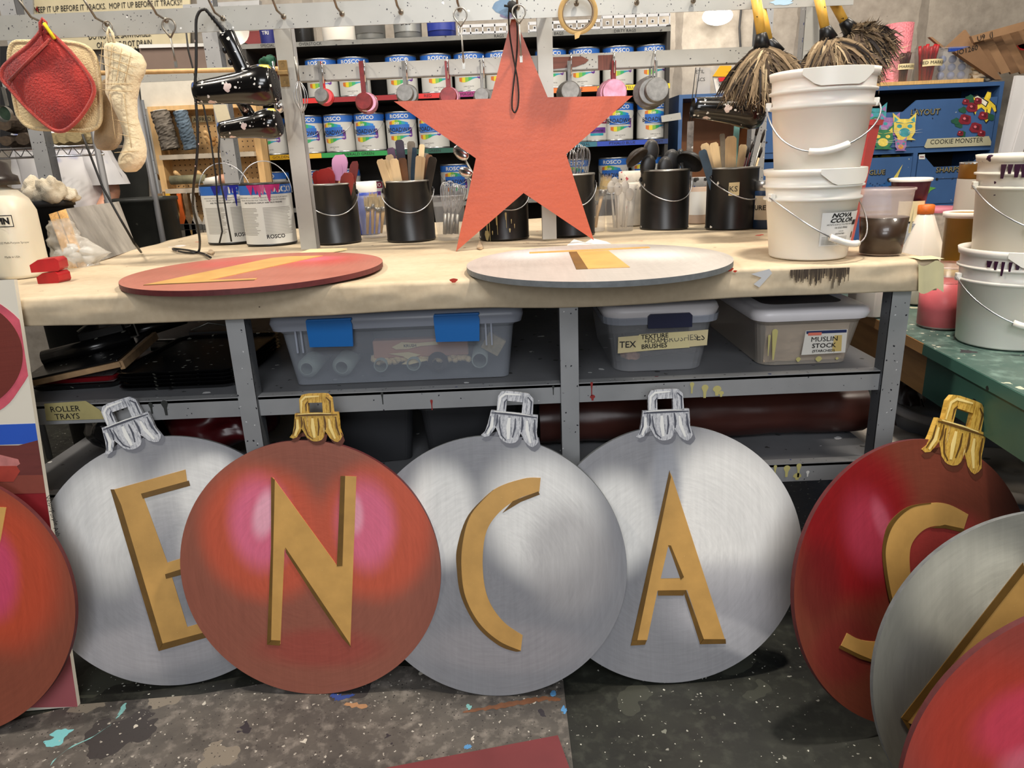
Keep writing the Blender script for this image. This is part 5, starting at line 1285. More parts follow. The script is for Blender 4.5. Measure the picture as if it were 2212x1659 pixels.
# clear cups
def clear_cup(px, py, R, H, label, fill=None, fh=.6, y_=None, m=None, z=BZ, name='plastic_cup', lid=None, txt=None):
    p = on_bench(px, py, R*.78, z) if y_ is None else Vector((xat(px, y_, z+.05), y_, z))
    t = thing(name, label, 'cup', p); m = m or m_clear; r0_ = R*.76
    b = MB(); b.lathe([(0, .0012), (r0_, .0012), (R*.95, H*.86), (R*.97, H-.006), (R*1.03, H-.004), (R*1.03, H), (R*.96, H)], m, 32)
    b.build('cup', t)
    if fill:
        rr_ = r0_+(R*.95-r0_)*fh+.0004; b = MB(); b.lathe([(0, .003), (r0_+.0004, .003), (rr_, H*.86*fh), (0, H*.86*fh)], fill, 32); b.build('paint', t)
    if lid: b = MB(); b.lathe([(R*1.05, H-.010), (R*1.06, H+.001), (R*.9, H+.003), (R*.85, H-.001), (0, H-.001)], lid, 32); b.build('lid', t)
    return t, p
def bristle_brush(cup, base_off, px, py, label, r=.012, L=.045, m=None, hm=None):
    c = PY(px, py, cup.y+base_off[1]); b0 = Vector((cup.x+base_off[0], cup.y+base_off[1], cup.z+.012)); d = c-b0; V = d.normalized(); t = thing('paint_brush', label, 'brush', b0)
    e = d-V*L; b = MB(); b.tube([Vector((0, 0, 0)), e*.6, e*.85], [.004, .006, .007], hm or m_wood, 8); b.build('handle', t)
    b = MB(); b.tube([e*.85, e], [r*.75, r*.85], m_dullmetal, 10); b.build('ferrule', t)
    b = MB(); rnd = random.Random(px)
    for k in range(70):
        a = rnd.uniform(0, 2*pi); q = rnd.random()**.5*r*.8; s_ = e+Vector((cos(a)*q, sin(a)*q, 0)); en = e+V*(L*rnd.uniform(.75, 1.0))+Vector((cos(a)*q*1.5, sin(a)*q*1.5, 0))
        b.add([s_+Vector((.0018, 0, 0)), s_-Vector((.0018, 0, 0)), en], [(0, 1, 2)], m or m_bristle); 
    b.build('bristles', t, kind='stuff')
m_bristle = mat('pale_hog_bristle', (196, 172, 124), .9, noise=.2, nscale=60)
cA, cpA = clear_cup(810, 516, .056, .145, 'cloudy clear cup of bristle brushes between the two left black cans')
for i, (x, y) in enumerate([(795, 418), (806, 412), (818, 420), (830, 418)]): bristle_brush(cpA, (-.025+.016*i, .01*(i % 2)), x, y, 'pale bristle brush in the cup between the left black cans, '+('leftmost', 'tallest', 'third from the left', 'rightmost')[i], .014)
cB, cpB = clear_cup(975, 523, .055, .145, 'clear cup of small wire whisks beside the star')
for i, (x, y) in enumerate([(962, 393), (972, 390), (985, 396), (1000, 402), (990, 398)]): whisk(x, y, (cpB.x-.02+.01*i, cpB.y+.01*(i % 2), cpB.z+.02), .017, 'small wire whisk in the clear cup beside the star', 'small whisks in the clear cup')
cC, cpC = clear_cup(1282, 504, .05, .140, 'clear cup of bristle brushes just right of the star')
bristle_brush(cpC, (-.01, 0), 1274, 392, 'short bristle brush at the left of the cup right of the star', .012, .05); bristle_brush(cpC, (.0, -.01), 1312, 374, 'large round bristle brush leaning right toward the spoons', .016, .055); bristle_brush(cpC, (.01, .01), 1296, 400, 'bristle brush in the middle of the cup right of the star', .012, .05)
cD, cpD = clear_cup(1339, 503, .057, .150, 'clear cup of paint-crusted plastic spoons left of the ladle can')
m_spn = mat('paint_stained_white_plastic', (214, 206, 192), .45, noise=.15, nscale=30, specks=[(70, .35, (60, 50, 60), .45), (60, .2, (180, 80, 90), .4)])
for i, (x, y, dy, dx) in enumerate([(1335, 408, -.02, -.01), (1320, 404, .0, -.03), (1350, 404, .01, .02), (1328, 396, .02, -.01), (1360, 420, -.01, .03)]):
    c = PY(x, y, cpD.y+dy); b0 = Vector((cpD.x+dx*.6, cpD.y+dy*.7, cpD.z+.01)); t = thing('plastic_spoon', 'white paint-stained plastic spoon, '+('front one leaning on the cup wall', 'leftmost in the spoon cup', 'right of center in the spoon cup', 'standing highest in the spoon cup', 'rightmost in the spoon cup')[i], 'spoon', b0); d = c-b0
    b = MB(); b.ell(d, (.014, .005, .021), m_spn, seg=14, rings=8); b.build('bowl', t); b = MB(); b.tube([Vector(), d*.5, d*.86], [.005, .004, .003], m_spn, 7, flat=.5); b.build('handle', t)
# jars behind
m_bluew = mat('blue_white_crusted', (150, 150, 150), .5, noise=.2, nscale=40, specks=[(60, .5, (30, 60, 150), .6), (50, .5, (30, 28, 26), .6), (60, .3, (180, 140, 50), .5)])
def jar(px, y_, R, H, m, label, band=None, txt=None, mlid=None, z=BZ, cat='jar', name='jar', tm=None):
    t = thing(name, label, cat, (xat(px, y_, z+H/2), y_, z+.0022)); b = MB(); b.lathe([(0, .001), (R*.96, .001), (R, .005), (R, H*.78), (R*.94, H*.80)], m, 28); b.build('body', t)
    b = MB(); b.lathe([(R*.94, H*.80), (R*.96, H*.82), (R*.96, H-.002), (R*.9, H), (0, H)], mlid or m, 28); b.build('lid', t)
    if band or txt:
        b = MB()
        if band: wstrip(b, R, -R*1.2, R*1.2, H*.70, H*.2, band, .0008, 12)
        if txt: b.text(txt, H*.14, tm or m_ink, fn=wrap(R, .0014, H*.45), bold=.02)
        b.build('label', t)
    return t
jar(1507, 2.62, .034, .16, mat('beige_jar', (205, 180, 160), .5), 'beige jar with blue crusted lid standing between the two right black cans', band=m_white, mlid=m_bluew)
jar(1362, 2.66, .045, .19, m_spn, 'paint-crusted white tub behind the plastic spoons')
jar(1655, 2.36, .045, .15, mat('navy_tin', (30, 52, 84), .35), 'navy and cream tin of floor finish tucked behind the white buckets', band=mat('cream_band', (205, 196, 176), .5), txt='URETHANE', mlid=m_lid, cat='can', name='finish_can')
jar(790, 2.75, .05, .19, mat('royal_blue_tub', (40, 70, 170), .4), 'blue tub with white rim behind the spatula can', mlid=m_white)
# two opened paint cans at left
def opened(px, py, label, rz, band, stainm, seed):
    R = .084; p = on_bench(px, py, R); t = thing('paint_can', label, 'paint can', p, (0, 0, rz)); can_parts(t, R, .205, 'back', False, bodym=m_black, open_top=True)
    b = MB(); rnd = random.Random(seed); f = wrap(R, .0022, 0)
    for k in range(9):
        x = -.04+.012*k+rnd.uniform(-.005, .005); w_ = rnd.uniform(.006, .012); h = rnd.uniform(.02, .045)*(1.6 if k in (3, 5) else .8)
        b.add([f(x-w_, .200), f(x+w_, .200), f(x+w_*.6, .200-h*.5), f(x+.0016, .2-h), f(x-.0016, .2-h), f(x-w_*.6, .200-h*.5)], [(0, 5, 4, 3, 2, 1)], stainm)
    b.build('paint_drip', t, label='spilled paint drips'); b = MB(); 
    pts = [Vector((R*1.04*cos(a), .02*sin(a), .17+.105*sin(a))) for a in [pi*k/20 for k in range(21)]]; b.tube(pts, .0016, m_wire, 6); b.build('bail_handle', t)
opened(505, 530, 'opened paint can with deep blue drips left of the pink-dripped one', .45, None, mat('ultramarine_drip', (26, 30, 130), .35), 1)
opened(590, 534, 'opened paint can with magenta drips just left of the left rack post', .12, None, mat('magenta_drip', (176, 40, 110), .35), 2)

# ------------------------------------------------------------------ white buckets
def bucket(label, p, R=.105, Rb=.086, H=.195, m=None, grip=None, lab=False, hang=0, rz=0, stain=None, cat='bucket', nohandle=False, grip_m=None):
    m = m or m_white_pl; t = thing('bucket', label, cat, p, (0, 0, rz))
    rr_ = lambda z: Rb+(R*.955-Rb)*z/(H*.80)
    prof = [(0, .001), (Rb*.97, .001), (Rb, .005), (rr_(H*.66), H*.66), (rr_(H*.68)+.006, H*.665), (rr_(H*.68)+.006, H*.69), (rr_(H*.70), H*.70), (rr_(H*.80), H*.80), (rr_(H*.8)+.006, H*.805), (rr_(H*.8)+.006, H*.825), (rr_(H*.82), H*.835), (R*.965, H*.93), (R*1.0, H*.935), (R*1.025, H), (R*.985, H+.001), (R*.94, H*.95), (rr_(H*.3)-.004, H*.3), (0, .006)]
    b = MB(); b.lathe(prof, m, 64); b.build('body', t)
    b = MB()    # pouring lip
    pts = []
    for k in range(13):
        a = -pi*.5+(-.55+1.35*k/12); pts.append((R*1.03*cos(a), R*1.03*sin(a)))
    vs = []
    for i, (x, y) in enumerate(pts):
        dz = .024*min(1, max(0, min(i, 12-i)/2.5)); vs += [(x, y, H), (x*1.004, y*1.004, H*.93-dz+.004)]
    b.add(vs, [(2*i, 2*i+1, 2*i+3, 2*i+2) for i in range(12)], m, True); b.build('pouring_lip', t)
    if not nohandle:
        b = MB(); 
        for sx in (-1, 1): b.box((sx*(rr_(H*.74)+.007), 0, H*.70), (.012, .014, .018), m)
        b.build('handle_ear', t, bevel=.002)
        b = MB(); HR = rr_(H*.74)+.012; drop = .098; ey = 1.07
        arc = [Vector((HR*cos(a)*(1), -HR*ey*sin(a)**.8, H*.70-drop*sin(a)+hang*cos(a)*sin(a))) for a in [pi*k/28 for k in range(29)]]
        b.tube(arc, .0019, m_wire, 7); ba = b.build('bail_handle', t)
        b = MB(); b.tube(arc[11:18], .0075, grip_m or m, 10); b.build('grip', ba, label='plastic grip')
    if stain:
        b = MB(); rnd = random.Random(int(p[0]*1000))
        for k in range(16):
            x = -.10+.22*k/16; h = rnd.uniform(.006, .03); w_ = rnd.uniform(.003, .008)
            f = wrap(R*.985, .003, H*.90); b.add([f(x-w_, .002), f(x+w_, .002), f(x+w_*.5, -h), f(x-w_*.5, -h)], [(0, 3, 2, 1)], stain)
        b.build('paint_drip', t, label='dark purple paint drips under the rim')
    if lab:
        b = MB(); Rm = rr_(H*.35)+.0006; f0 = wrap(Rm, .001, H*.42)
        def f(x, z, o=.0): 
            z *= 1.12; q = (Rm+.0014+o+(z)*.12); return (q*sin((x*1.15+.012)/Rm), -q*cos((x*1.15+.012)/Rm), z+H*.36)
        b.grid(lambda u, v: f(-.046+.092*u, -.035+.066*v), 8, 2, m_lblwhite if False else mat('bright_label_paper', (228, 226, 222), .5))
        for s_, x, z, sz, bo in (('NOVA', -.006, .025, .0115, .04), ('COLOR', -.004, .015, .0115, .04), ('ARTISTS ACRYLIC POLYMER MEDIUM', -.004, .007, .0045, .02), ('136 GOLD (PEARL)', -.004, .001, .0045, .02), ('1 GALLON', -.004, -.006, .0032, .0), ('LIGHTFASTNESS  I', -.004, -.011, .0036, .02)):
            vs, fs = text_geo(s_, 'CENTER', bo, .25 if sz > .01 else 0); b.add([f(xx*sz*(1.35 if sz > .01 else .85)+x, zz*sz+z, .0006) for xx, zz in vs], fs, m_ink)
        m_gt = mat('fine_print_gray', (150, 148, 142), .6)
        for k in range(6): b.grid(lambda u, v, k=k: f(-.042+.058*u, -.018-.0028*k+.0012*v, .0006), 3, 1, m_gt)
        for k in range(9): b.grid(lambda u, v, k=k: f(.026+.0018*k+.0010*u*(1+k % 2), .004+.010*v, .0006), 1, 1, m_ink)
        b.grid(lambda u, v: f(.032+.006*u, -.022+.012*v, .0010), 2, 2, mat('brown_mark', (120, 80, 50), .5))
        b.build('label', t)
    return t, Vector(p)
pB = on_bench(1742, 567, .086)
bucket('lower white bucket of the pair on the bench, with printed paper label', pB, .1085, .0865, .200, lab=True, hang=-.03, rz=.28)
bucket('upper white bucket stacked in the other one in front of the feather dusters', pB+Vector((.004, 0, .178)), .112, .090, .226, hang=.02, rz=-.22)
pr = PZ(2160, 767, TZ)
pR = Vector((xat(2178, pr.y+.11, .8), pr.y+.11, TZ+.0025))
m_drip = mat('plum_paint_drip', (52, 20, 46), .35)
bucket('lower white bucket with purple drips on the green table', pR, .120, .101, .230, m=m_white_pl, hang=-.02, rz=-.2, stain=m_drip)
bucket('upper white splattered bucket stacked on the green table', pR+Vector((.012, .01, .214)), .116, .099, .227, m=m_white_spk, hang=-.02, rz=-.25, stain=m_drip, grip_m=m_white_spk)
m_pnk = mat('pink_translucent_bucket', (206, 92, 140), .35, noise=.15, nscale=6)
bucket('pink paint-filled bucket cut off by the right edge, on top of the splattered bucket', pR+Vector((.090, .03, .438)), .086, .067, .20, m=m_pnk, nohandle=True)
m_pnk2 = mat('maroon_pink_bucket', (170, 60, 100), .4, noise=.2, nscale=6)
m_rbin = mat('coral_red_plastic', (206, 78, 74), .4, noise=.1, nscale=10)
t = thing('tall_red_bin', 'tall coral red plastic bin mostly hidden behind the white buckets', 'bin', (xat(1798, 1.93, BZ), 1.93, BT))
b = MB(); b.lathe([(0, .001), (.046, .001), (.05, .004), (.084, .292), (.090, .292), (.092, .305), (.08, .305), (.046, .01), (0, .01)], m_rbin, 8, TR((0, 0, 0), (0, 0, pi/8)), False); b.build('body', t)
m_umbp = mat('umber_paint', (58, 42, 30), .35); m_umbp.node_tree.nodes['Principled BSDF'].inputs['Coat Weight'].default_value = .4
tb, pb = clear_cup(1900, 556, .059, .150, 'clear cup half full of dark brown paint at the right end of the bench', fill=m_umbp, fh=.66, m=mat('pinkish_clear_plastic', (236, 216, 206), .25, alpha=.42))
b = MB(); f = wrap(.057, .002, 0); b.add([f(x, z) for x, z in ((.034, .06), (.056, .108), (.060, .06), (.05, .050), (.036, .050))], [(0, 4, 3, 2, 1)], m_tape); b.build('tape_label', tb)

# green work table
def green_table():
    t = thing('green_table', 'scuffed green painted wooden table at the right, next to the workbench', 'table', (1.6, 1.6, 0)); o = Vector((1.6, 1.6, 0))
    m_gt = m_floor_f('scuffed_green_tabletop', (52, 86, 78), (92, 112, 104), [(30, .25, (205, 205, 180), .4), (22, .15, (60, 56, 60), .5), (60, .3, (214, 210, 190), .35)])
    m_gp = mat('green_table_paint', (62, 104, 92), .45, noise=.16, nscale=5, specks=[(30, .12, (30, 34, 32), .35), (24, .05, (200, 200, 190), .3)])
    m_pn = mat('knotty_pine', (176, 132, 82), .55, noise=.25, nscale=4, nstretch=(1, 1, 9), specks=[(8, .25, (84, 52, 30), .14)])
    z = TZ; A = PZ(1888, 686, z); B_ = PZ(2212, 853, z); d = (B_-A).normalized(); far = A-d*1.1; near = B_+d*.5; w_ = Vector((-d.y, d.x, 0)); w_ = w_ if w_.x > 0 else -w_
    def slab(p, q, wd, z0, z1, m, name):
        b = MB(); vs = [(p.x, p.y, z0), (q.x, q.y, z0), (q.x+wd.x, q.y+wd.y, z0), (p.x+wd.x, p.y+wd.y, z0)]; vs += [(x, y, z1) for x, y, _ in vs]; vs = [Vector(v)-o for v in vs]
        b.add(vs, [(0, 1, 2, 3), (7, 6, 5, 4), (0, 4, 5, 1), (1, 5, 6, 2), (2, 6, 7, 3), (3, 7, 4, 0)], m); return b.build(name, t)
    slab(far, near, w_*.9, z-.028, z, m_gt, 'table_top')
    mid = PZ(1995, 742, z)
    mid = A+d*((mid-A).dot(d)); off = w_*.012
    slab(far+off, mid+off, w_*.03, z-.135, z-.029, m_pn, 'apron'); slab(mid+off, near+off, w_*.03, z-.135, z-.029, m_gp, 'apron')
    slab(mid-w_*.002, near-w_*.002, w_*.002, z-.028, z-.001, m_gp, 'edge_band'); slab(far-w_*.002, mid-w_*.002, w_*.002, z-.028, z-.001, m_pn, 'edge_band')
    for p in (far+d*.15+w_*.1, far+d*.15+w_*.8, near-d*.1+w_*.8): slab(p, p+d*.07, w_*.07, 0.001, z-.029, m_gp, 'leg')
green_table()
GZ = TZ+.0025
m_pinkpaint = mat('pink_paint', (226, 110, 116), .4, noise=.15, nscale=14)
def at_table(px, py, R): p = PZ(px, py, TZ); p.x *= (p.y+R)/p.y; p.y += R; p.z = GZ; return p
p_ = at_table(2028, 716, .05)
t = thing('plastic_tub', 'clear tub of pink paint on the green table below the bench corner', 'tub', p_)
b = MB(); b.lathe([(0, .001), (.053, .001), (.056, .006), (.060, .158), (.064, .158), (.064, .166), (.058, .166)], mat('pinkish_clear_plastic', (236, 216, 206), .25, alpha=.42), 36); b.build('tub', t)
b = MB(); b.lathe([(0, .004), (.0562, .006), (.0592, .122), (0, .122)], m_pinkpaint, 36); b.build('paint', t)
# jug
def jug(px, y_, z, label, s=1.0, capc=(222, 112, 40), H=.30):
    t = thing('plastic_jug', label, 'jug', (xat(px, y_, z+.15), y_, z)); t.scale = (s, s, s); m = mat('milky_jug_plastic', (226, 218, 206), .4, noise=.03, nscale=8, sss=.05)
    b = MB(); b.lathe([(0, .001), (.072, .001), (.076, .006), (.076, .13), (.073, .15), (.028, .268), (.022, .272), (.022, .286)], m, 8, TR((0, 0, 0), (0, 0, pi/8)), True); b.build('body', t, bevel=.004)
    b = MB(); b.lathe([(.0245, .272), (.026, .274), (.026, .298), (.022, .300), (0, .300)], mat('orange_cap_%d' % capc[0], capc, .45, noise=.2, nscale=60), 24); b.build('cap', t)
zj = PY(1986, 442, 2.2).z; jug(1986, 2.2, GZ, 'white gallon jug with orange cap behind the bench corner', (zj-GZ)/.30)
jug(1895, 2.05, GZ, 'white jug seen under the bench top behind the right bench leg', .9, (200, 200, 196))
# gold paint tub on top of a yellow-lidded tub
z0 = PY(2070, 577, 2.0).z
t = thing('plastic_tub', 'yellow lidded white tub under the gold paint tub', 'tub', (xat(2070, 2.0, z0-.05), 2.0, GZ)); hh = z0-GZ-.002
b = MB(); b.lathe([(0, .001), (.055, .001), (.06, hh-.012)], m_white_pl, 32); b.build('tub', t); b = MB(); b.lathe([(.063, hh-.016), (.064, hh-.001), (.06, hh), (0, hh)], mat('yellow_lid', (226, 200, 70), .4), 32); b.build('lid', t)
t = thing('plastic_tub', 'clear tub of dull gold paint beside the white bucket stack', 'tub', (xat(2070, 2.0, z0), 2.0, z0))
b = MB(); b.lathe([(0, .001), (.045, .001), (.049, .138), (.054, .138), (.054, .150), (.0, .150)], mat('dull_gold_paint', (170, 130, 60), .4, noise=.15, nscale=12), 36); b.build('tub', t)
b = MB(); b.lathe([(.054, .138), (.056, .139), (.056, .152), (.049, .153), (.045, .149)], m_white_pl, 36); b.build('rim', t)
# gold labelled gallon and maroon cup on a step of cans behind
def stackcan(px, y_, ztop, H, R, label, m, band, txts, mlid=m_lid):
    z = ztop-H; X = xat(px, y_, z+H/2); t = thing('paint_can', label, 'paint can', (X, y_, z), (0, 0, .1))
    b = MB(); b.lathe([(0, .001), (R, .001), (R, H-.004), (R*1.01, H-.003), (R*1.01, H)], m, 48); b.build('body', t)
    b = MB(); b.lathe([(R*1.01, H-.004), (R*1.012, H+.001), (R*.95, H+.001), (R*.9, H-.004), (0, H-.004)], mlid, 40); b.build('lid', t)
    if band is not None:
        b = MB(); wstrip(b, R, -R*2.2, R*.75, H-.045, .004, mat('label_cream', (212, 206, 196), .5), .0012, 24)
        for s_, x, z_, sz in txts: b.text(s_, sz, m_ink, fn=lambda xx, zz, x=x, z_=z_: wrap(R, .0026, z_)(xx+x, zz), bold=.02)
        for k in range(20): wstrip(b, R, -.075, .03, H-.075-k*.005, H-.0772-k*.005, mat('fine_print_gray', (150, 148, 142), .6), .0018, 10)
        b.build('label', t)
    return X, z
m_goldl = mat('gold_tin_print', (176, 128, 52), .4, .3)
zt = PY(2130, 350, 2.15).z
X_, zb = stackcan(2136, 2.15, zt, .20, .086, 'gold and white labelled gallon can behind the right bucket stack', m_goldl, 1, [('USA BASE  DRAFT', -.02, .176, .010), ('CLEANUP', .012, .138, .007), ('CAUTION', -.055, .138, .007)])
hh = zb-GZ; t = thing('tall_tub', 'pale storage tub holding up the gold labelled can', 'tub', (X_, 2.15, GZ)); b = MB(); b.lathe([(0, .001), (.088, .001), (.094, hh-.002), (0, hh-.002)], m_white_pl, 32); b.build('body', t)
zt = PY(1969, 384, 2.25).z; X_ = xat(1969, 2.25, zt); Hc_ = .13
t = thing('plastic_cup', 'cup of maroon paint with white lid in front of the blue drawers', 'cup', (X_, 2.25, zt-Hc_))
b = MB(); b.lathe([(0, .001), (.040, .001), (.055, Hc_-.006)], mat('maroon_paint_cup', (84, 34, 46), .35, noise=.25, nscale=20), 32); b.build('cup', t)
b = MB(); b.lathe([(.058, Hc_-.010), (.060, Hc_-.002), (.055, Hc_), (0, Hc_-.002)], m_white_pl, 32); b.build('lid', t)
b = MB(); wstrip(b, .05, -.05, .022, .064, .004, m_tape, .004, 8); b.build('tape_label', t)
hh = zt-Hc_-GZ; t = thing('tall_tub', 'gray tub holding up the maroon paint cup', 'tub', (X_, 2.25, GZ)); b = MB(); b.lathe([(0, .001), (.062, .001), (.066, hh-.002), (0, hh-.002)], m_steel_dk, 32); b.build('body', t)
zt = PY(2022, 448, 2.28).z; X_ = xat(2030, 2.28, zt)
t = thing('paint_can', 'can with pink-smeared lid and newsprint label behind the orange-capped jug', 'paint can', (X_, 2.28, GZ)); hh = zt-GZ
b = MB(); b.lathe([(0, .001), (.075, .001), (.075, hh-.002)], mat('newsprint_label', (190, 184, 176), .6, noise=.3, nscale=60), 32); b.build('body', t); b = MB(); b.lathe([(.078, hh-.012), (.078, hh), (0, hh)], mat('pink_smeared_lid', (196, 110, 130), .5, noise=.3, nscale=20), 32); b.build('lid', t)

# ------------------------------------------------------------------ left end of the bench
p_ = on_bench(37, 606, .066)
t = thing('pump_sprayer', 'white plastic pump sprayer tank with black top at the left end of the bench', 'sprayer', p_)
m_milk = mat('aged_white_plastic', (222, 214, 192), .4, noise=.05, nscale=8, specks=[(40, .12, (110, 96, 70), .2)], sss=.06)
def rr2(w_, d_, r, n=6): return [(cx+r*cos(a0+pi/2*k/n), cy+r*sin(a0+pi/2*k/n)) for cx, cy, a0 in ((w_/2-r, d_/2-r, 0), (-w_/2+r, d_/2-r, pi/2), (-w_/2+r, -d_/2+r, pi), (w_/2-r, -d_/2+r, 3*pi/2)) for k in range(n+1)]
b = MB(); vs = []; secs = [(.150, .12, .04, .001), (.156, .125, .045, .01), (.156, .125, .045, .17), (.140, .115, .05, .20), (.10, .095, .045, .222), (.06, .06, .029, .232), (.05, .05, .024, .245)]
for w_, d_, r, z in secs: vs += [(x, y, z) for x, y in rr2(w_, d_, r)]
n = 28; b.add(vs, [(j*n+i, j*n+(i+1) % n, (j+1)*n+(i+1) % n, (j+1)*n+i) for j in range(len(secs)-1) for i in range(n)]+[tuple(range(n-1, -1, -1))], m_milk, True); b.build('tank', t)
b = MB(); b.lathe([(.0, .236), (.060, .236), (.058, .258), (.047, .264), (.042, .29), (.026, .298), (.020, .33), (.012, .335), (0, .335)], mat('brown_black_cap', (40, 34, 32), .35, noise=.3, nscale=20), 36); b.build('cap', t)
b = MB()
def fs_(x, z): 
    return (x+.004, -.0632, z)
def txt_(s_, x0_, z0_, sz, bo=.03):
    vs, fs = text_geo(s_, 'LEFT', bo, 0); b.add([fs_(xx*sz+x0_, zz*sz+z0_) for xx, zz in vs], fs, m_ink)
txt_('CHAPIN', -.020, .148, .021, .06)
for (xa, xb, za, zb_) in ((-.03, .066, .161, .1632), (-.03, .066, .1335, .1357), (.0638, .066, .1335, .1632)): b.grid(lambda u, v: fs_(xa+(xb-xa)*u, za+(zb_-za)*v), 1, 1, m_ink)
txt_('10031  2 L / 68 OZ Multi-Purpose Sprayer', -.03, .094, .0072); txt_('Made in USA', .022, .058, .0075)
b.build('label', t)
def redcap(p, rz, s, label, m_):
    t = thing('red_clamp_pad', label, 'clamp pad', p, (0, 0, rz)); b = MB(); b.prism([(-.028*s, 0), (.026*s, 0), (.030*s, .006*s), (.030*s, .022*s), (.024*s, .028*s), (-.010*s, .026*s), (-.028*s, .016*s)], -.022*s, .022*s, m_); b.build('pad', t, bevel=.003)
m_rcap = mat('scuffed_red_rubber', (172, 26, 32), .38, noise=.2, nscale=30)
p_ = PZ(108, 614, BZ); redcap(p_+Vector((0, .02, .002)), -.1, 1.0, 'lower of two red rubber pads beside the sample panel', m_rcap); redcap(p_+Vector((-.006, .022, .031)), .15, 1.15, 'upper red rubber pad lying tilted on the lower one', m_rcap)
# clear bag of something crumpled
def bag():
    from mathutils import noise as mn
    c = PZ(140, 582, BZ)+Vector((0, .05, 0)); t = thing('plastic_bag', 'crumpled clear plastic bag slumped beside the pump sprayer', 'bag', c)
    m_bag = mat('crinkled_clear_bag', (226, 222, 212), .12, 0, alpha=.36); b = MB()
    def fn(u, v):
        a = 2*pi*u; r = sin(pi*min(1, v*.93+.0))**.6; x = cos(a)*.062*(1-.35*v)*r if False else cos(a)*.064*(1-v*.55); y = sin(a)*.045*(1-v*.4); z = v*.135
        n_ = mn.noise(Vector((x*40, y*40, z*34))); n2_ = mn.noise(Vector((x*90+5, y*90, z*80)))
        k = 1+.35*n_+.18*n2_; x = x*k-.018*v; y *= k
        if v < .55: x += max(0, cos(a))**6*.075*max(0, 1-abs(v-.28)/.22)
        return (x, y, z+.006*n_+.002)
    b.grid(fn, 60, 36, m_bag); b.build('bag', t)
    b = MB(); rnd = random.Random(2)
    for k in range(9): b.ell((rnd.uniform(-.035, .035), rnd.uniform(-.02, .02), .018+.008*k*rnd.random()), (.022, .018, .016), m_lblwhite, seg=10, rings=6, jit=.15)
    b.build('contents', t, kind='stuff')
bag()
m_ply_h = mat('plywood_layers', (206, 160, 96), .7, noise=.35, nscale=3, nstretch=(160, 60, 1))
def lean_panel():
    B0 = PZ(187, 574, BZ+.002); B1 = PZ(296, 537, BZ+.002); T0 = PY(142, 451, B0.y+.08); T1 = PY(257, 435, B1.y+.08)
    U = (B1-B0); V = (T0-B0); n_ = U.cross(V).normalized(); n_ = n_ if n_.dot(B0-CP) > 0 else -n_
    m_pp = NT('brushed_gray_panel'); v = m_pp.coord((3, 3, .8)); nn = m_pp.noise(v, 5, 5, .7); c = m_pp.ramp(nn.outputs[0], [(.3, lin((150, 146, 140))), (.7, lin((204, 200, 192)))]); m_pp.l(c, m_pp.b.inputs['Base Color']); m_pp.b.inputs['Roughness'].default_value = .35; m_pp.b.inputs['Metallic'].default_value = .15
    m_pp = m_pp.m
    for i, (d0, d1, lab) in enumerate(((0, .016, 'brushed gray painted plywood panel leaning beside the pump sprayer'), (.0175, .034, 'second plywood panel leaning directly behind the gray one'))):
        c = B0; t = thing('plywood_sheet', lab, 'panel', c); s_ = Vector((-.0, 0, 0)); left = -U.normalized()*.022*(i+0)
        b = MB(); q = [B0, B1, T1, T0]; f = [p-c+n_*d0+left for p in q]+[p-c+n_*d1+left*1.0 for p in q]
        # left side flares so the plies show
        k = -U.normalized()*.020
        f[4] += k; f[7] += k
        mz = m_ply_h
        b.add(f, [(0, 1, 2, 3)], m_pp); b.add(f, [(4, 7, 6, 5), (1, 5, 6, 2), (3, 2, 6, 7), (0, 4, 5, 1)], m_wood); b.add(f, [(0, 3, 7, 4)], mz); b.build('panel', t)

lean_panel()
t = thing('black_bin', 'tall black plastic bin heaped with rags behind the leaning panels', 'bin', (xat(112, 2.35, 1.0), 2.35, .002)); zt = PY(112, 432, 2.30).z-.002
b = MB(); b.lathe([(0, .001), (.070, .001), (.082, zt-.02), (.088, zt-.02), (.088, zt), (.08, zt), (.07, .01), (0, .01)], m_dark, 40); b.build('tub', t)
def rag(p, s, label, m_, seed, name='rag', cat='rag', n=3, grp=None):
    from mathutils import noise as mn
    t = MB()
    def fn(u, v):
        a = 2*pi*u; th = pi*v; d = Vector((sin(th)*cos(a), sin(th)*sin(a), cos(th))); q = 1+.5*mn.noise(d*1.3+Vector((seed, 0, 0)))+.16*mn.noise(d*3.2+Vector((0, seed, 0)))
        w_ = d*q; return (w_.x*s[0], w_.y*s[1], w_.z*s[2])
    t.grid(fn, 44, 28, m_); return t.build(name, loc=p, label=label, cat=cat, group=grp)
m_rag = cloth_mat('off_white_rag', (224, 212, 188), (190, 176, 150), 400)
zz = t.location.z+zt
rag(Vector((xat(82, 2.33, zz+.02), 2.32, zz+.022)), (.045, .04, .045), 'crumpled off-white rag at the left of the black bin', m_rag, 1); rag(Vector((xat(116, 2.33, zz+.02), 2.31, zz+.026)), (.038, .04, .04), 'crumpled speckled rag heaped in the middle of the black bin', m_rag, 5); rag(Vector((xat(136, 2.33, zz+.01), 2.35, zz+.012)), (.035, .035, .025), 'flattened rag at the right rim of the black bin', m_rag, 9)
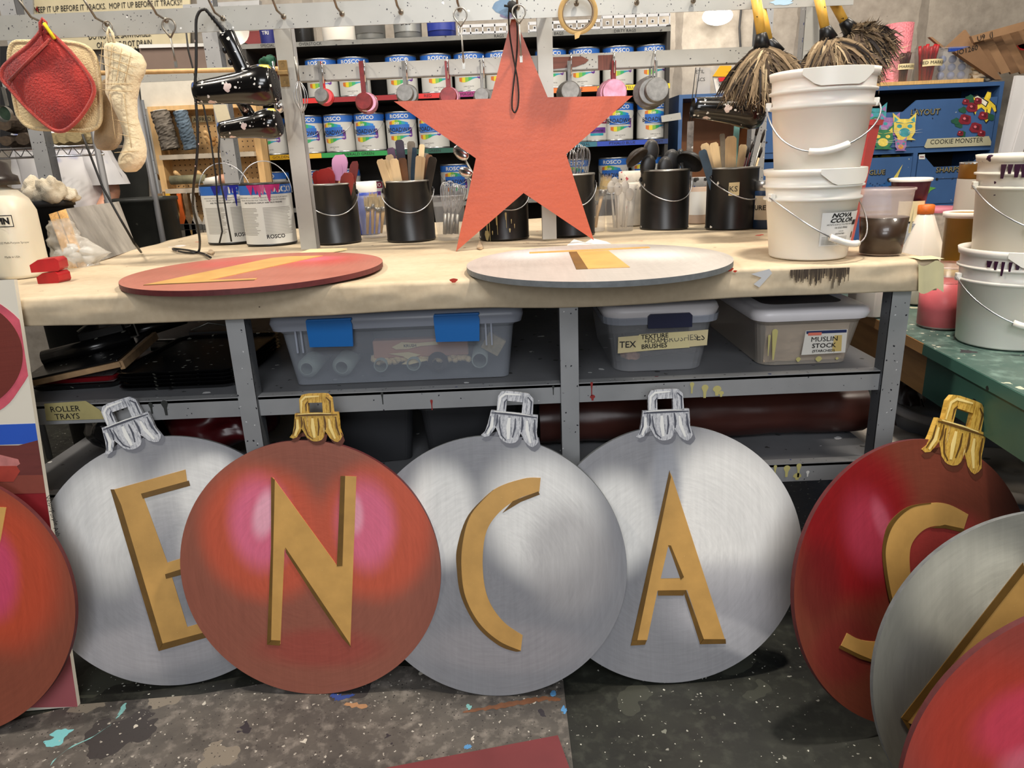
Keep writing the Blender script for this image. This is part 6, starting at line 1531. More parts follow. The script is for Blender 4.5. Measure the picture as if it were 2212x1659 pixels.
# bits on the paper
def bit(px, py, poly, m_, label, h=.002, cat='scrap'):
    c = PZ(px, py, BZ+.004); b = MB(); q = [PZ(px+x, py+y, BZ+.004)-c for x, y in poly]; n = len(q); b.add([(p.x, p.y, 0) for p in q]+[(p.x, p.y, h+.004*(i % 2)) for i, p in enumerate(q)], [tuple(range(n, 2*n)), tuple(range(n-1, -1, -1))]+[(i, (i+1) % n, n+(i+1) % n, n+i) for i in range(n)], m_); b.build('scrap', loc=c, label=label, cat=cat)
bit(690, 544, [(-50, 6), (-20, -2), (20, -6), (60, -4), (30, 1), (20, 6), (-30, 8)], m_tape, 'twisted strip of masking tape lying behind the red flat board')
bit(1036, 531, [(-6, 6), (0, -9), (8, 5), (2, 8)], mat('torn_paper', (206, 182, 150), .8), 'small torn paper scrap standing right of the star foot')
bit(455, 545, [(-8, 2), (0, -4), (9, 0), (3, 5)], mat('torn_paper', (206, 182, 150), .8), 'torn paper scrap near the left cord end')
bit(1270, 525, [(-45, 6), (-30, -4), (-6, 0), (10, -6), (40, -2), (50, 6), (10, 4), (-10, 8)], m_white, 'crumpled white plastic scrap at the right foot of the star')
# ------------------------------------------------------------------ storage bins on the upper shelf
S1 = .6805; S2 = .4505
m_bin = mat('smoky_clear_bin', (168, 174, 184), .25, 0, alpha=.42); m_binlid = mat('clear_gray_lid', (176, 182, 196), .3, 0, alpha=.6)
m_bin2 = mat('clear_bin', (190, 192, 196), .22, 0, alpha=.32); m_wlid = mat('white_bin_lid', (222, 218, 220), .4, noise=.05, nscale=8)
def rrect(w_, d_, r, n=5):
    out = []
    for cx, cy, a0 in ((w_/2-r, d_/2-r, 0), (-w_/2+r, d_/2-r, pi/2), (-w_/2+r, -d_/2+r, pi), (w_/2-r, -d_/2+r, 3*pi/2)):
        for k in range(n+1): a = a0+pi/2*k/n; out.append((cx+r*cos(a), cy+r*sin(a)))
    return out
def loft(b, secs, m, capb=True, capt=False, smooth=False, T=None):
    n = len(secs[0][0]); vs = []; fs = []
    for poly, z in secs: vs += [(x, y, z) for x, y in poly]
    for j in range(len(secs)-1):
        for i in range(n): k = (i+1) % n; fs.append((j*n+i, j*n+k, (j+1)*n+k, (j+1)*n+i))
    if capb: fs.append(tuple(range(n-1, -1, -1)))
    if capt: fs.append(tuple((len(secs)-1)*n+i for i in range(n)))
    b.add(vs, fs, m, smooth, T)
def bin_(pl, pr_, py, z, W_=None, D=.4, H=.15, label='', m=None, mlid=None, taper=.88, lidh=.03, rr_=.03, over=.012, recess=None):
    a = PZ(pl, py, z); q = PZ(pr_, py, z); y0 = (a.y+q.y)/2; wb = abs(q.x-a.x); cx = (a.x+q.x)/2; W_ = wb/taper
    t = thing('storage_bin', label, 'storage bin', (cx, y0+D/2, z+.001))
    b = MB(); loft(b, [(rrect(wb, D*.9, rr_), .0), (rrect(W_*.985, D*.985, rr_), H-.02), (rrect(W_, D, rr_), H-.015), (rrect(W_, D, rr_), H)], m); b.build('body', t)
    b = MB(); o = over; loft(b, [(rrect(W_+o*2-.01, D+o*2-.01, rr_+.006), H-.008), (rrect(W_+o*2, D+o*2, rr_+.008), H+lidh*.3), (rrect(W_+o*2-.008, D+o*2-.008, rr_+.006), H+lidh*.8), (rrect(W_+o*2-.024, D+o*2-.024, rr_), H+lidh)], mlid, False, True, True)
    b.build('lid', t)
    if recess: b = MB(); loft(b, [(rrect(W_*.78, D*.8, rr_), H+lidh+.0005), (rrect(W_*.77, D*.79, rr_), H+lidh+.001)], recess, False, True); b.build('lid_recess', t)
    return t, W_, wb, D, H
t, W_, wb, D, H = bin_(645, 1100, 828, S1, D=.36, H=.150, label='long smoky clear storage bin with two blue latches, full of tubes and rollers', m=m_bin, mlid=m_binlid, taper=.93, rr_=.02, over=.02)
m_latch = mat('blue_latch_plastic', (22, 104, 178), .35)
yf = -D/2-.022
for px in (714, 988):
    x = xat(px, t.location.y+yf, S1+.14)-t.location.x; b = MB()
    b.prism([(x-.052, H-.045), (x+.050, H-.047), (x+.053, H+.005), (x+.050, H+.016), (x-.054, H+.018), (x-.054, H+.002)], yf-.004, yf+.006, m_latch); b.box((x, yf+.010, H+.018), (.106, .03, .006), m_latch); b.build('latch', t, bevel=.002)
for i, x in enumerate([k*.2-.4 for k in range(0)]): pass
for px in (640, 652, 1050, 1062):
    x = xat(px, t.location.y-D/2-.012, S1+.11)-t.location.x; b = MB(); b.box((x, -D/2-.006, H-.035), (.004, .006, .055), m_binlid); b.build('rib', t)
B1o = Vector(t.location)
# contents, each its own
m_tubew = mat('pale_cardboard_tube', (150, 164, 158), .6)
for i, px in enumerate([652, 738, 822, 893, 945, 1036]):
    R = .017 if i < 5 else .020; y0 = B1o.y-D/2+.035; z = S1+.008+R+.012; x = xat(px, y0, z)
    if i == 0: x += .012
    mt = m_tubew if i != 4 else mat('dark_nap', (52, 44, 42), .95)
    b = MB(); R_m = TR((0, 0, 0), (-pi/2, 0, 0)); b.lathe([(R*.84, .0), (R, .0), (R, .22), (R*.84, .22), (R*.84, .0)], mt, 28, R_m)
    t2 = thing('roller_cover', 'round end of a roller core inside the smoky bin, '+('far left', 'second from the left', 'third from the left', 'fourth from the left', 'dark one', 'far right beside the sponge')[i], 'roller', (x, y0, z)); b.build('core', t2)
    if i in (0, 1, 4): b = MB(); b.lathe([(R*1.01, .006), (R*1.5, .012), (R*1.5, .21), (R*1.01, .216)], mt, 24, R_m); b.build('nap', t2)
m_wblk = mat('pinkish_wood_block', (186, 138, 112), .6, noise=.12, nscale=8)
c = PY(908, 753, B1o.y-D/2+.045); t2 = thing('wood_block', 'pinkish wooden block with fleece edge and torn labels inside the smoky bin', 'block', c)
b = MB(); b.box((0, .02, 0), (.235, .03, .045), m_wblk); b.build('block', t2, bevel=.003); b = MB()
rnd = random.Random(8)
for k in range(46): b.ell((-.12+.24*k/46, .02+rnd.uniform(-.006, .006), -.028+rnd.uniform(-.008, .004)), (.009, .014, .009), m_cterry, seg=8, rings=5, jit=.2)
b.build('fleece', t2, kind='stuff'); b = MB(); 
for pts in ([(-.07, .006), (-.045, .018), (-.01, .014), (.04, .016), (.045, .008), (0, .006), (-.03, .0), (-.06, .0)], [(-.08, -.010), (-.03, -.008), (.0, -.016), (-.02, -.022), (.02, -.03), (-.03, -.04), (-.05, -.038), (-.03, -.028), (-.045, -.018)]): b.prism(pts, .001, .003, m_tape)
b.text('KRUSH', .010, m_ink, TR((-.025, .0004, .008)), bold=.02); b.build('torn_label', t2)
c = PY(745, 742, B1o.y-.05); t2 = thing('paint_roller', 'dark fuzzy roller lying across the back of the smoky bin', 'roller', c); b = MB(); b.tube([(-.09, 0, 0), (.07, 0, .0)], .028, mat('dark_nap', (52, 44, 42), .95), 18); b.build('nap', t2)
c = PY(1066, 742, B1o.y-D/2+.07); t2 = thing('sponge', 'speckled tan sponge standing tilted at the right of the smoky bin', 'sponge', c); b = MB(); b.box((0, 0, 0), (.048, .02, .045), mat('speckled_sponge', (170, 156, 120), .9, noise=.3, nscale=60), rot=(0, radians(32), 0)); b.build('sponge', t2, bevel=.002)

t, W_, wb, D, H = bin_(1330, 1530, 806, S1, D=.44, H=.145, label='clear storage bin with white lid and navy latch labelled texture and foam brushes', m=m_bin2, mlid=m_wlid, taper=.84, rr_=.045, over=.012, lidh=.022, recess=mat('gray_lid_recess', (120, 116, 112), .6, noise=.2, nscale=10))  # lid recess in mottled gray, darker than the white lid
yf = -D/2-.014
x = xat(1447, t.location.y+yf, S1+.13)-t.location.x; b = MB(); b.prism([(x-.052, H-.03), (x+.052, H-.03), (x+.052, H-.002), (x+.046, H+.004), (x-.046, H+.004), (x-.052, H-.002)], yf-.004, yf+.004, mat('navy_latch_plastic', (30, 34, 62), .4)); b.build('latch', t, bevel=.001)
b = MB(); loft(b, [(rrect(W_+.02, D+.02, .05), H-.022), (rrect(W_+.024, D+.024, .05), H-.004)], m_binlid, False); b.build('lid_skirt', t)
b = MB(); y_ = -D/2+.005; yl = lambda z: -D/2*(.9+.085*z/(H-.02))-.0035
def qd(pts, m, dy=0): b.add([(x_, yl(z_)-dy, z_) for x_, z_ in pts], [tuple(range(len(pts)))], m)
c0 = 0
qd([(-.105, .050), (.110, .062), (.110, .102), (-.105, .092)][::1], m_tape); qd([(-.068, .054), (.068, .058), (.060, .100), (-.055, .097)], mat('masking_tape_upper', (226, 212, 160), .7), .001)
b.text('TEX', .022, m_ink, TR((-.082, yl(.072)-.0022, .072)), bold=.01); b.text('BRUSHES', .020, mat('faded_ink', (110, 106, 92), .7), TR((.045, yl(.08)-.0016, .082), (0, radians(-3), 0))); b.text('ES', .022, m_ink, TR((.093, yl(.08)-.0012, .083), (0, radians(-3), 0)))
for s_, z_ in (('TEXTURE', .091), ('+FOAM', .079), ('BRUSHES', .066)): b.text(s_, .0155, m_ink, TR((-.018, yl(z_)-.003, z_), (0, radians(-2), 0)), bold=.015)
b.build('tape_label', t)
B2o = Vector(t.location); 
rag(B2o+Vector((.02, -.10, .045)), (.085, .06, .03), 'dark bag of foam brushes lying in the clear bin', mat('dark_bag', (70, 62, 62), .35), 3, 'bag_of_brushes', 'bag'); rag(B2o+Vector((-.06, -.13, .03)), (.022, .03, .018), 'tan brush block at the left of the clear bin', m_wblk, 7, 'brush_block', 'block')
t, W_, wb, D, H = bin_(1645, 1852, 793, S1, D=.52, H=.125, label='storage bin with white lid full of beige muslin, labelled muslin stock', m=mat('cloudy_bin', (200, 190, 176), .3, alpha=.45), mlid=m_wlid, taper=.86, rr_=.035, over=.016, lidh=.020, recess=mat('dark_gray_lid_recess', (84, 76, 72), .6, noise=.2, nscale=10))  # recess again mottled, in a deeper gray than the lid
yl = lambda z: -D/2*(.9+.085*z/(H-.02))-.004
b = MB(); m_card = mat('white_card', (222, 218, 208), .5)
b.prism([(-.018, .028), (.088, .030), (.088, .088), (-.012, .088)], yl(.06)-.002, yl(.06)+.001, m_card); b.prism([(-.010, .080), (.086, .080), (.086, .087), (-.011, .087)], yl(.06)-.0028, yl(.06)-.002, m_latch if False else mat('navy_stripe', (34, 46, 90), .5))
b.prism([(-.006, .076), (.026, .076), (.026, .083), (-.006, .083)], yl(.06)-.0032, yl(.06)-.002, mat('coral_logo', (222, 120, 100), .5)); b.prism([(.055, .034), (.078, .034), (.076, .074), (.058, .074)], yl(.06)-.0026, yl(.06)-.002, mat('tan_smear', (206, 180, 110), .5))
for s_, z_, sz in (('MUSLIN', .066, .0165), ('STOCK', .050, .0155), ('(STARCHED)', .037, .0085)): b.text(s_, sz, m_ink, TR((.034, yl(.06)-.0042, z_)), bold=.012, sx=1.15)
b.build('label', t)
b = MB()
for (x, z, r, h) in ((-.088, .09, .007, .07), (-.02, .014, .006, .006), (.03, .012, .008, .006), (-.10, .08, .003, .05), (.075, .012, .004, .003)):
    b.add([(x+cos(a)*r, yl(z)-.001, z+sin(a)*r) for a in [pi*k/8 for k in range(9)]]+[(x-r*.25, yl(z)-.001, z-h), (x+r*.25, yl(z)-.001, z-h)], [tuple(range(11))], mat('yellow_paint_run', (196, 186, 120), .5))
b.build('paint_drip', t, kind='stuff')
m_mus = cloth_mat('beige_muslin', (206, 182, 156), (180, 156, 130), 300)
B3o = Vector(t.location)
b = MB()
from mathutils import noise as mnz
def fold(u, v):
    x = -wb*.46+wb*.92*u; y = -D*.43+D*.8*v; return (x, y, .095+.012*mnz.noise(Vector((x*14, y*10, 1)))+.004*mnz.noise(Vector((x*50, y*40, 1))))
def foldf(u, v):
    x = -wb*.46+wb*.92*u; z = .006+.095*v; return (x, -D*.43-.012*v+.006*mnz.noise(Vector((x*26, 3, z*40)))+.003*mnz.noise(Vector((x*60, 3, z*160))), z)
b.grid(fold, 40, 30, m_mus); b.grid(foldf, 60, 24, m_mus); b.build('folded_muslin', loc=B3o, label='stack of folded beige muslin filling the right bin', cat='fabric')

# ------------------------------------------------------------------ left of the upper shelf: roller trays
m_trayb = mat('crusted_black_tray', (17, 17, 18), .22, noise=.3, nscale=20, specks=[(60, .4, (150, 150, 140), .4)])
a = PZ(380, 843, S1)
for k in range(5):
    t = thing('paint_tray', 'stacked black paint-crusted tray on the left shelf, '+('bottom of the stack', 'second from the bottom', 'middle of the stack', 'fourth from the bottom', 'topmost of the stack')[k], 'tray', (a.x, a.y+.20, S1+.001+.0095*k), (0, 0, .01*(k % 2)), 'black trays on the left shelf')
    b = MB(); loft(b, [(rrect(.275, .38, .03), .0), (rrect(.288, .394, .034), .006), (rrect(.296, .40, .036), .009), (rrect(.284, .39, .032), .0092), (rrect(.265, .37, .028), .003)], m_trayb, True, True); b.build('tray', t)
    b = MB(); loft(b, [(rrect(.297, .402, .036), .0078), (rrect(.300, .405, .037), .0088), (rrect(.297, .402, .036), .0093)], m_trayb, False); b.build('rim', t)
# red tray with mesh grid and cardboard-edged one
m_mesh = mat('silver_mesh', (150, 140, 140), .4, .5, specks=[(150, .5, (40, 20, 24), .45)]); m_rtray = mat('crimson_tray', (140, 26, 34), .35)
p_ = PZ(170, 846, S1)
for k, (dz, m_, lb) in enumerate(((.0, m_trayb, 'dark wire grid tray under the red tray at the left'), (.016, m_rtray, 'red roller tray with speckled mesh top at the left shelf end'))):
    t = thing('roller_tray', lb, 'tray', (p_.x-.03, p_.y+.14, S1+.002+dz), (0, 0, .06)); b = MB(); loft(b, [(rrect(.20, .24, .02), .0), (rrect(.22, .26, .024), .012)], m_, True, True); b.build('tray', t)
    b = MB(); b.grid(lambda u, v: (-.10+.2*u, -.12+.24*v, .0135+.012*v), 2, 2, m_mesh); b.build('mesh', t)
t = thing('roller_tray', 'tan cardboard-edged tray resting slanted on top of the red one', 'tray', (p_.x-.02, p_.y+.12, S1+.042), (radians(4), radians(-9), .1)); b = MB(); m_cb = mat('speckled_cardboard', (160, 128, 92), .8, noise=.3, nscale=40)
b.box((0, -.125, .012), (.25, .01, .014), m_cb); b.box((.125, 0, .008), (.012, .25, .022), m_cb); b.box((0, 0, .022), (.24, .25, .005), m_trayb); b.build('tray', t, bevel=.002)
def roller_frame(px, py, y_, L, ang, label):
    c = PY(px, py, y_); t = thing('paint_roller', label, 'roller', c, (0, radians(ang), radians(12))); b = MB(); b.tube([(-L/2, 0, 0), (L/2, 0, 0)], .022, m_trayb, 16); b.box((L*.2, .01, .03), (L*.5, .02, .02), m_blackp); b.build('roller', t)
    b = MB(); b.tube([(L/2, 0, 0), (L/2+.02, 0, 0), (L/2+.02, 0, .05), (L*.2, -.01, .07), (0, -.02, .05)], .003, m_dullmetal, 6); b.build('wire_arm', t)
roller_frame(190, 752, 1.84, .22, -10, 'black crusted roller frame lying over the trays'); roller_frame(300, 715, 2.0, .26, -14, 'long black roller frame slanting up behind the trays'); roller_frame(420, 745, 2.15, .24, 3, 'black roller frame lying behind the stacked trays')
# white board leg seen past the sample panel
b = MB(); q = [PY(x, y, 2.6) for x, y in ((96, 690), (118, 690), (134, 731), (112, 737))]; b.box(((q[0].x+q[2].x)/2, 2.6, .80), (.055, .01, .26), m_white, rot=(0, radians(-14), 0)); b.build('white_board', label='sliver of a white board standing behind the left end of the shelf', cat='board')

# ------------------------------------------------------------------ lower shelf
m_tarp = mat('maroon_brown_tarp', (66, 34, 28), .34, noise=.3, nscale=7, bump=.5); m_tarp2 = mat('dark_leathery_tarp', (44, 24, 22), .4, noise=.3, nscale=9, bump=.6)
def roll(xa, xb, y_, z, R, m, label, end=None, seed=0):
    c = Vector(((xa+xb)/2, y_, z+R)); t = thing('rolled_tarp', label, 'tarp', c); L = xb-xa
    b = MB()
    def fn(u, v):
        a = 2*pi*u; x = -L/2+L*v; r = R*(1+.07*mnz.noise(Vector((x*7, cos(a)*2+seed, sin(a)*2)))+.03*mnz.noise(Vector((x*22, cos(a)*5, sin(a)*5+seed))))
        return (x, r*cos(a), r*sin(a)*.97)
    b.grid(fn, 36, 50, m); b.build('tarp', t)
    for sx in (-1, 1):
        b = MB(); 
        for q in range(5): b.lathe([(R*(.93-.18*q), 0), (R*(.86-.18*q), 0)], end or m, 24, TR((sx*(L/2-.004-.002*q), 0, 0), (0, pi/2, 0)))
        b.lathe([(0, -.006), (R*.9, -.006)], m_ink, 24, TR((sx*(L/2-.004), 0, 0), (0, pi/2, 0))); b.build('rolled_end', t)
xa = PY(1165, 930, 1.80).x; xb = PY(1855, 880, 1.80).x
roll(xa, xb, 1.80, S2+.002, .068, m_tarp, 'glossy maroon brown rolled tarp on the lower shelf at the right', m_tarp2)
roll(xa+.05, xb-.01, 1.96, S2+.004, .082, m_tarp2, 'larger dark rolled tarp lying behind the glossy maroon one', m_tarp2, 4)
b = MB(); b.lathe([(.0, 0), (.075, 0), (.078, .01)], m_wlid, 32, TR((0, 0, 0), (0, -pi/2, 0))); t = thing('white_roll', 'white roll end showing behind the rolled tarps next to the right leg', 'roll', (xb+.055, 2.02, S2+.11)); b.lathe([(.078, .0), (.078, .30)], m_wlid, 32, TR((0, 0, 0), (0, -pi/2, 0))); b.build('roll', t)
m_bagb = mat('black_plastic_bag', (18, 18, 20), .25); m_bagr = mat('dark_red_bag', (74, 16, 20), .3)
rag(Vector((-1.02, 1.80, S2+.125)), (.10, .11, .10), 'black ribbed bag on the lower shelf behind the E board', m_bagb, 2, 'plastic_bag', 'bag'); rag(Vector((-.80, 1.82, S2+.115)), (.12, .12, .09), 'dark red plastic bag on the lower shelf behind the E board cap', m_bagr, 6, 'plastic_bag', 'bag')
m_bing = mat('dark_gray_tote', (44, 45, 48), .5, noise=.1, nscale=8)
for (x, lb) in ((-.40, 'dark gray tote on the lower shelf behind the N board cap'), (-.13, 'scuffed black tote on the lower shelf between the N and C boards')):
    t = thing('tote', lb, 'tote', (x, 1.86, S2+.001), (0, 0, .15)); b = MB(); loft(b, [(rrect(.22, .30, .02), 0), (rrect(.25, .34, .024), .15), (rrect(.265, .355, .026), .152), (rrect(.265, .355, .026), .162)], m_bing, True, True); b.build('body', t)
# ------------------------------------------------------------------ under the green table: lidded pails
m_pailg = mat('slate_gray_pail', (96, 100, 108), .45, noise=.08, nscale=6); m_lidg = mat('gray_beige_lid', (168, 160, 150), .5, noise=.1, nscale=8, specks=[(30, .15, (90, 84, 80), .3)]); m_lidg2 = mat('cool_gray_lid', (150, 152, 158), .45, noise=.08, nscale=8)
def pail(px, py, z, R, label, m, ml, H=None):
    p = PZ(px, py, z); t = thing('lidded_pail', label, 'pail', (p.x, p.y, .002)); H = z-.002
    b = MB(); b.lathe([(0, 0), (R*.86, 0), (R*.88, .005), (R*.97, H-.03), (R*.97, H-.02)], m, 44); b.build('body', t)
    b = MB(); b.lathe([(R*1.0, H-.028), (R*1.03, H-.024), (R*1.03, H-.002), (R*1.0, H), (R*.95, H), (R*.93, H-.008), (R*.3, H-.007), (R*.28, H-.003), (R*.1, H-.003), (0, H-.006)], ml, 48); b.build('lid', t)
    for k in range(3):
        b = MB(); a = k*2.1+.6; b.lathe([(R*.05, .0), (R*.10, .002), (R*.16, 0)], ml, 18, TR((cos(a)*R*.62, sin(a)*R*.62, H-.007))); b.build('lid_boss', t)
pail(1965, 943, .40, .150, 'beige lidded pail on the floor between the bench leg and the gold cap', m_pailg, m_lidg)
pail(2055, 870, .46, .155, 'slate gray lidded pail under the green table', m_pailg, m_lidg2)
pail(2190, 1015, .38, .150, 'beige lidded pail behind the red S board at the right edge', m_pailg, m_lidg)
rag(Vector(PY(1945, 905, 2.02)), (.07, .08, .12), 'dark maroon wrapped bundle behind the right bench leg', m_tarp2, 12, 'bundle', 'bundle')
rag(Vector(PY(1985, 850, 2.15)), (.07, .07, .06), 'dark gray angular parcel behind the right bench leg', m_bing, 15, 'bundle', 'bundle')
b = MB(); b.tube([PY(x, y, 1.95) for x, y in ((1990, 862), (2000, 890), (2008, 920), (2015, 960), (2018, 990))], .0025, m_blackp, 6); b.build('power_cord', label='thin black cable hanging in front of the pails under the green table', cat='cord')
# ------------------------------------------------------------------ blue cabinet on the back wall, right
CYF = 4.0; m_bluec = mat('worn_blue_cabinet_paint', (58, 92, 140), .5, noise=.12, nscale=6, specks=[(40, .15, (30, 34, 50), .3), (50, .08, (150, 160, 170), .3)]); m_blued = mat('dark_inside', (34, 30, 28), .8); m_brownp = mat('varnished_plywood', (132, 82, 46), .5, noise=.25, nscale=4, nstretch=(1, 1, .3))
def cabinet():
    zt = 1.475; xl = PY(1467, 206, CYF).x; xm = PY(1648, 200, CYF).x; xr = PY(2170, 178, CYF).x; D = WALLY-CYF-.015; z0 = .30
    t = thing('blue_cabinet', 'worn blue wooden cabinet with cutout drawers and an open cubby, against the concrete wall', 'cabinet', ((xl+xr)/2, CYF, z0)); o = Vector(t.location)
    def bx(x0, x1, y0, y1, za, zb, m, nm, **k):
        b = MB(); b.box(Vector(((x0+x1)/2, (y0+y1)/2, (za+zb)/2))-o, (x1-x0, y1-y0, zb-za), m); return b.build(nm, t, **k)
    bx(xl, xr, CYF, WALLY-.01, zt-.02, zt, m_bluec, 'top_board'); bx(xl, xl+.02, CYF, WALLY-.01, z0, zt-.02, m_bluec, 'side_panel'); bx(xr-.02, xr, CYF, WALLY-.01, z0, zt-.02, m_bluec, 'side_panel')
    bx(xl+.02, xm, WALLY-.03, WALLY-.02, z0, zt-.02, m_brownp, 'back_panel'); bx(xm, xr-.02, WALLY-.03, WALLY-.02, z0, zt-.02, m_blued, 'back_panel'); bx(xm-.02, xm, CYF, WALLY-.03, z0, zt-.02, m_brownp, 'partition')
    bx(xm, xm+.02, CYF, WALLY-.03, z0, zt-.02, m_bluec, 'partition')
    bx(xl+.02, xr-.02, CYF+.01, WALLY-.03, z0+.0, z0+.02, m_bluec, 'bottom_board')
    xc = PY(1977, 340, CYF).x; zr1 = PY(1900, 326, CYF).z; zr2 = PY(2000, 446, CYF).z
    bx(xm+.02, xr-.02, CYF, CYF+.02, zr1-.018, zr1+.012, m_bluec, 'rail'); bx(xm+.02, xr-.02, CYF, CYF+.02, zr2-.012, zr2+.012, m_bluec, 'rail'); bx(xc-.012, xc+.012, CYF, WALLY-.03, z0+.02, zr1-.018, m_bluec, 'partition')
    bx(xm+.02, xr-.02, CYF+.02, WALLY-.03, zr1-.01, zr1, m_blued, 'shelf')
    def drawer(x0, x1, za, zb, notch):
        w_ = x1-x0; c = (x0+x1)/2; a, bq, dp = notch
        pts = [(x0, za), (x1, za), (x1, zb), (c+bq, zb), (c+a, zb-dp), (c-a, zb-dp), (c-bq, zb), (x0, zb)]
        b = MB(); b.prism([(x-o.x, z-o.z) for x, z in pts], CYF-.004-o.y, CYF+.014-o.y, m_bluec); return b.build('drawer_front', t)
    d1 = drawer(xm+.024, xr-.026, zr1+.014, zt-.075, (.12, .185, .055))
    d2 = drawer(xm+.024, xc-.016, zr2+.014, zr1-.035, (.07, .13, .06)); d3 = drawer(xc+.016, xr-.026, zr2+.014, zr1-.035, (.10, .16, .06)); d4 = drawer(xm+.024, xc-.016, z0+.05, zr2-.03, (.07, .13, .06)); d5 = drawer(xc+.016, xr-.026, z0+.05, zr2-.03, (.10, .16, .05))
    P = lambda px, py: (lambda p: (p.x-o.x, p.z-o.z))(PY(px, py, CYF-.006)); yy = CYF-.006-o.y
    def paint(parent, polys, nm, label=None):
        b = MB()
        for i, (pts, m) in enumerate(polys): q = [P(*p) for p in pts]; b.add([(x, yy-.0004*i/3, z) for x, z in q], [tuple(range(len(q)))], m)
        ob = b.build(nm, parent, label=label); return ob
    K = lambda n, c: mat('mural_'+n, c, .5, noise=.25, nscale=50)
    def blob(cx, cy, rx, ry, n=14, j=0, ph=0): return [(cx+rx*cos(2*pi*k/n+ph)*(1+j*((k*7) % 3-1)), cy+ry*sin(2*pi*k/n+ph)*(1+j*((k*5) % 3-1))) for k in range(n)]
    def cat_(cx, cy, s, c1, c2, c3):
        P_ = [([(cx-s*.9, cy+s*.98), (cx-s*.55, cy+s*.8), (cx-s*.85, cy+s*.35), (cx-s*.85, cy-s*.2), (cx-s*.95, cy-s*1.2), (cx-s*.35, cy-s*.7), (cx+s*.35, cy-s*.7), (cx+s*.95, cy-s*1.2), (cx+s*.85, cy-s*.2), (cx+s*.85, cy+s*.35), (cx+s*.55, cy+s*.8), (cx+s*.9, cy+s*.98)], c1), ([(cx-s*.8, cy-s*.9), (cx-s*.5, cy-s*.62), (cx-s*.85, cy-s*.4)], c2), ([(cx+s*.8, cy-s*.9), (cx+s*.5, cy-s*.62), (cx+s*.85, cy-s*.4)], c2),
             (blob(cx, cy+s*.38, s*.45, s*.36), c3), (blob(cx-s*.42, cy-s*.12, s*.2, s*.15), c2), (blob(cx+s*.42, cy-s*.12, s*.2, s*.15), c2), ([(cx-s*.16, cy+s*.16), (cx+s*.16, cy+s*.16), (cx, cy+s*.36)], c2)]
        for dx in (-1, 1):
            for k in range(2): P_.append(([(cx+dx*s*.3, cy+s*(.3+.1*k)), (cx+dx*s*1.5, cy+s*(.1+.25*k)), (cx+dx*s*.3, cy+s*(.34+.1*k))], m_lblwhite))
        P_.append(([(cx-s*.7, cy-s*.5), (cx, cy-s*.35), (cx-s*.7, cy-s*.42)], c3)); P_.append(([(cx+s*.7, cy-s*.5), (cx, cy-s*.35), (cx+s*.7, cy-s*.42)], c3))
        return P_
    te, pu, ye, gr, ora, dg = K('teal', (70, 150, 160)), K('lilac', (160, 116, 170)), K('yellow', (222, 200, 96)), K('green', (58, 120, 84)), K('orange', (216, 148, 76)), K('dark', (36, 60, 60))
    paint(d1, cat_(1892, 252, 26, te, pu, gr)+cat_(1922, 270, 23, pu, te, pu)+cat_(1866, 288, 20, ora, dg, pu)+cat_(1953, 276, 27, ye, te, te)+cat_(1906, 298, 25, gr, ye, ye)+cat_(1944, 312, 14, pu, te, ora), 'mural', 'painted group of colourful cats')
    ro, rd, gn = K('rose', (124, 30, 44)), K('rose_dark', (90, 20, 34)), K('leaf', (34, 84, 62))
    ps = [(blob(x, y, 9, 7, 9, .2), gn) for x, y in ((2072, 270), (2098, 222), (2080, 238), (2110, 300), (2130, 250), (2078, 290), (2095, 212), (2140, 254), (2064, 262))]
    for x, y, r in ((2085, 258, 14), (2100, 232, 13), (2108, 276, 14), (2124, 250, 11), (2086, 220, 8), (2120, 288, 9), (2074, 288, 7), (2112, 218, 9)):
        ps += [(blob(x, y, r, r*.85, 11, .12), ro), (blob(x+1, y, r*.55, r*.4, 9, .2), rd), (blob(x-2, y-2, r*.25, r*.2, 7), K('petal', (206, 110, 120)))]
    paint(d1, ps, 'mural', 'painted cluster of dark red roses')
    byl, bwh = K('banana', (224, 196, 60)), K('banana_flesh', (226, 220, 200))
    bo = [(2126, 212), (2133, 198), (2141, 200), (2140, 210), (2137, 216), (2150, 228), (2152, 240), (2148, 242), (2142, 230), (2139, 242), (2136, 258), (2130, 264), (2126, 258), (2127, 238), (2120, 232), (2110, 238), (2107, 248), (2104, 240), (2112, 226), (2104, 218), (2103, 210), (2112, 206), (2124, 216)]
    def grow(pts, k):
        cx = sum(p[0] for p in pts)/len(pts); cy = sum(p[1] for p in pts)/len(pts); return [(cx+(x-cx)*k, cy+(y-cy)*k) for x, y in pts]
    paint(d1, [(grow(bo, 1.09), m_ink), (bo, byl), ([(2103, 209), (2112, 205), (2136, 220), (2130, 232), (2122, 226), (2110, 218)], m_ink), ([(2105, 210), (2112, 207), (2133, 221), (2129, 229), (2112, 217)], bwh), ([(2131, 236), (2133, 236), (2131, 256), (2130, 256)], m_ink)], 'mural', 'painted peeled banana sticker')
    b = MB(); m_st = mat('stencil_gold', (150, 138, 96), .6)
    def tx(s_, px, py, sz, m, dy=.002, bold=.02, parent=None):
        x, z = P(px, py); bb = MB(); bb.text(s_, sz, m, TR((x, yy-dy, z)), bold=bold); bb.build('lettering', parent)
    tx('LAYOUT', 1999, 243, .040, m_ink, .0012, .05, d1); tx('LAYOUT', 1998, 242.5, .040, m_st, .002, -.005, d1)
    bb = MB(); q = [P(*p) for p in ((1996, 317), (2003, 300), (2136, 294), (2141, 306), (2140, 314), (2000, 320))]; bb.add([(x, yy-.0012, z) for x, z in q], [tuple(range(6))], mat('aged_tape', (178, 174, 146), .7))
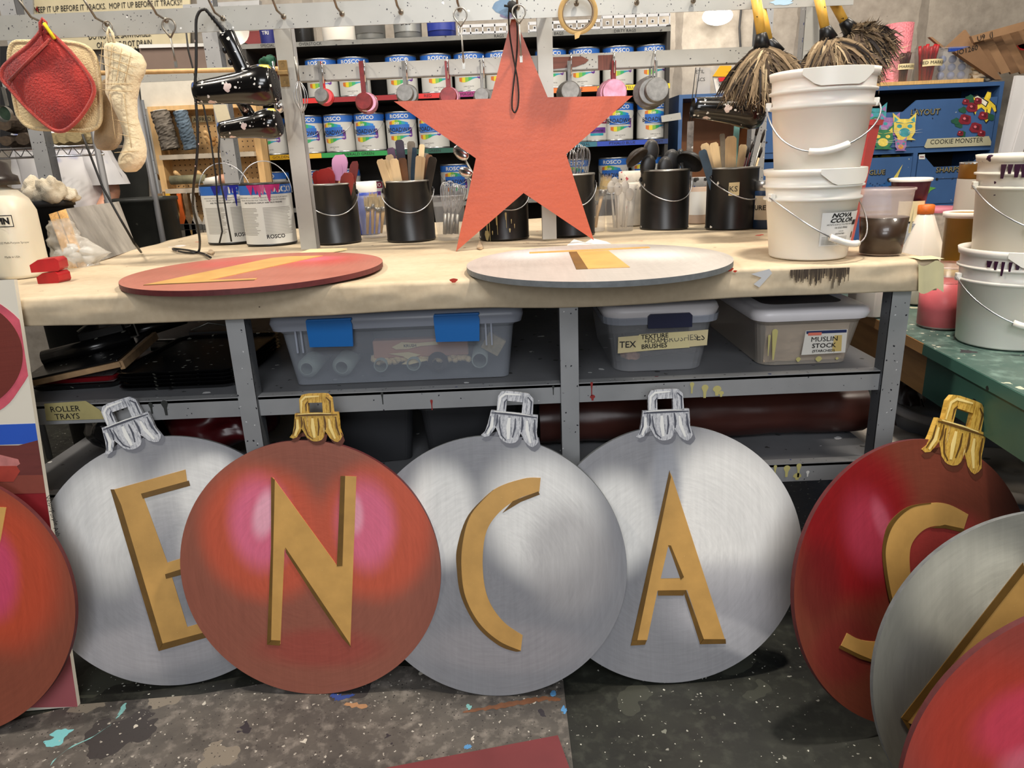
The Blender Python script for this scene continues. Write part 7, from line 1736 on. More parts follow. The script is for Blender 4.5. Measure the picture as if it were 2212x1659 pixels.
    x, z = P(2066, 305); bb.text('COOKIE MONSTER', .034, m_ink, TR((x, yy-.002, z), (0, 0, 0)), bold=.01, sx=.97); bb.build('tape_label', d1, label='tape strip reading COOKIE MONSTER')
    tx('GLUE', 1895, 373, .036, m_ink, .0012, .05, d2); tx('GLUE', 1894, 372.5, .036, m_st, .002, -.005, d2)
    tx('SHARPS', 2048, 367, .038, m_ink, .0012, .05, d3); tx('SHARPS', 2047, 366.5, .038, m_st, .002, -.005, d3)
    nb, nb2 = K('whale', (34, 84, 140)), K('whale_dark', (22, 50, 96))
    paint(d2, [([(1858, 372), (1868, 364), (1878, 366), (1874, 378), (1866, 384), (1872, 396), (1890, 404), (1910, 396), (1922, 382), (1932, 384), (1938, 398), (1932, 412), (1915, 420), (1885, 422), (1866, 412), (1860, 396)], nb), (blob(1921, 389, 5, 5), m_ink), (blob(1922, 388, 2, 2), m_lblwhite), ([(1930, 384), (1950, 355), (1938, 386)], K('horn', (206, 190, 96))), ([(1918, 402), (1930, 400), (1936, 394), (1932, 404), (1924, 406)], m_ink), ([(1905, 420), (1912, 412), (1918, 420), (1914, 428)], nb2)]+[(blob(1880+k*5, 396+(k % 3)*3, 1.5, 1.2, 7), nb2) for k in range(7)], 'mural', 'painted blue narwhal with yellow horn')
    paint(d3, [([(1996, 396), (2002, 402), (2022, 406), (2010, 412), (2006, 418), (1998, 414)], K('lizard', (96, 160, 70))), ([(2022, 386), (2070, 384), (2070, 385), (2022, 387)], m_ink), (blob(2024, 387, 3, 3), m_ink)], 'mural', 'painted small green creature'); 
    paint(d3, [([(1985, 334), (1998, 333), (1998, 344), (1985, 344)], m_lblwhite), ([(1987, 338), (1996, 338), (1996, 340), (1987, 340)], K('sticker_red', (120, 40, 50)))], 'sticker')
    return t, zt
cab, CZT = cabinet()
m_yel = mat('olive_yellow_plastic', (176, 164, 60), .5)
for px, py, w_ in ((1880, 348, .055), (1922, 345, .065)):
    c = PY(px, py, CYF+.12); rag(c+Vector((0, 0, -.02)), (w_, .06, .05), 'rounded olive yellow bottle lying in the glue drawer, '+('left one' if px < 1900 else 'right one'), m_yel, px, 'glue_bottle', 'bottle')
# things on the cabinet
b = MB(); xl = PY(1905, 175, CYF).x; xr = PY(2128, 170, CYF).x; PT = CZT+.02; b.box(((xl+xr)/2, CYF+.12, CZT+.011), (xr-xl, .22, .018), m_ply); b.build('plywood_board', label='plywood board lying on top of the blue cabinet', cat='board', bevel=.001)
t = thing('foam_roll', 'pink dimpled foam sheet rolled and standing behind the marker cups', 'foam roll', (xat(1940, CYF+.12, 1.7), CYF+.12, PT))
m_pk = NT('pink_dimpled_foam'); v = m_pk.coord((1, 1, 1)); vo = m_pk.n('ShaderNodeTexVoronoi'); vo.inputs['Scale'].default_value = 85; m_pk.l(v, vo.inputs['Vector']); m_pk.b.inputs['Base Color'].default_value = lin((222, 130, 140)); m_pk.bump(vo.outputs['Distance'], .8, .006)
b = MB(); b.lathe([(.062, .0), (.068, .29), (.064, .29), (.058, .0)], m_pk.m, 32); b.build('roll', t)
def mcup(px, label, w_, h, fill, fl, txt=None):
    X = xat(px, CYF+.06, PT+.05); t = thing('marker_cup', label, 'cup', (X, CYF+.07, PT)); b = MB(); b.lathe([(0, .001), (w_*.76, .001), (w_, h), (w_*1.04, h)], m_clear, 28); b.build('cup', t)
    if txt: b = MB(); wstrip(b, w_*.95, -w_*.8, w_*.8, h*.62, h*.42, m_tape, .004, 8); b.text(txt, h*.13, m_ink, fn=wrap(w_*.95, .007, h*.52)); b.build('tape_label', t)
    rnd = random.Random(px)
    for k in range(11):
        a = 2*pi*k/11; r = w_*(.55 if k % 2 else .3); b = MB(); p0 = Vector((r*.7*cos(a), r*.7*sin(a), .005)); p1 = Vector((r*1.2*cos(a), r*1.2*sin(a), h*(1.0+.09*rnd.random()))); 
        b.tube([p0, p0.lerp(p1, .75), p0.lerp(p1, .76), p1], [.007, .007, .0085, .008], fill, 8); b.build('marker', loc=(X, CYF+.07, PT), label=fl, cat='marker', group=fl)
mcup(1950, 'clear cup of dark red pencils behind the feather duster on the cabinet', .055, .14, mat('dark_red_lacquer', (84, 30, 32), .4), 'dark red marker standing in the left cup on the cabinet', 'MARKERS')
mcup(2004, 'clear cup of red-capped markers labelled RED MARKERS on the cabinet', .070, .165, mat('red_cap', (186, 24, 34), .35), 'red-capped marker standing in the labelled cup on the cabinet', 'RED MARKERS')
xa, xb = PY(2026, 160, CYF+.05).x, PY(2098, 160, CYF+.05).x
t = thing('clear_box', 'clear plastic box with blue handle full of blue-gray bottles on the cabinet', 'box', ((xa+xb)/2, CYF+.12, PT)); b = MB(); loft(b, [(rrect((xb-xa)*.9, .14, .012), 0), (rrect(xb-xa, .16, .014), .15), (rrect((xb-xa)*1.1, .18, .02), .152), (rrect((xb-xa)*1.1, .18, .02), .158)], m_bin2); b.build('box', t)
b = MB(); b.box((0, -.08, .148), ((xb-xa)*.62, .016, .022), mat('royal_latch', (36, 70, 160), .4)); b.build('latch', t, bevel=.002)
rnd = random.Random(3); m_blb = mat('blue_gray_bottle', (120, 134, 176), .4)
for k in range(9): b = MB(); b.ell((0, 0, 0), (.020, .018, .020), m_blb, seg=14, rings=8); b.build('bottle_cap', loc=((xa+xb)/2-.055+.055*(k % 3), CYF+.085, PT+.025+.040*(k//3)), label='round blue gray cap inside the clear box on the cabinet', cat='bottle', group='caps in the clear box')
m_glv = mat('cream_latex', (222, 208, 184), .7)
for i, (px, py, s_) in enumerate([(2106, 140, .035), (2122, 152, .035), (2112, 160, .035), (2135, 168, .028)]): rag(PY(px, py, CYF+.08), (s_, .04, s_*.7), 'crumpled cream glove piled on the cabinet, '+('topmost', 'middle right', 'lowest left', 'hanging over the right edge')[i], m_glv, 20+i, 'glove', 'glove')
m_cbd = mat('brown_corrugated_cardboard', (150, 116, 84), .85, noise=.1, nscale=10); m_cbd2 = mat('dark_corrugated_cardboard', (128, 96, 68), .85, noise=.1, nscale=10)
def cbox(pts, y_, d_, m, label, txt=None):
    q = [PY(x, y, y_) for x, y in pts]; c = q[0]; b = MB(); n = len(q); b.prism([(p.x-c.x, p.z-c.z) for p in q], 0, d_, m)
    if txt:
        e = (q[2]-q[1]); 
        b.text(txt[0], .035, m_ink, TR(PY(txt[1], txt[2], y_-.003)-c, (0, radians(txt[3]), 0)))
    b.build('cardboard_box', loc=c, label=label, cat='box')
cbox([(2062, 112), (2113, 95), (2165, 172), (2150, 172)], 4.00, .03, m_cbd2, 'flat brown cardboard slanting down onto the cabinet top', ('JO1260', 2090, 108, -12))
cbox([(2043, 104), (2086, 64), (2103, 88), (2110, 98), (2080, 108)], 4.05, .02, m_cbd, 'torn cardboard flap rising like a peak behind the clear box')
cbox([(2008, 80), (2014, 80), (2044, 104), (2038, 106)], 4.08, .02, m_cbd, 'thin cardboard flap edge left of the peak')
for k in range(6):
    x = 2104+k*18; cbox([(x, 92-k*6), (x+20, 85-k*6), (x+58+k*3, 155), (x+38+k*3, 160)], 4.02+.015*k, .012, m_cbd if k % 2 else m_cbd2, 'folded cardboard sheet leaning in the row at upper right, '+('first from the left', 'second', 'third', 'fourth', 'fifth', 'last at the edge')[k]+(' from the left' if 0 < k < 5 else ''))
cbox([(2098, 78), (2206, 48), (2230, 42), (2236, 62), (2212, 64), (2104, 92)], 3.98, .02, m_cbd, 'long cardboard top edge with blue marks at upper right', ('U9  (J', 2128, 79, -15))
b = MB(); q = [PY(x, y, 3.95) for x, y in ((2198, 98), (2240, 86), (2240, 110), (2206, 108))]; b.add(q, [(0, 1, 2, 3)], m_redpl); b.prism([(p.x, p.z) for p in q], 3.95, 3.96, m_redpl); b.build('red_tag', label='red tag edge at the upper right border', cat='tag')
m_pap = mat('white_paper', (214, 212, 212), .6)
t = thing('paper_roll', 'white rolled paper standing beside the blue cabinet', 'paper', (PY(2190, 240, 3.7).x, 3.7, .3)); b = MB(); b.box((0, 0, .9), (.07, .02, .55), m_pap, rot=(0, radians(3), 0)); b.box((.05, -.02, .92), (.05, .01, .52), m_pap, rot=(0, radians(8), 0)); b.box((0, .02, .32), (.10, .04, .64), m_blackp); b.build('paper', t)
# wall lamp
c = PY(1550, 35, WALLY-.10); t = thing('lamp', 'glowing oval lamp on the concrete wall left of the feather dusters', 'lamp', c)
m_glow = mat('lamp_glow', (255, 250, 240), .5, emit=((255, 244, 226), 9.0))
b = MB(); b.ell((0, 0, 0), (.082, .05, .045), m_glow, seg=24, rings=14); b.build('diffuser', t); b = MB(); b.lathe([(.03, .0), (.03, .05), (0, .05)], m_steel_dk, 16, TR((0, .04, 0), (-pi/2, 0, 0))); b.build('mount', t)
l = bpy.data.lights.new('wall_lamp_light', 'POINT'); l.energy = 5; l.color = (1, .92, .8); l.shadow_soft_size = .06; o = bpy.data.objects.new('wall_lamp_light', l); C.objects.link(o); o.location = c+Vector((0, -.12, .0))
b = MB(); b.tube([PY(x, y, WALLY-.02) for x, y in ((1603, 0), (1600, 30), (1597, 60), (1600, 110), (1598, 125))], .006, m_dark, 6); b.build('cable', label='dark cable running down the concrete wall beside the lamp', cat='cord')
# items hung under the rail at the wall
def wallitem(pts, y_, m, name, label, cat, txt=None, th=.01):
    q = [PY(x, y, y_) for x, y in pts]; c = q[0]; b = MB(); b.prism([(p.x-c.x, p.z-c.z) for p in q], 0, th, m); o = b.build(name, loc=c, label=label, cat=cat)
    if txt:
        b = MB(); 
        for s_, px, py, sz in txt: b.text(s_, sz, m_ink, TR(PY(px, py, y_-.002)-c))
        b.build('lettering', o)
wallitem([(1505, 146), (1535, 146), (1534, 203), (1506, 204)], 4.06, m_bin2, 'plastic_sleeve', 'clear plastic sleeve with a paper tag above the blue cubby', 'sleeve', (('EYIL', 1512, 155, .025), ('SCS', 1515, 172, .025)))
wallitem([(1540, 165), (1582, 165), (1582, 202), (1548, 203)], 4.08, m_card, 'paper_packet', 'white packet with red top marked 820 hanging above the cubby', 'packet', (('x620', 1563, 182, .028),))
wallitem([(1540, 165), (1556, 142), (1580, 142), (1578, 166)], 4.07, mat('bright_yellow_plastic', (226, 170, 20), .4), 'yellow_cutter', 'bright yellow plastic holder hanging under the right end of the lower rail', 'holder')
wallitem([(1552, 168), (1578, 166), (1574, 175), (1554, 176)], 4.065, m_redpl, 'red_clip', 'red clip under the yellow holder', 'clip')
# stick hanging by strings
c = PY(1492, 262, 2.6); t = thing('crusted_stick', 'paint-crusted metal strip hanging on two strings right of the ladles', 'strip', c); b = MB(); b.box((.0, 0, -.11), (.022, .004, .22), mat('paint_crusted_gray', (120, 114, 110), .5, .3, noise=.5, nscale=50, specks=[(80, .4, (220, 215, 210), .4)])); b.build('strip', t)
b = MB(); b.tube([(-.004, 0, 0), PY(1503, 146, 2.6)-c], .0016, m_dark, 5); b.tube([(.004, 0, 0), PY(1512, 146, 2.6)-c], .0016, m_dark, 5); b.build('string', t)
wallitem([(1428, 250), (1470, 243), (1472, 258), (1430, 264)], 3.93, m_steel_lt, 'steel_bracket', 'short pale steel bracket sticking out beside the right end of the can shelves', 'bracket')

# ------------------------------------------------------------------ left background
def brushes_cabinet():
    y0 = 3.7; xl = PY(322, 235, y0).x; xr = PY(556, 235, y0).x; zt = PY(440, 236, y0).z; zb = BZ-.15
    t = thing('pegboard_rack', 'pale wooden pegboard rack with ledges and hanging paint brushes at the left', 'rack', ((xl+xr)/2, y0, .3)); o = Vector(t.location)
    m_peg = NT('drilled_pegboard'); sx = m_peg.n('ShaderNodeSeparateXYZ'); m_peg.l(m_peg.coord((1, 1, 1)), sx.inputs[0])
    fx = m_peg.math('SUBTRACT', m_peg.math('FRACT', m_peg.math('MULTIPLY', sx.outputs[0], 39.4)), .5); fz = m_peg.math('SUBTRACT', m_peg.math('FRACT', m_peg.math('MULTIPLY', sx.outputs[2], 39.4)), .5)
    d = m_peg.math('SQRT', m_peg.math('ADD', m_peg.math('MULTIPLY', fx, fx), m_peg.math('MULTIPLY', fz, fz))); h = m_peg.math('LESS_THAN', d, .13)
    c = m_peg.mix(h, lin((196, 160, 110)), lin((60, 44, 30))); m_peg.l(c, m_peg.b.inputs['Base Color']); m_peg.b.inputs['Roughness'].default_value = .7
    b = MB(); b.box(Vector(((xl+xr)/2, y0+.08, (zt+.3)/2))-o, (xr-xl, .01, zt-.3), m_peg.m); b.build('pegboard', t)
    def bx(a, q, za, z1, ya, yb, m, nm): b = MB(); b.box(Vector(((a+q)/2, (ya+yb)/2, (za+z1)/2))-o, (q-a, yb-ya, z1-za), m); b.build(nm, t)
    for x in (xl, xr-.03): bx(x, x+.03, .3, zt, y0-.02, y0+.09, m_wood, 'side_post')
    bx(xl, xr, zt, zt+.02, y0-.02, y0+.09, m_wood, 'top_board')
    z1 = PY(440, 332, y0).z; z2 = PY(440, 405, y0).z
    m_ledge = mat('painted_ledge', (176, 164, 146), .6, noise=.2, nscale=14)
    for z in (z1, z2): bx(xl+.03, xr-.03, z-.022, z, y0-.05, y0+.075, m_ledge, 'ledge')
    for px, py in ((455, 300), (345, 385), (392, 385), (530, 400), (440, 385), (455, 310)):
        a = PY(px, py, y0+.03)-o; b = MB(); b.tube([a+Vector((0, .05, 0)), a, a+Vector((-.0, -.06, .03))], .010, m_wood, 8); b.build('peg', t)
    bb = MB(); a = PY(437, 257, y0+.07)-o; bb.box(a, (.10, .003, .03), m_tape); bb.text('ALFRED', .026, m_ink, TR(a+Vector((0, -.003, -.003)))); bb.build('tape_label', t)
    b = MB(); b.tube([Vector((xl-.012, y0-.03, .35)), Vector((xl-.012, y0-.03, zt+.05))], .008, m_steel_dk, 8); b.build('pipe', label='paint-smeared steel upright at the left edge of the pegboard rack', cat='pipe')
    m_bh = [mat('orange_handle', (206, 96, 40), .45), mat('yellow_handle', (216, 166, 50), .45), mat('natural_handle', (120, 96, 70), .5, noise=.4, nscale=30), mat('white_crusted_handle', (176, 170, 160), .5, noise=.3, nscale=40)]
    m_br = mat('gray_bristle', (120, 112, 100), .9, noise=.3, nscale=60); m_br2 = mat('golden_bristle', (176, 140, 86), .9, noise=.3, nscale=60)
    data = [(345, 2, 0), (362, 1, 1), (386, 0, 0), (399, 2, 1), (415, 3, 0), (438, 3, 0), (452, 2, 1)]
    pos = ['leftmost', 'yellow-handled', 'orange-handled', 'dark-handled beside the orange one', 'white-crusted, left of the cord', 'white-crusted, right of the cord', 'rightmost']
    for (px, hm, br), ps in zip(data, pos):
        c = PY(px, 418, y0-.07); t2 = thing('hanging_brush', 'flat paint brush hanging on the pegboard rack, '+ps, 'brush', c)
        b = MB(); b.prism([(-.008, 0), (.008, 0), (.010, -.02), (.007, -.07), (.011, -.11), (.026, -.145), (-.026, -.145), (-.011, -.11), (-.007, -.07), (-.010, -.02)], -.006, .006, m_bh[hm]); b.build('handle', t2, bevel=.002)
        b = MB(); b.box((0, 0, -.160), (.058, .016, .03), m_dullmetal); b.build('ferrule', t2, bevel=.002)
        b = MB(); b.prism([(-.027, -.174), (.027, -.174), (.031, -.235), (-.031, -.235)], -.007, .007, (m_br, m_br2)[br]); b.build('bristles', t2)
        b = MB(); b.tube([(0, .0, -.008), (0, .03, .006), (0, .07, .006)], .003, m_wire, 6); b.build('hook', t2)
    def nap(px, py, qx, qy, r, m, label):
        a = PY(px, py, y0-.02); q = PY(qx, qy, y0-.02); t2 = thing('roller_cover', label, 'roller', q); d = a-q
        b = MB(); rnd = random.Random(px); n = 20; L = d.length; V = d.normalized(); U = V.cross(Vector((0, 1, 0))).normalized(); W_ = V.cross(U); vs = []; fs = []; NR = 26
        for j in range(NR+1):
            for k in range(n): an = 2*pi*k/n; rr_ = r*(1+rnd.uniform(-.10, .10)); vs.append(V*(L*j/NR)+(U*cos(an)+W_*sin(an))*rr_)
        for j in range(NR):
            for k in range(n): fs.append((j*n+k, j*n+(k+1) % n, (j+1)*n+(k+1) % n, (j+1)*n+k))
        b.add(vs, fs, m, False); b.build('nap', t2)
        b = MB(); b.tube([d*.98, d*1.02], [r*.75, r*.72], m_card, 16); b.tube([d*1.021, d*1.022], r*.6, m_ink, 16); b.build('core', t2)
    nap(345, 240, 370, 322, .042, mat('gray_brown_nap', (112, 104, 94), .95, noise=.3, nscale=60), 'thick gray brown roller cover leaning on the upper pegboard ledge'); nap(389, 240, 413, 322, .032, mat('blue_gray_nap', (92, 108, 122), .95, noise=.3, nscale=60), 'thinner blue gray roller cover leaning on the upper pegboard ledge')
    c = PY(400, 388, y0-.03); t2 = thing('roller_cover', 'dirty white and olive roller lying on the lower pegboard ledge', 'roller', c); b = MB(); b.tube([(-.07, 0, 0), (.10, 0, .0)], .022, mat('olive_nap', (112, 108, 84), .95, noise=.4, nscale=30), 14); b.build('nap', t2)
    c = PY(476, 388, y0-.03); t2 = thing('roller_cover', 'orange and white small roller lying at the right of the lower ledge', 'roller', c); b = MB(); b.tube([(-.08, 0, -.01), (.0, 0, .0)], .02, m_card, 14); b.tube([(.0, 0, 0), (.03, 0, .0)], .026, m_wblk, 14); b.build('nap', t2)
    c = PY(470, 235, 2.7); t2 = thing('scraper', 'cream notched scraper blade hanging from the rear left post', 'scraper', PY(482, 260, 2.84)); b = MB(); b.prism([(-.028, .055), (.020, .055), (.038, -.050), (-.014, -.058)], -.002, .002, mat('cream_plastic', (206, 196, 168), .5, noise=.1, nscale=60, nstretch=(1, 1, 20))); b.build('blade', t2)
brushes_cabinet()
# signs on the wall
def board(pts, y_, m, name, label, cat, th=.012):
    q = [PY(x, y, y_) for x, y in pts]; c = q[0]; b = MB(); b.prism([(p.x-c.x, p.z-c.z) for p in q], 0, th, m); return b.build(name, loc=c, label=label, cat=cat), c
m_sign = mat('yellowed_sign_paint', (206, 194, 160), .6, noise=.12, nscale=6, specks=[(14, .12, (190, 150, 60), .3), (10, .06, (150, 80, 60), .4)])
o, c = board([(48, -40), (410, -40), (410, 96), (330, 104), (48, 110)], 4.30, m_sign, 'rules_sign', 'hand-lettered yellowed rules sign on the back wall at upper left', 'sign')
b = MB(); m_rl = mat('sign_red', (180, 40, 40), .6)
for s_, px, py, m in (('4.', 84, 20, m_rl), ("SWEEP IT UP BEFORE IT TRACKS.  MOP IT UP BEFORE IT TRACKS!!", 393, 5, m_ink), ('DO NOT USE SAWHORSES.', 326, 73, m_ink), ('OR IN THE SLOT DRAIN.', 330, 92, m_ink), ('NO.', 310, 107, m_ink)):
    b.text(s_, .040, m, TR(PY(px, py, 4.296)-c, (0, radians(-.6), 0)), align='RIGHT', bold=.01, shear=.2, sx=.70)
b.build('lettering', o)
board([(300, 98), (460, 96), (460, 150), (305, 152)], 4.28, mat('gray_brown_board', (132, 112, 100), .5, noise=.1, nscale=5), 'brown_board', 'gray brown board with pale top edge under the rules sign', 'panel')
board([(300, 96), (460, 93), (460, 100), (300, 104)], 4.26, m_white, 'ledge_strip', 'white ledge strip along the top of the gray brown board', 'ledge')
board([(300, 165), (455, 163), (460, 232), (308, 236)], 3.72, mat('grid_white_board', (206, 200, 186), .5, noise=.08, nscale=20, specks=[(30, .2, (90, 80, 70), .25)]), 'white_board', 'scuffed off-white panel above the pegboard rack', 'panel')
board([(395, 10), (560, 0), (560, 22), (395, 34)], 4.1, m_steel, 'steel_beam', 'gray steel beam behind the top rail at the left', 'beam', .04)
m_redw = mat('dull_red_wall_panel', (128, 46, 46), .6, noise=.15, nscale=8)
board([(525, 68), (600, 64), (604, 245), (540, 248)], 4.2, m_redw, 'red_board', 'dull red painted board beside the left end of the can shelves', 'panel')
board([(0, 100), (60, 98), (60, 320), (0, 322)], 4.2, m_dark, 'dark_board', 'dark cluttered board behind the pot holders at the far left', 'panel')
board([(45, -20), (70, -20), (72, 60), (60, 60)], 4.15, m_steel, 'gray_upright', 'gray upright at the left edge of the rules sign', 'post')
b = MB(); b.lathe([(0, -.02), (.045, -.016), (.055, 0)], m_white_pl, 24, TR(PY(505, 62, 2.87), (pi/2+.3, 0, 0))); b.build('white_dish', label='white dish hanging behind the top rail right of the cord', cat='dish')
rag(PY(580, 138, 2.30), (.022, .02, .022), 'small dark green knotted cloth by the left rack post', mat('dark_green_cloth', (30, 84, 62), .8), 31, 'green_cloth', 'cloth')
# dark drum
t = thing('dark_drum', 'large dark scuffed drum standing behind the leaning gray panel', 'drum', (PY(268, 420, 3.3).x, 3.45, .002)); m_drum = mat('scuffed_dark_green_black', (44, 45, 42), .5, noise=.3, nscale=8, specks=[(26, .2, (90, 94, 84), .3)]); zt = PY(268, 432, 3.3).z
b = MB(); b.lathe([(0, 0), (.14, 0), (.145, .01), (.145, zt*.5), (.152, zt*.5+.01), (.145, zt*.5+.02), (.145, zt-.02), (.155, zt-.015), (.155, zt), (.14, zt), (.135, zt-.02), (0, zt-.02)], m_drum, 48); b.build('drum', t)
board([(222, 62), (305, 60), (322, 470), (232, 470)], 4.345, m_drum, 'dark_board', 'dark scuffed door panel behind the oven mitts', 'door')
# wire shelf with mops of bristle
m_dull2 = mat('dull_gray_post', (120, 120, 122), .5, .3)
def wire_shelf():
    y0 = 2.95; xa, xb = PY(-60, 330, y0).x, PY(222, 322, y0).x; z = PY(100, 318, y0).z; t = thing('wire_shelf', 'chrome wire shelf behind the pot holders at the left', 'shelf', ((xa+xb)/2, y0, .0)); o = Vector(t.location)
    for zz in (z, z-.035): b = MB(); b.tube([Vector((xa, y0, zz))-o, Vector((xb, y0, zz))-o], .004, m_chrome, 7); b.build('front_wire', t)
    b = MB(); pts = []; n = 22
    for k in range(n+1): pts.append(Vector((xa+(xb-xa)*k/n, y0, z-.002 if k % 2 else z-.033))-o)
    b.tube(pts, .0025, m_chrome, 5); b.build('truss_wire', t)
    for k in range(16): b = MB(); x = xa+(xb-xa)*(k+.5)/16; b.tube([Vector((x, y0, z))-o, Vector((x, y0+.40, z))-o], .002, m_chrome, 5); b.build('deck_wire', t)
    for x in (xa, xb-.02):
        for yy in (y0, y0+.4): b = MB(); b.tube([Vector((x, yy, .005))-o, Vector((x, yy, z+.35))-o], .0125, m_dull2, 12); b.build('post', t)
    return z, xa, xb
wz, wxa, wxb = wire_shelf()
m_mop = mat('tan_bristle_head', (150, 134, 98), .95, noise=.35, nscale=60, nstretch=(1, 1, 4)); m_mop2 = mat('dark_bristle_head', (66, 54, 42), .95, noise=.35, nscale=60)
for i, (px, py, m_, r) in enumerate([(120, 302, m_mop, .028), (142, 303, m_mop, .030), (165, 302, m_mop, .032), (20, 290, m_mop2, .035), (20, 312, m_mop2, .026), (55, 302, m_mop2, .03)]):
    x = PY(px, py, 3.0).x; t = thing('roller_cover', ('pale', 'pale', 'pale', 'dark', 'dark', 'brown')[i]+' bristly roller lying on the wire shelf, '+('left of the pale three', 'middle of the pale three', 'right of the pale three', 'upper dark one at the far left', 'lower dark one at the far left', 'beside the rack post')[i], 'roller', (x, 3.05, wz+r+.003+(.055 if i == 3 else 0)), (0, 0, .2)); b = MB(); rnd = random.Random(i); n = 16
    vs = []; 
    for j in range(13):
        for k in range(n): a = 2*pi*k/n; rr_ = r*(1-.25*abs(j-6)/6)*(1+rnd.uniform(-.12, .08)); vs.append((rr_*cos(a)*1.1, -.10+.2*j/12, rr_*sin(a)))
    b.add(vs, [(j*n+k, j*n+(k+1) % n, (j+1)*n+(k+1) % n, (j+1)*n+k) for j in range(12) for k in range(n)]+[tuple(range(n-1, -1, -1)), tuple(12*n+k for k in range(n))], m_, False); b.build('nap', t)
c = PY(15, 245, 2.2); t = thing('measuring_cup', 'small round metal measuring cup hanging at the left edge beside the pot holders', 'cup', c); b = MB(); cup_mesh(b, .022, .02, m_dullmetal, TR((0, 0, 0), (pi/2+.1, 0, 0))); b.lathe([(0, .006), (.018, .006)], mat('green_residue', (60, 80, 60), .7, noise=.4, nscale=60), 20, TR((0, 0, 0), (pi/2+.1, 0, 0))); b.build('bowl', t); b = MB(); b.box((.006, .0, .045), (.010, .002, .05), m_dullmetal); b.build('handle', t)

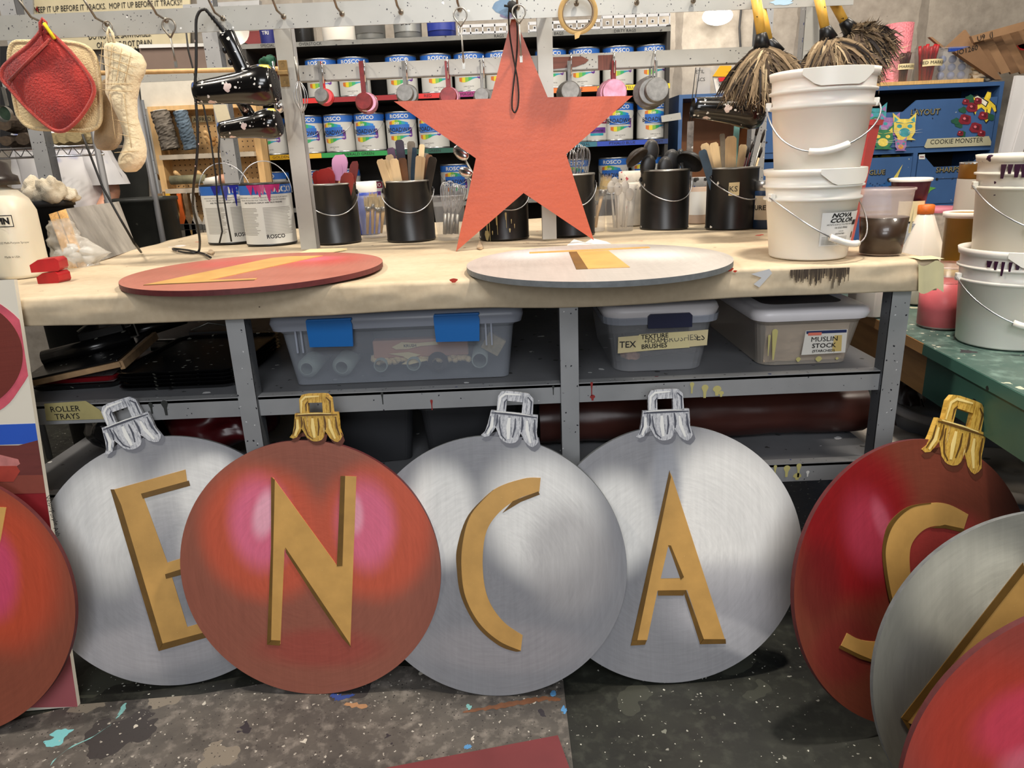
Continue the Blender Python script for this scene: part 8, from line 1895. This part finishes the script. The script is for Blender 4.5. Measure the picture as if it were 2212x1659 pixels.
# ------------------------------------------------------------------ the person behind the wire shelf
def person():
    cx = PY(125, 400, 3.55).x; t = thing('person', 'person in a white tie-dyed T-shirt and black trousers standing behind the wire shelf', 'person', (cx, 3.62, .0), (0, 0, radians(-14)))
    m_skin = mat('skin', (206, 150, 122), .5, noise=.06, nscale=12, sss=.15)
    V = []; E_l = []; Rr = []
    def j(p, r): V.append(p); Rr.append(r); return len(V)-1
    pel = j((0, 0, .95), (.15, .11)); sp = j((0, .01, 1.10), (.13, .10)); ch = j((0, .0, 1.30), (.155, .115)); nk = j((0, .0, 1.44), (.06, .055)); nk2 = j((0, -.01, 1.50), (.052, .05))
    hd1 = j((0, -.025, 1.58), (.072, .085)); hd2 = j((0, -.03, 1.66), (.076, .09)); hd3 = j((0, -.02, 1.71), (.055, .07))
    for a, b_ in ((pel, sp), (sp, ch), (ch, nk), (nk, nk2), (nk2, hd1), (hd1, hd2), (hd2, hd3)): E_l.append((a, b_))
    hands = []
    for s in (-1, 1):
        sh = j((s*.17, 0, 1.38), (.055, .055)); el = j((s*.235, .03, 1.12), (.042, .042)); fa = j((s*.22, -.08, 1.00), (.036, .034)); wr = j((s*.18, -.17, .93), (.024, .028)); pm = j((s*.17, -.22, .91), (.020, .036))
        for a, b_ in ((ch, sh), (sh, el), (el, fa), (fa, wr), (wr, pm)): E_l.append((a, b_))
        for k in range(4):
            f1 = j((s*.17+(k-1.5)*.017, -.262+.004*abs(k-1.5), .895), (.0085, .0085)); f2 = j((s*.17+(k-1.5)*.018, -.285+.006*abs(k-1.5), .875), (.008, .008)); f3 = j((s*.17+(k-1.5)*.018, -.292+.006*abs(k-1.5), .852), (.007, .007)); E_l += [(pm, f1), (f1, f2), (f2, f3)]
        t1 = j((s*.17-s*.040, -.215, .895), (.010, .010)); t2 = j((s*.17-s*.050, -.238, .878), (.0085, .0085)); E_l += [(wr, t1), (t1, t2)]
        hp = j((s*.09, 0, .88), (.095, .095)); kn = j((s*.10, -.01, .48), (.058, .062)); an = j((s*.10, .02, .09), (.038, .042)); ft = j((s*.105, -.10, .035), (.036, .028))
        for a, b_ in ((pel, hp), (hp, kn), (kn, an), (an, ft)): E_l.append((a, b_))
    me = bpy.data.meshes.new('body'); me.from_pydata(V, E_l, []); me.materials.append(m_skin); o = bpy.data.objects.new('body', me); C.objects.link(o); o.parent = t
    sk = o.modifiers.new('skin', 'SKIN'); sk.use_smooth_shade = True
    for i, r in enumerate(Rr): me.skin_vertices[0].data[i].radius = r
    me.skin_vertices[0].data[pel].use_root = True
    ss = o.modifiers.new('sub', 'SUBSURF'); ss.levels = 2; ss.render_levels = 2
    # shirt
    st = NT('tie_dyed_cotton'); v = st.coord((1, 1, 1)); nn = st.noise(v, 5, 3); c_ = st.ramp(nn.outputs[0], [(.36, lin((130, 140, 190))), (.46, lin((222, 220, 222))), (.75, lin((232, 230, 228)))]); st.l(c_, st.b.inputs['Base Color']); st.b.inputs['Roughness'].default_value = .9
    b = MB()
    def torso(u, v_):
        a = 2*pi*u; z = 1.03+.42*v_; w_ = .185+.02*sin(v_*pi)-.10*max(0, v_-.82)/.18; d_ = .145+.015*sin(v_*pi)-.06*max(0, v_-.82)/.18
        f = 1+.06*mnz.noise(Vector((cos(a)*3, sin(a)*3, z*7)))+.03*mnz.noise(Vector((cos(a)*9, sin(a)*9, z*14))); return (w_*cos(a)*f, d_*sin(a)*f, z)
    b.grid(torso, 48, 26, st.m)
    for s in (-1, 1):
        b.grid(lambda u, v_, s=s: (lambda p, r, a: (p.x+r*cos(a), p.y+r*sin(a), p.z))(Vector((s*.15, 0, 1.40)).lerp(Vector((s*.235, .025, 1.15)), v_), .075+.008*v_+.006*mnz.noise(Vector((u*6, v_*8, s))), 2*pi*u), 24, 12, st.m)
    b.build('t_shirt', t)
    m_tr = mat('black_cotton', (22, 22, 26), .9); b = MB()
    b.grid(lambda u, v_: ((.175+.01*v_)*cos(2*pi*u), (.135)*sin(2*pi*u), .84+.22*v_), 32, 8, m_tr)
    for s in (-1, 1): b.grid(lambda u, v_, s=s: (s*.095+(.060+.045*v_)*cos(2*pi*u), .01+(.066+.05*v_)*sin(2*pi*u), .06+.84*v_), 20, 12, m_tr)
    b.build('trousers', t)
    m_hair = mat('dark_brown_hair', (50, 36, 28), .7, noise=.3, nscale=40, nstretch=(1, 1, .2)); b = MB()
    b.grid(lambda u, v_: (lambda a, th: (.088*sin(th)*cos(a), .005+.102*sin(th)*sin(a), 1.665+.088*cos(th)*(1.0 if sin(a) < 0 else 1.2)))(2*pi*u, (.02+.98*v_)*(1.35 if sin(2*pi*u) < -.2 else 2.0)), 32, 12, m_hair); b.build('hair', t)
    b = MB(); 
    for s in (-1, 1): b.ell((s*.030, -.112, 1.625), (.011, .008, .007), m_white, seg=10, rings=6); b.ell((s*.030, -.119, 1.625), (.005, .003, .005), m_ink, seg=8, rings=6)
    b.build('eyes', t)
    b = MB(); b.ell((0, -.125, 1.59), (.012, .018, .022), m_skin, seg=12, rings=8); b.ell((0, -.112, 1.548), (.022, .008, .006), mat('lips', (170, 96, 88), .5), seg=12, rings=6)
    for s in (-1, 1): b.ell((s*.082, -.02, 1.60), (.010, .018, .028), m_skin, seg=10, rings=8)
    b.build('face', t)
    b = MB()
    for s in (-1, 1): b.ell((s*.105, -.06, .035), (.045, .12, .035), m_ink, seg=16, rings=8)
    b.build('shoes', t)
person()
for o in bpy.data.objects:
    if o.parent is None and 'label' in o:
        n_ = len(o['label'].split())
        if n_ > 16 or n_ < 4: print('LABELLEN', o.name, n_, o['label'])
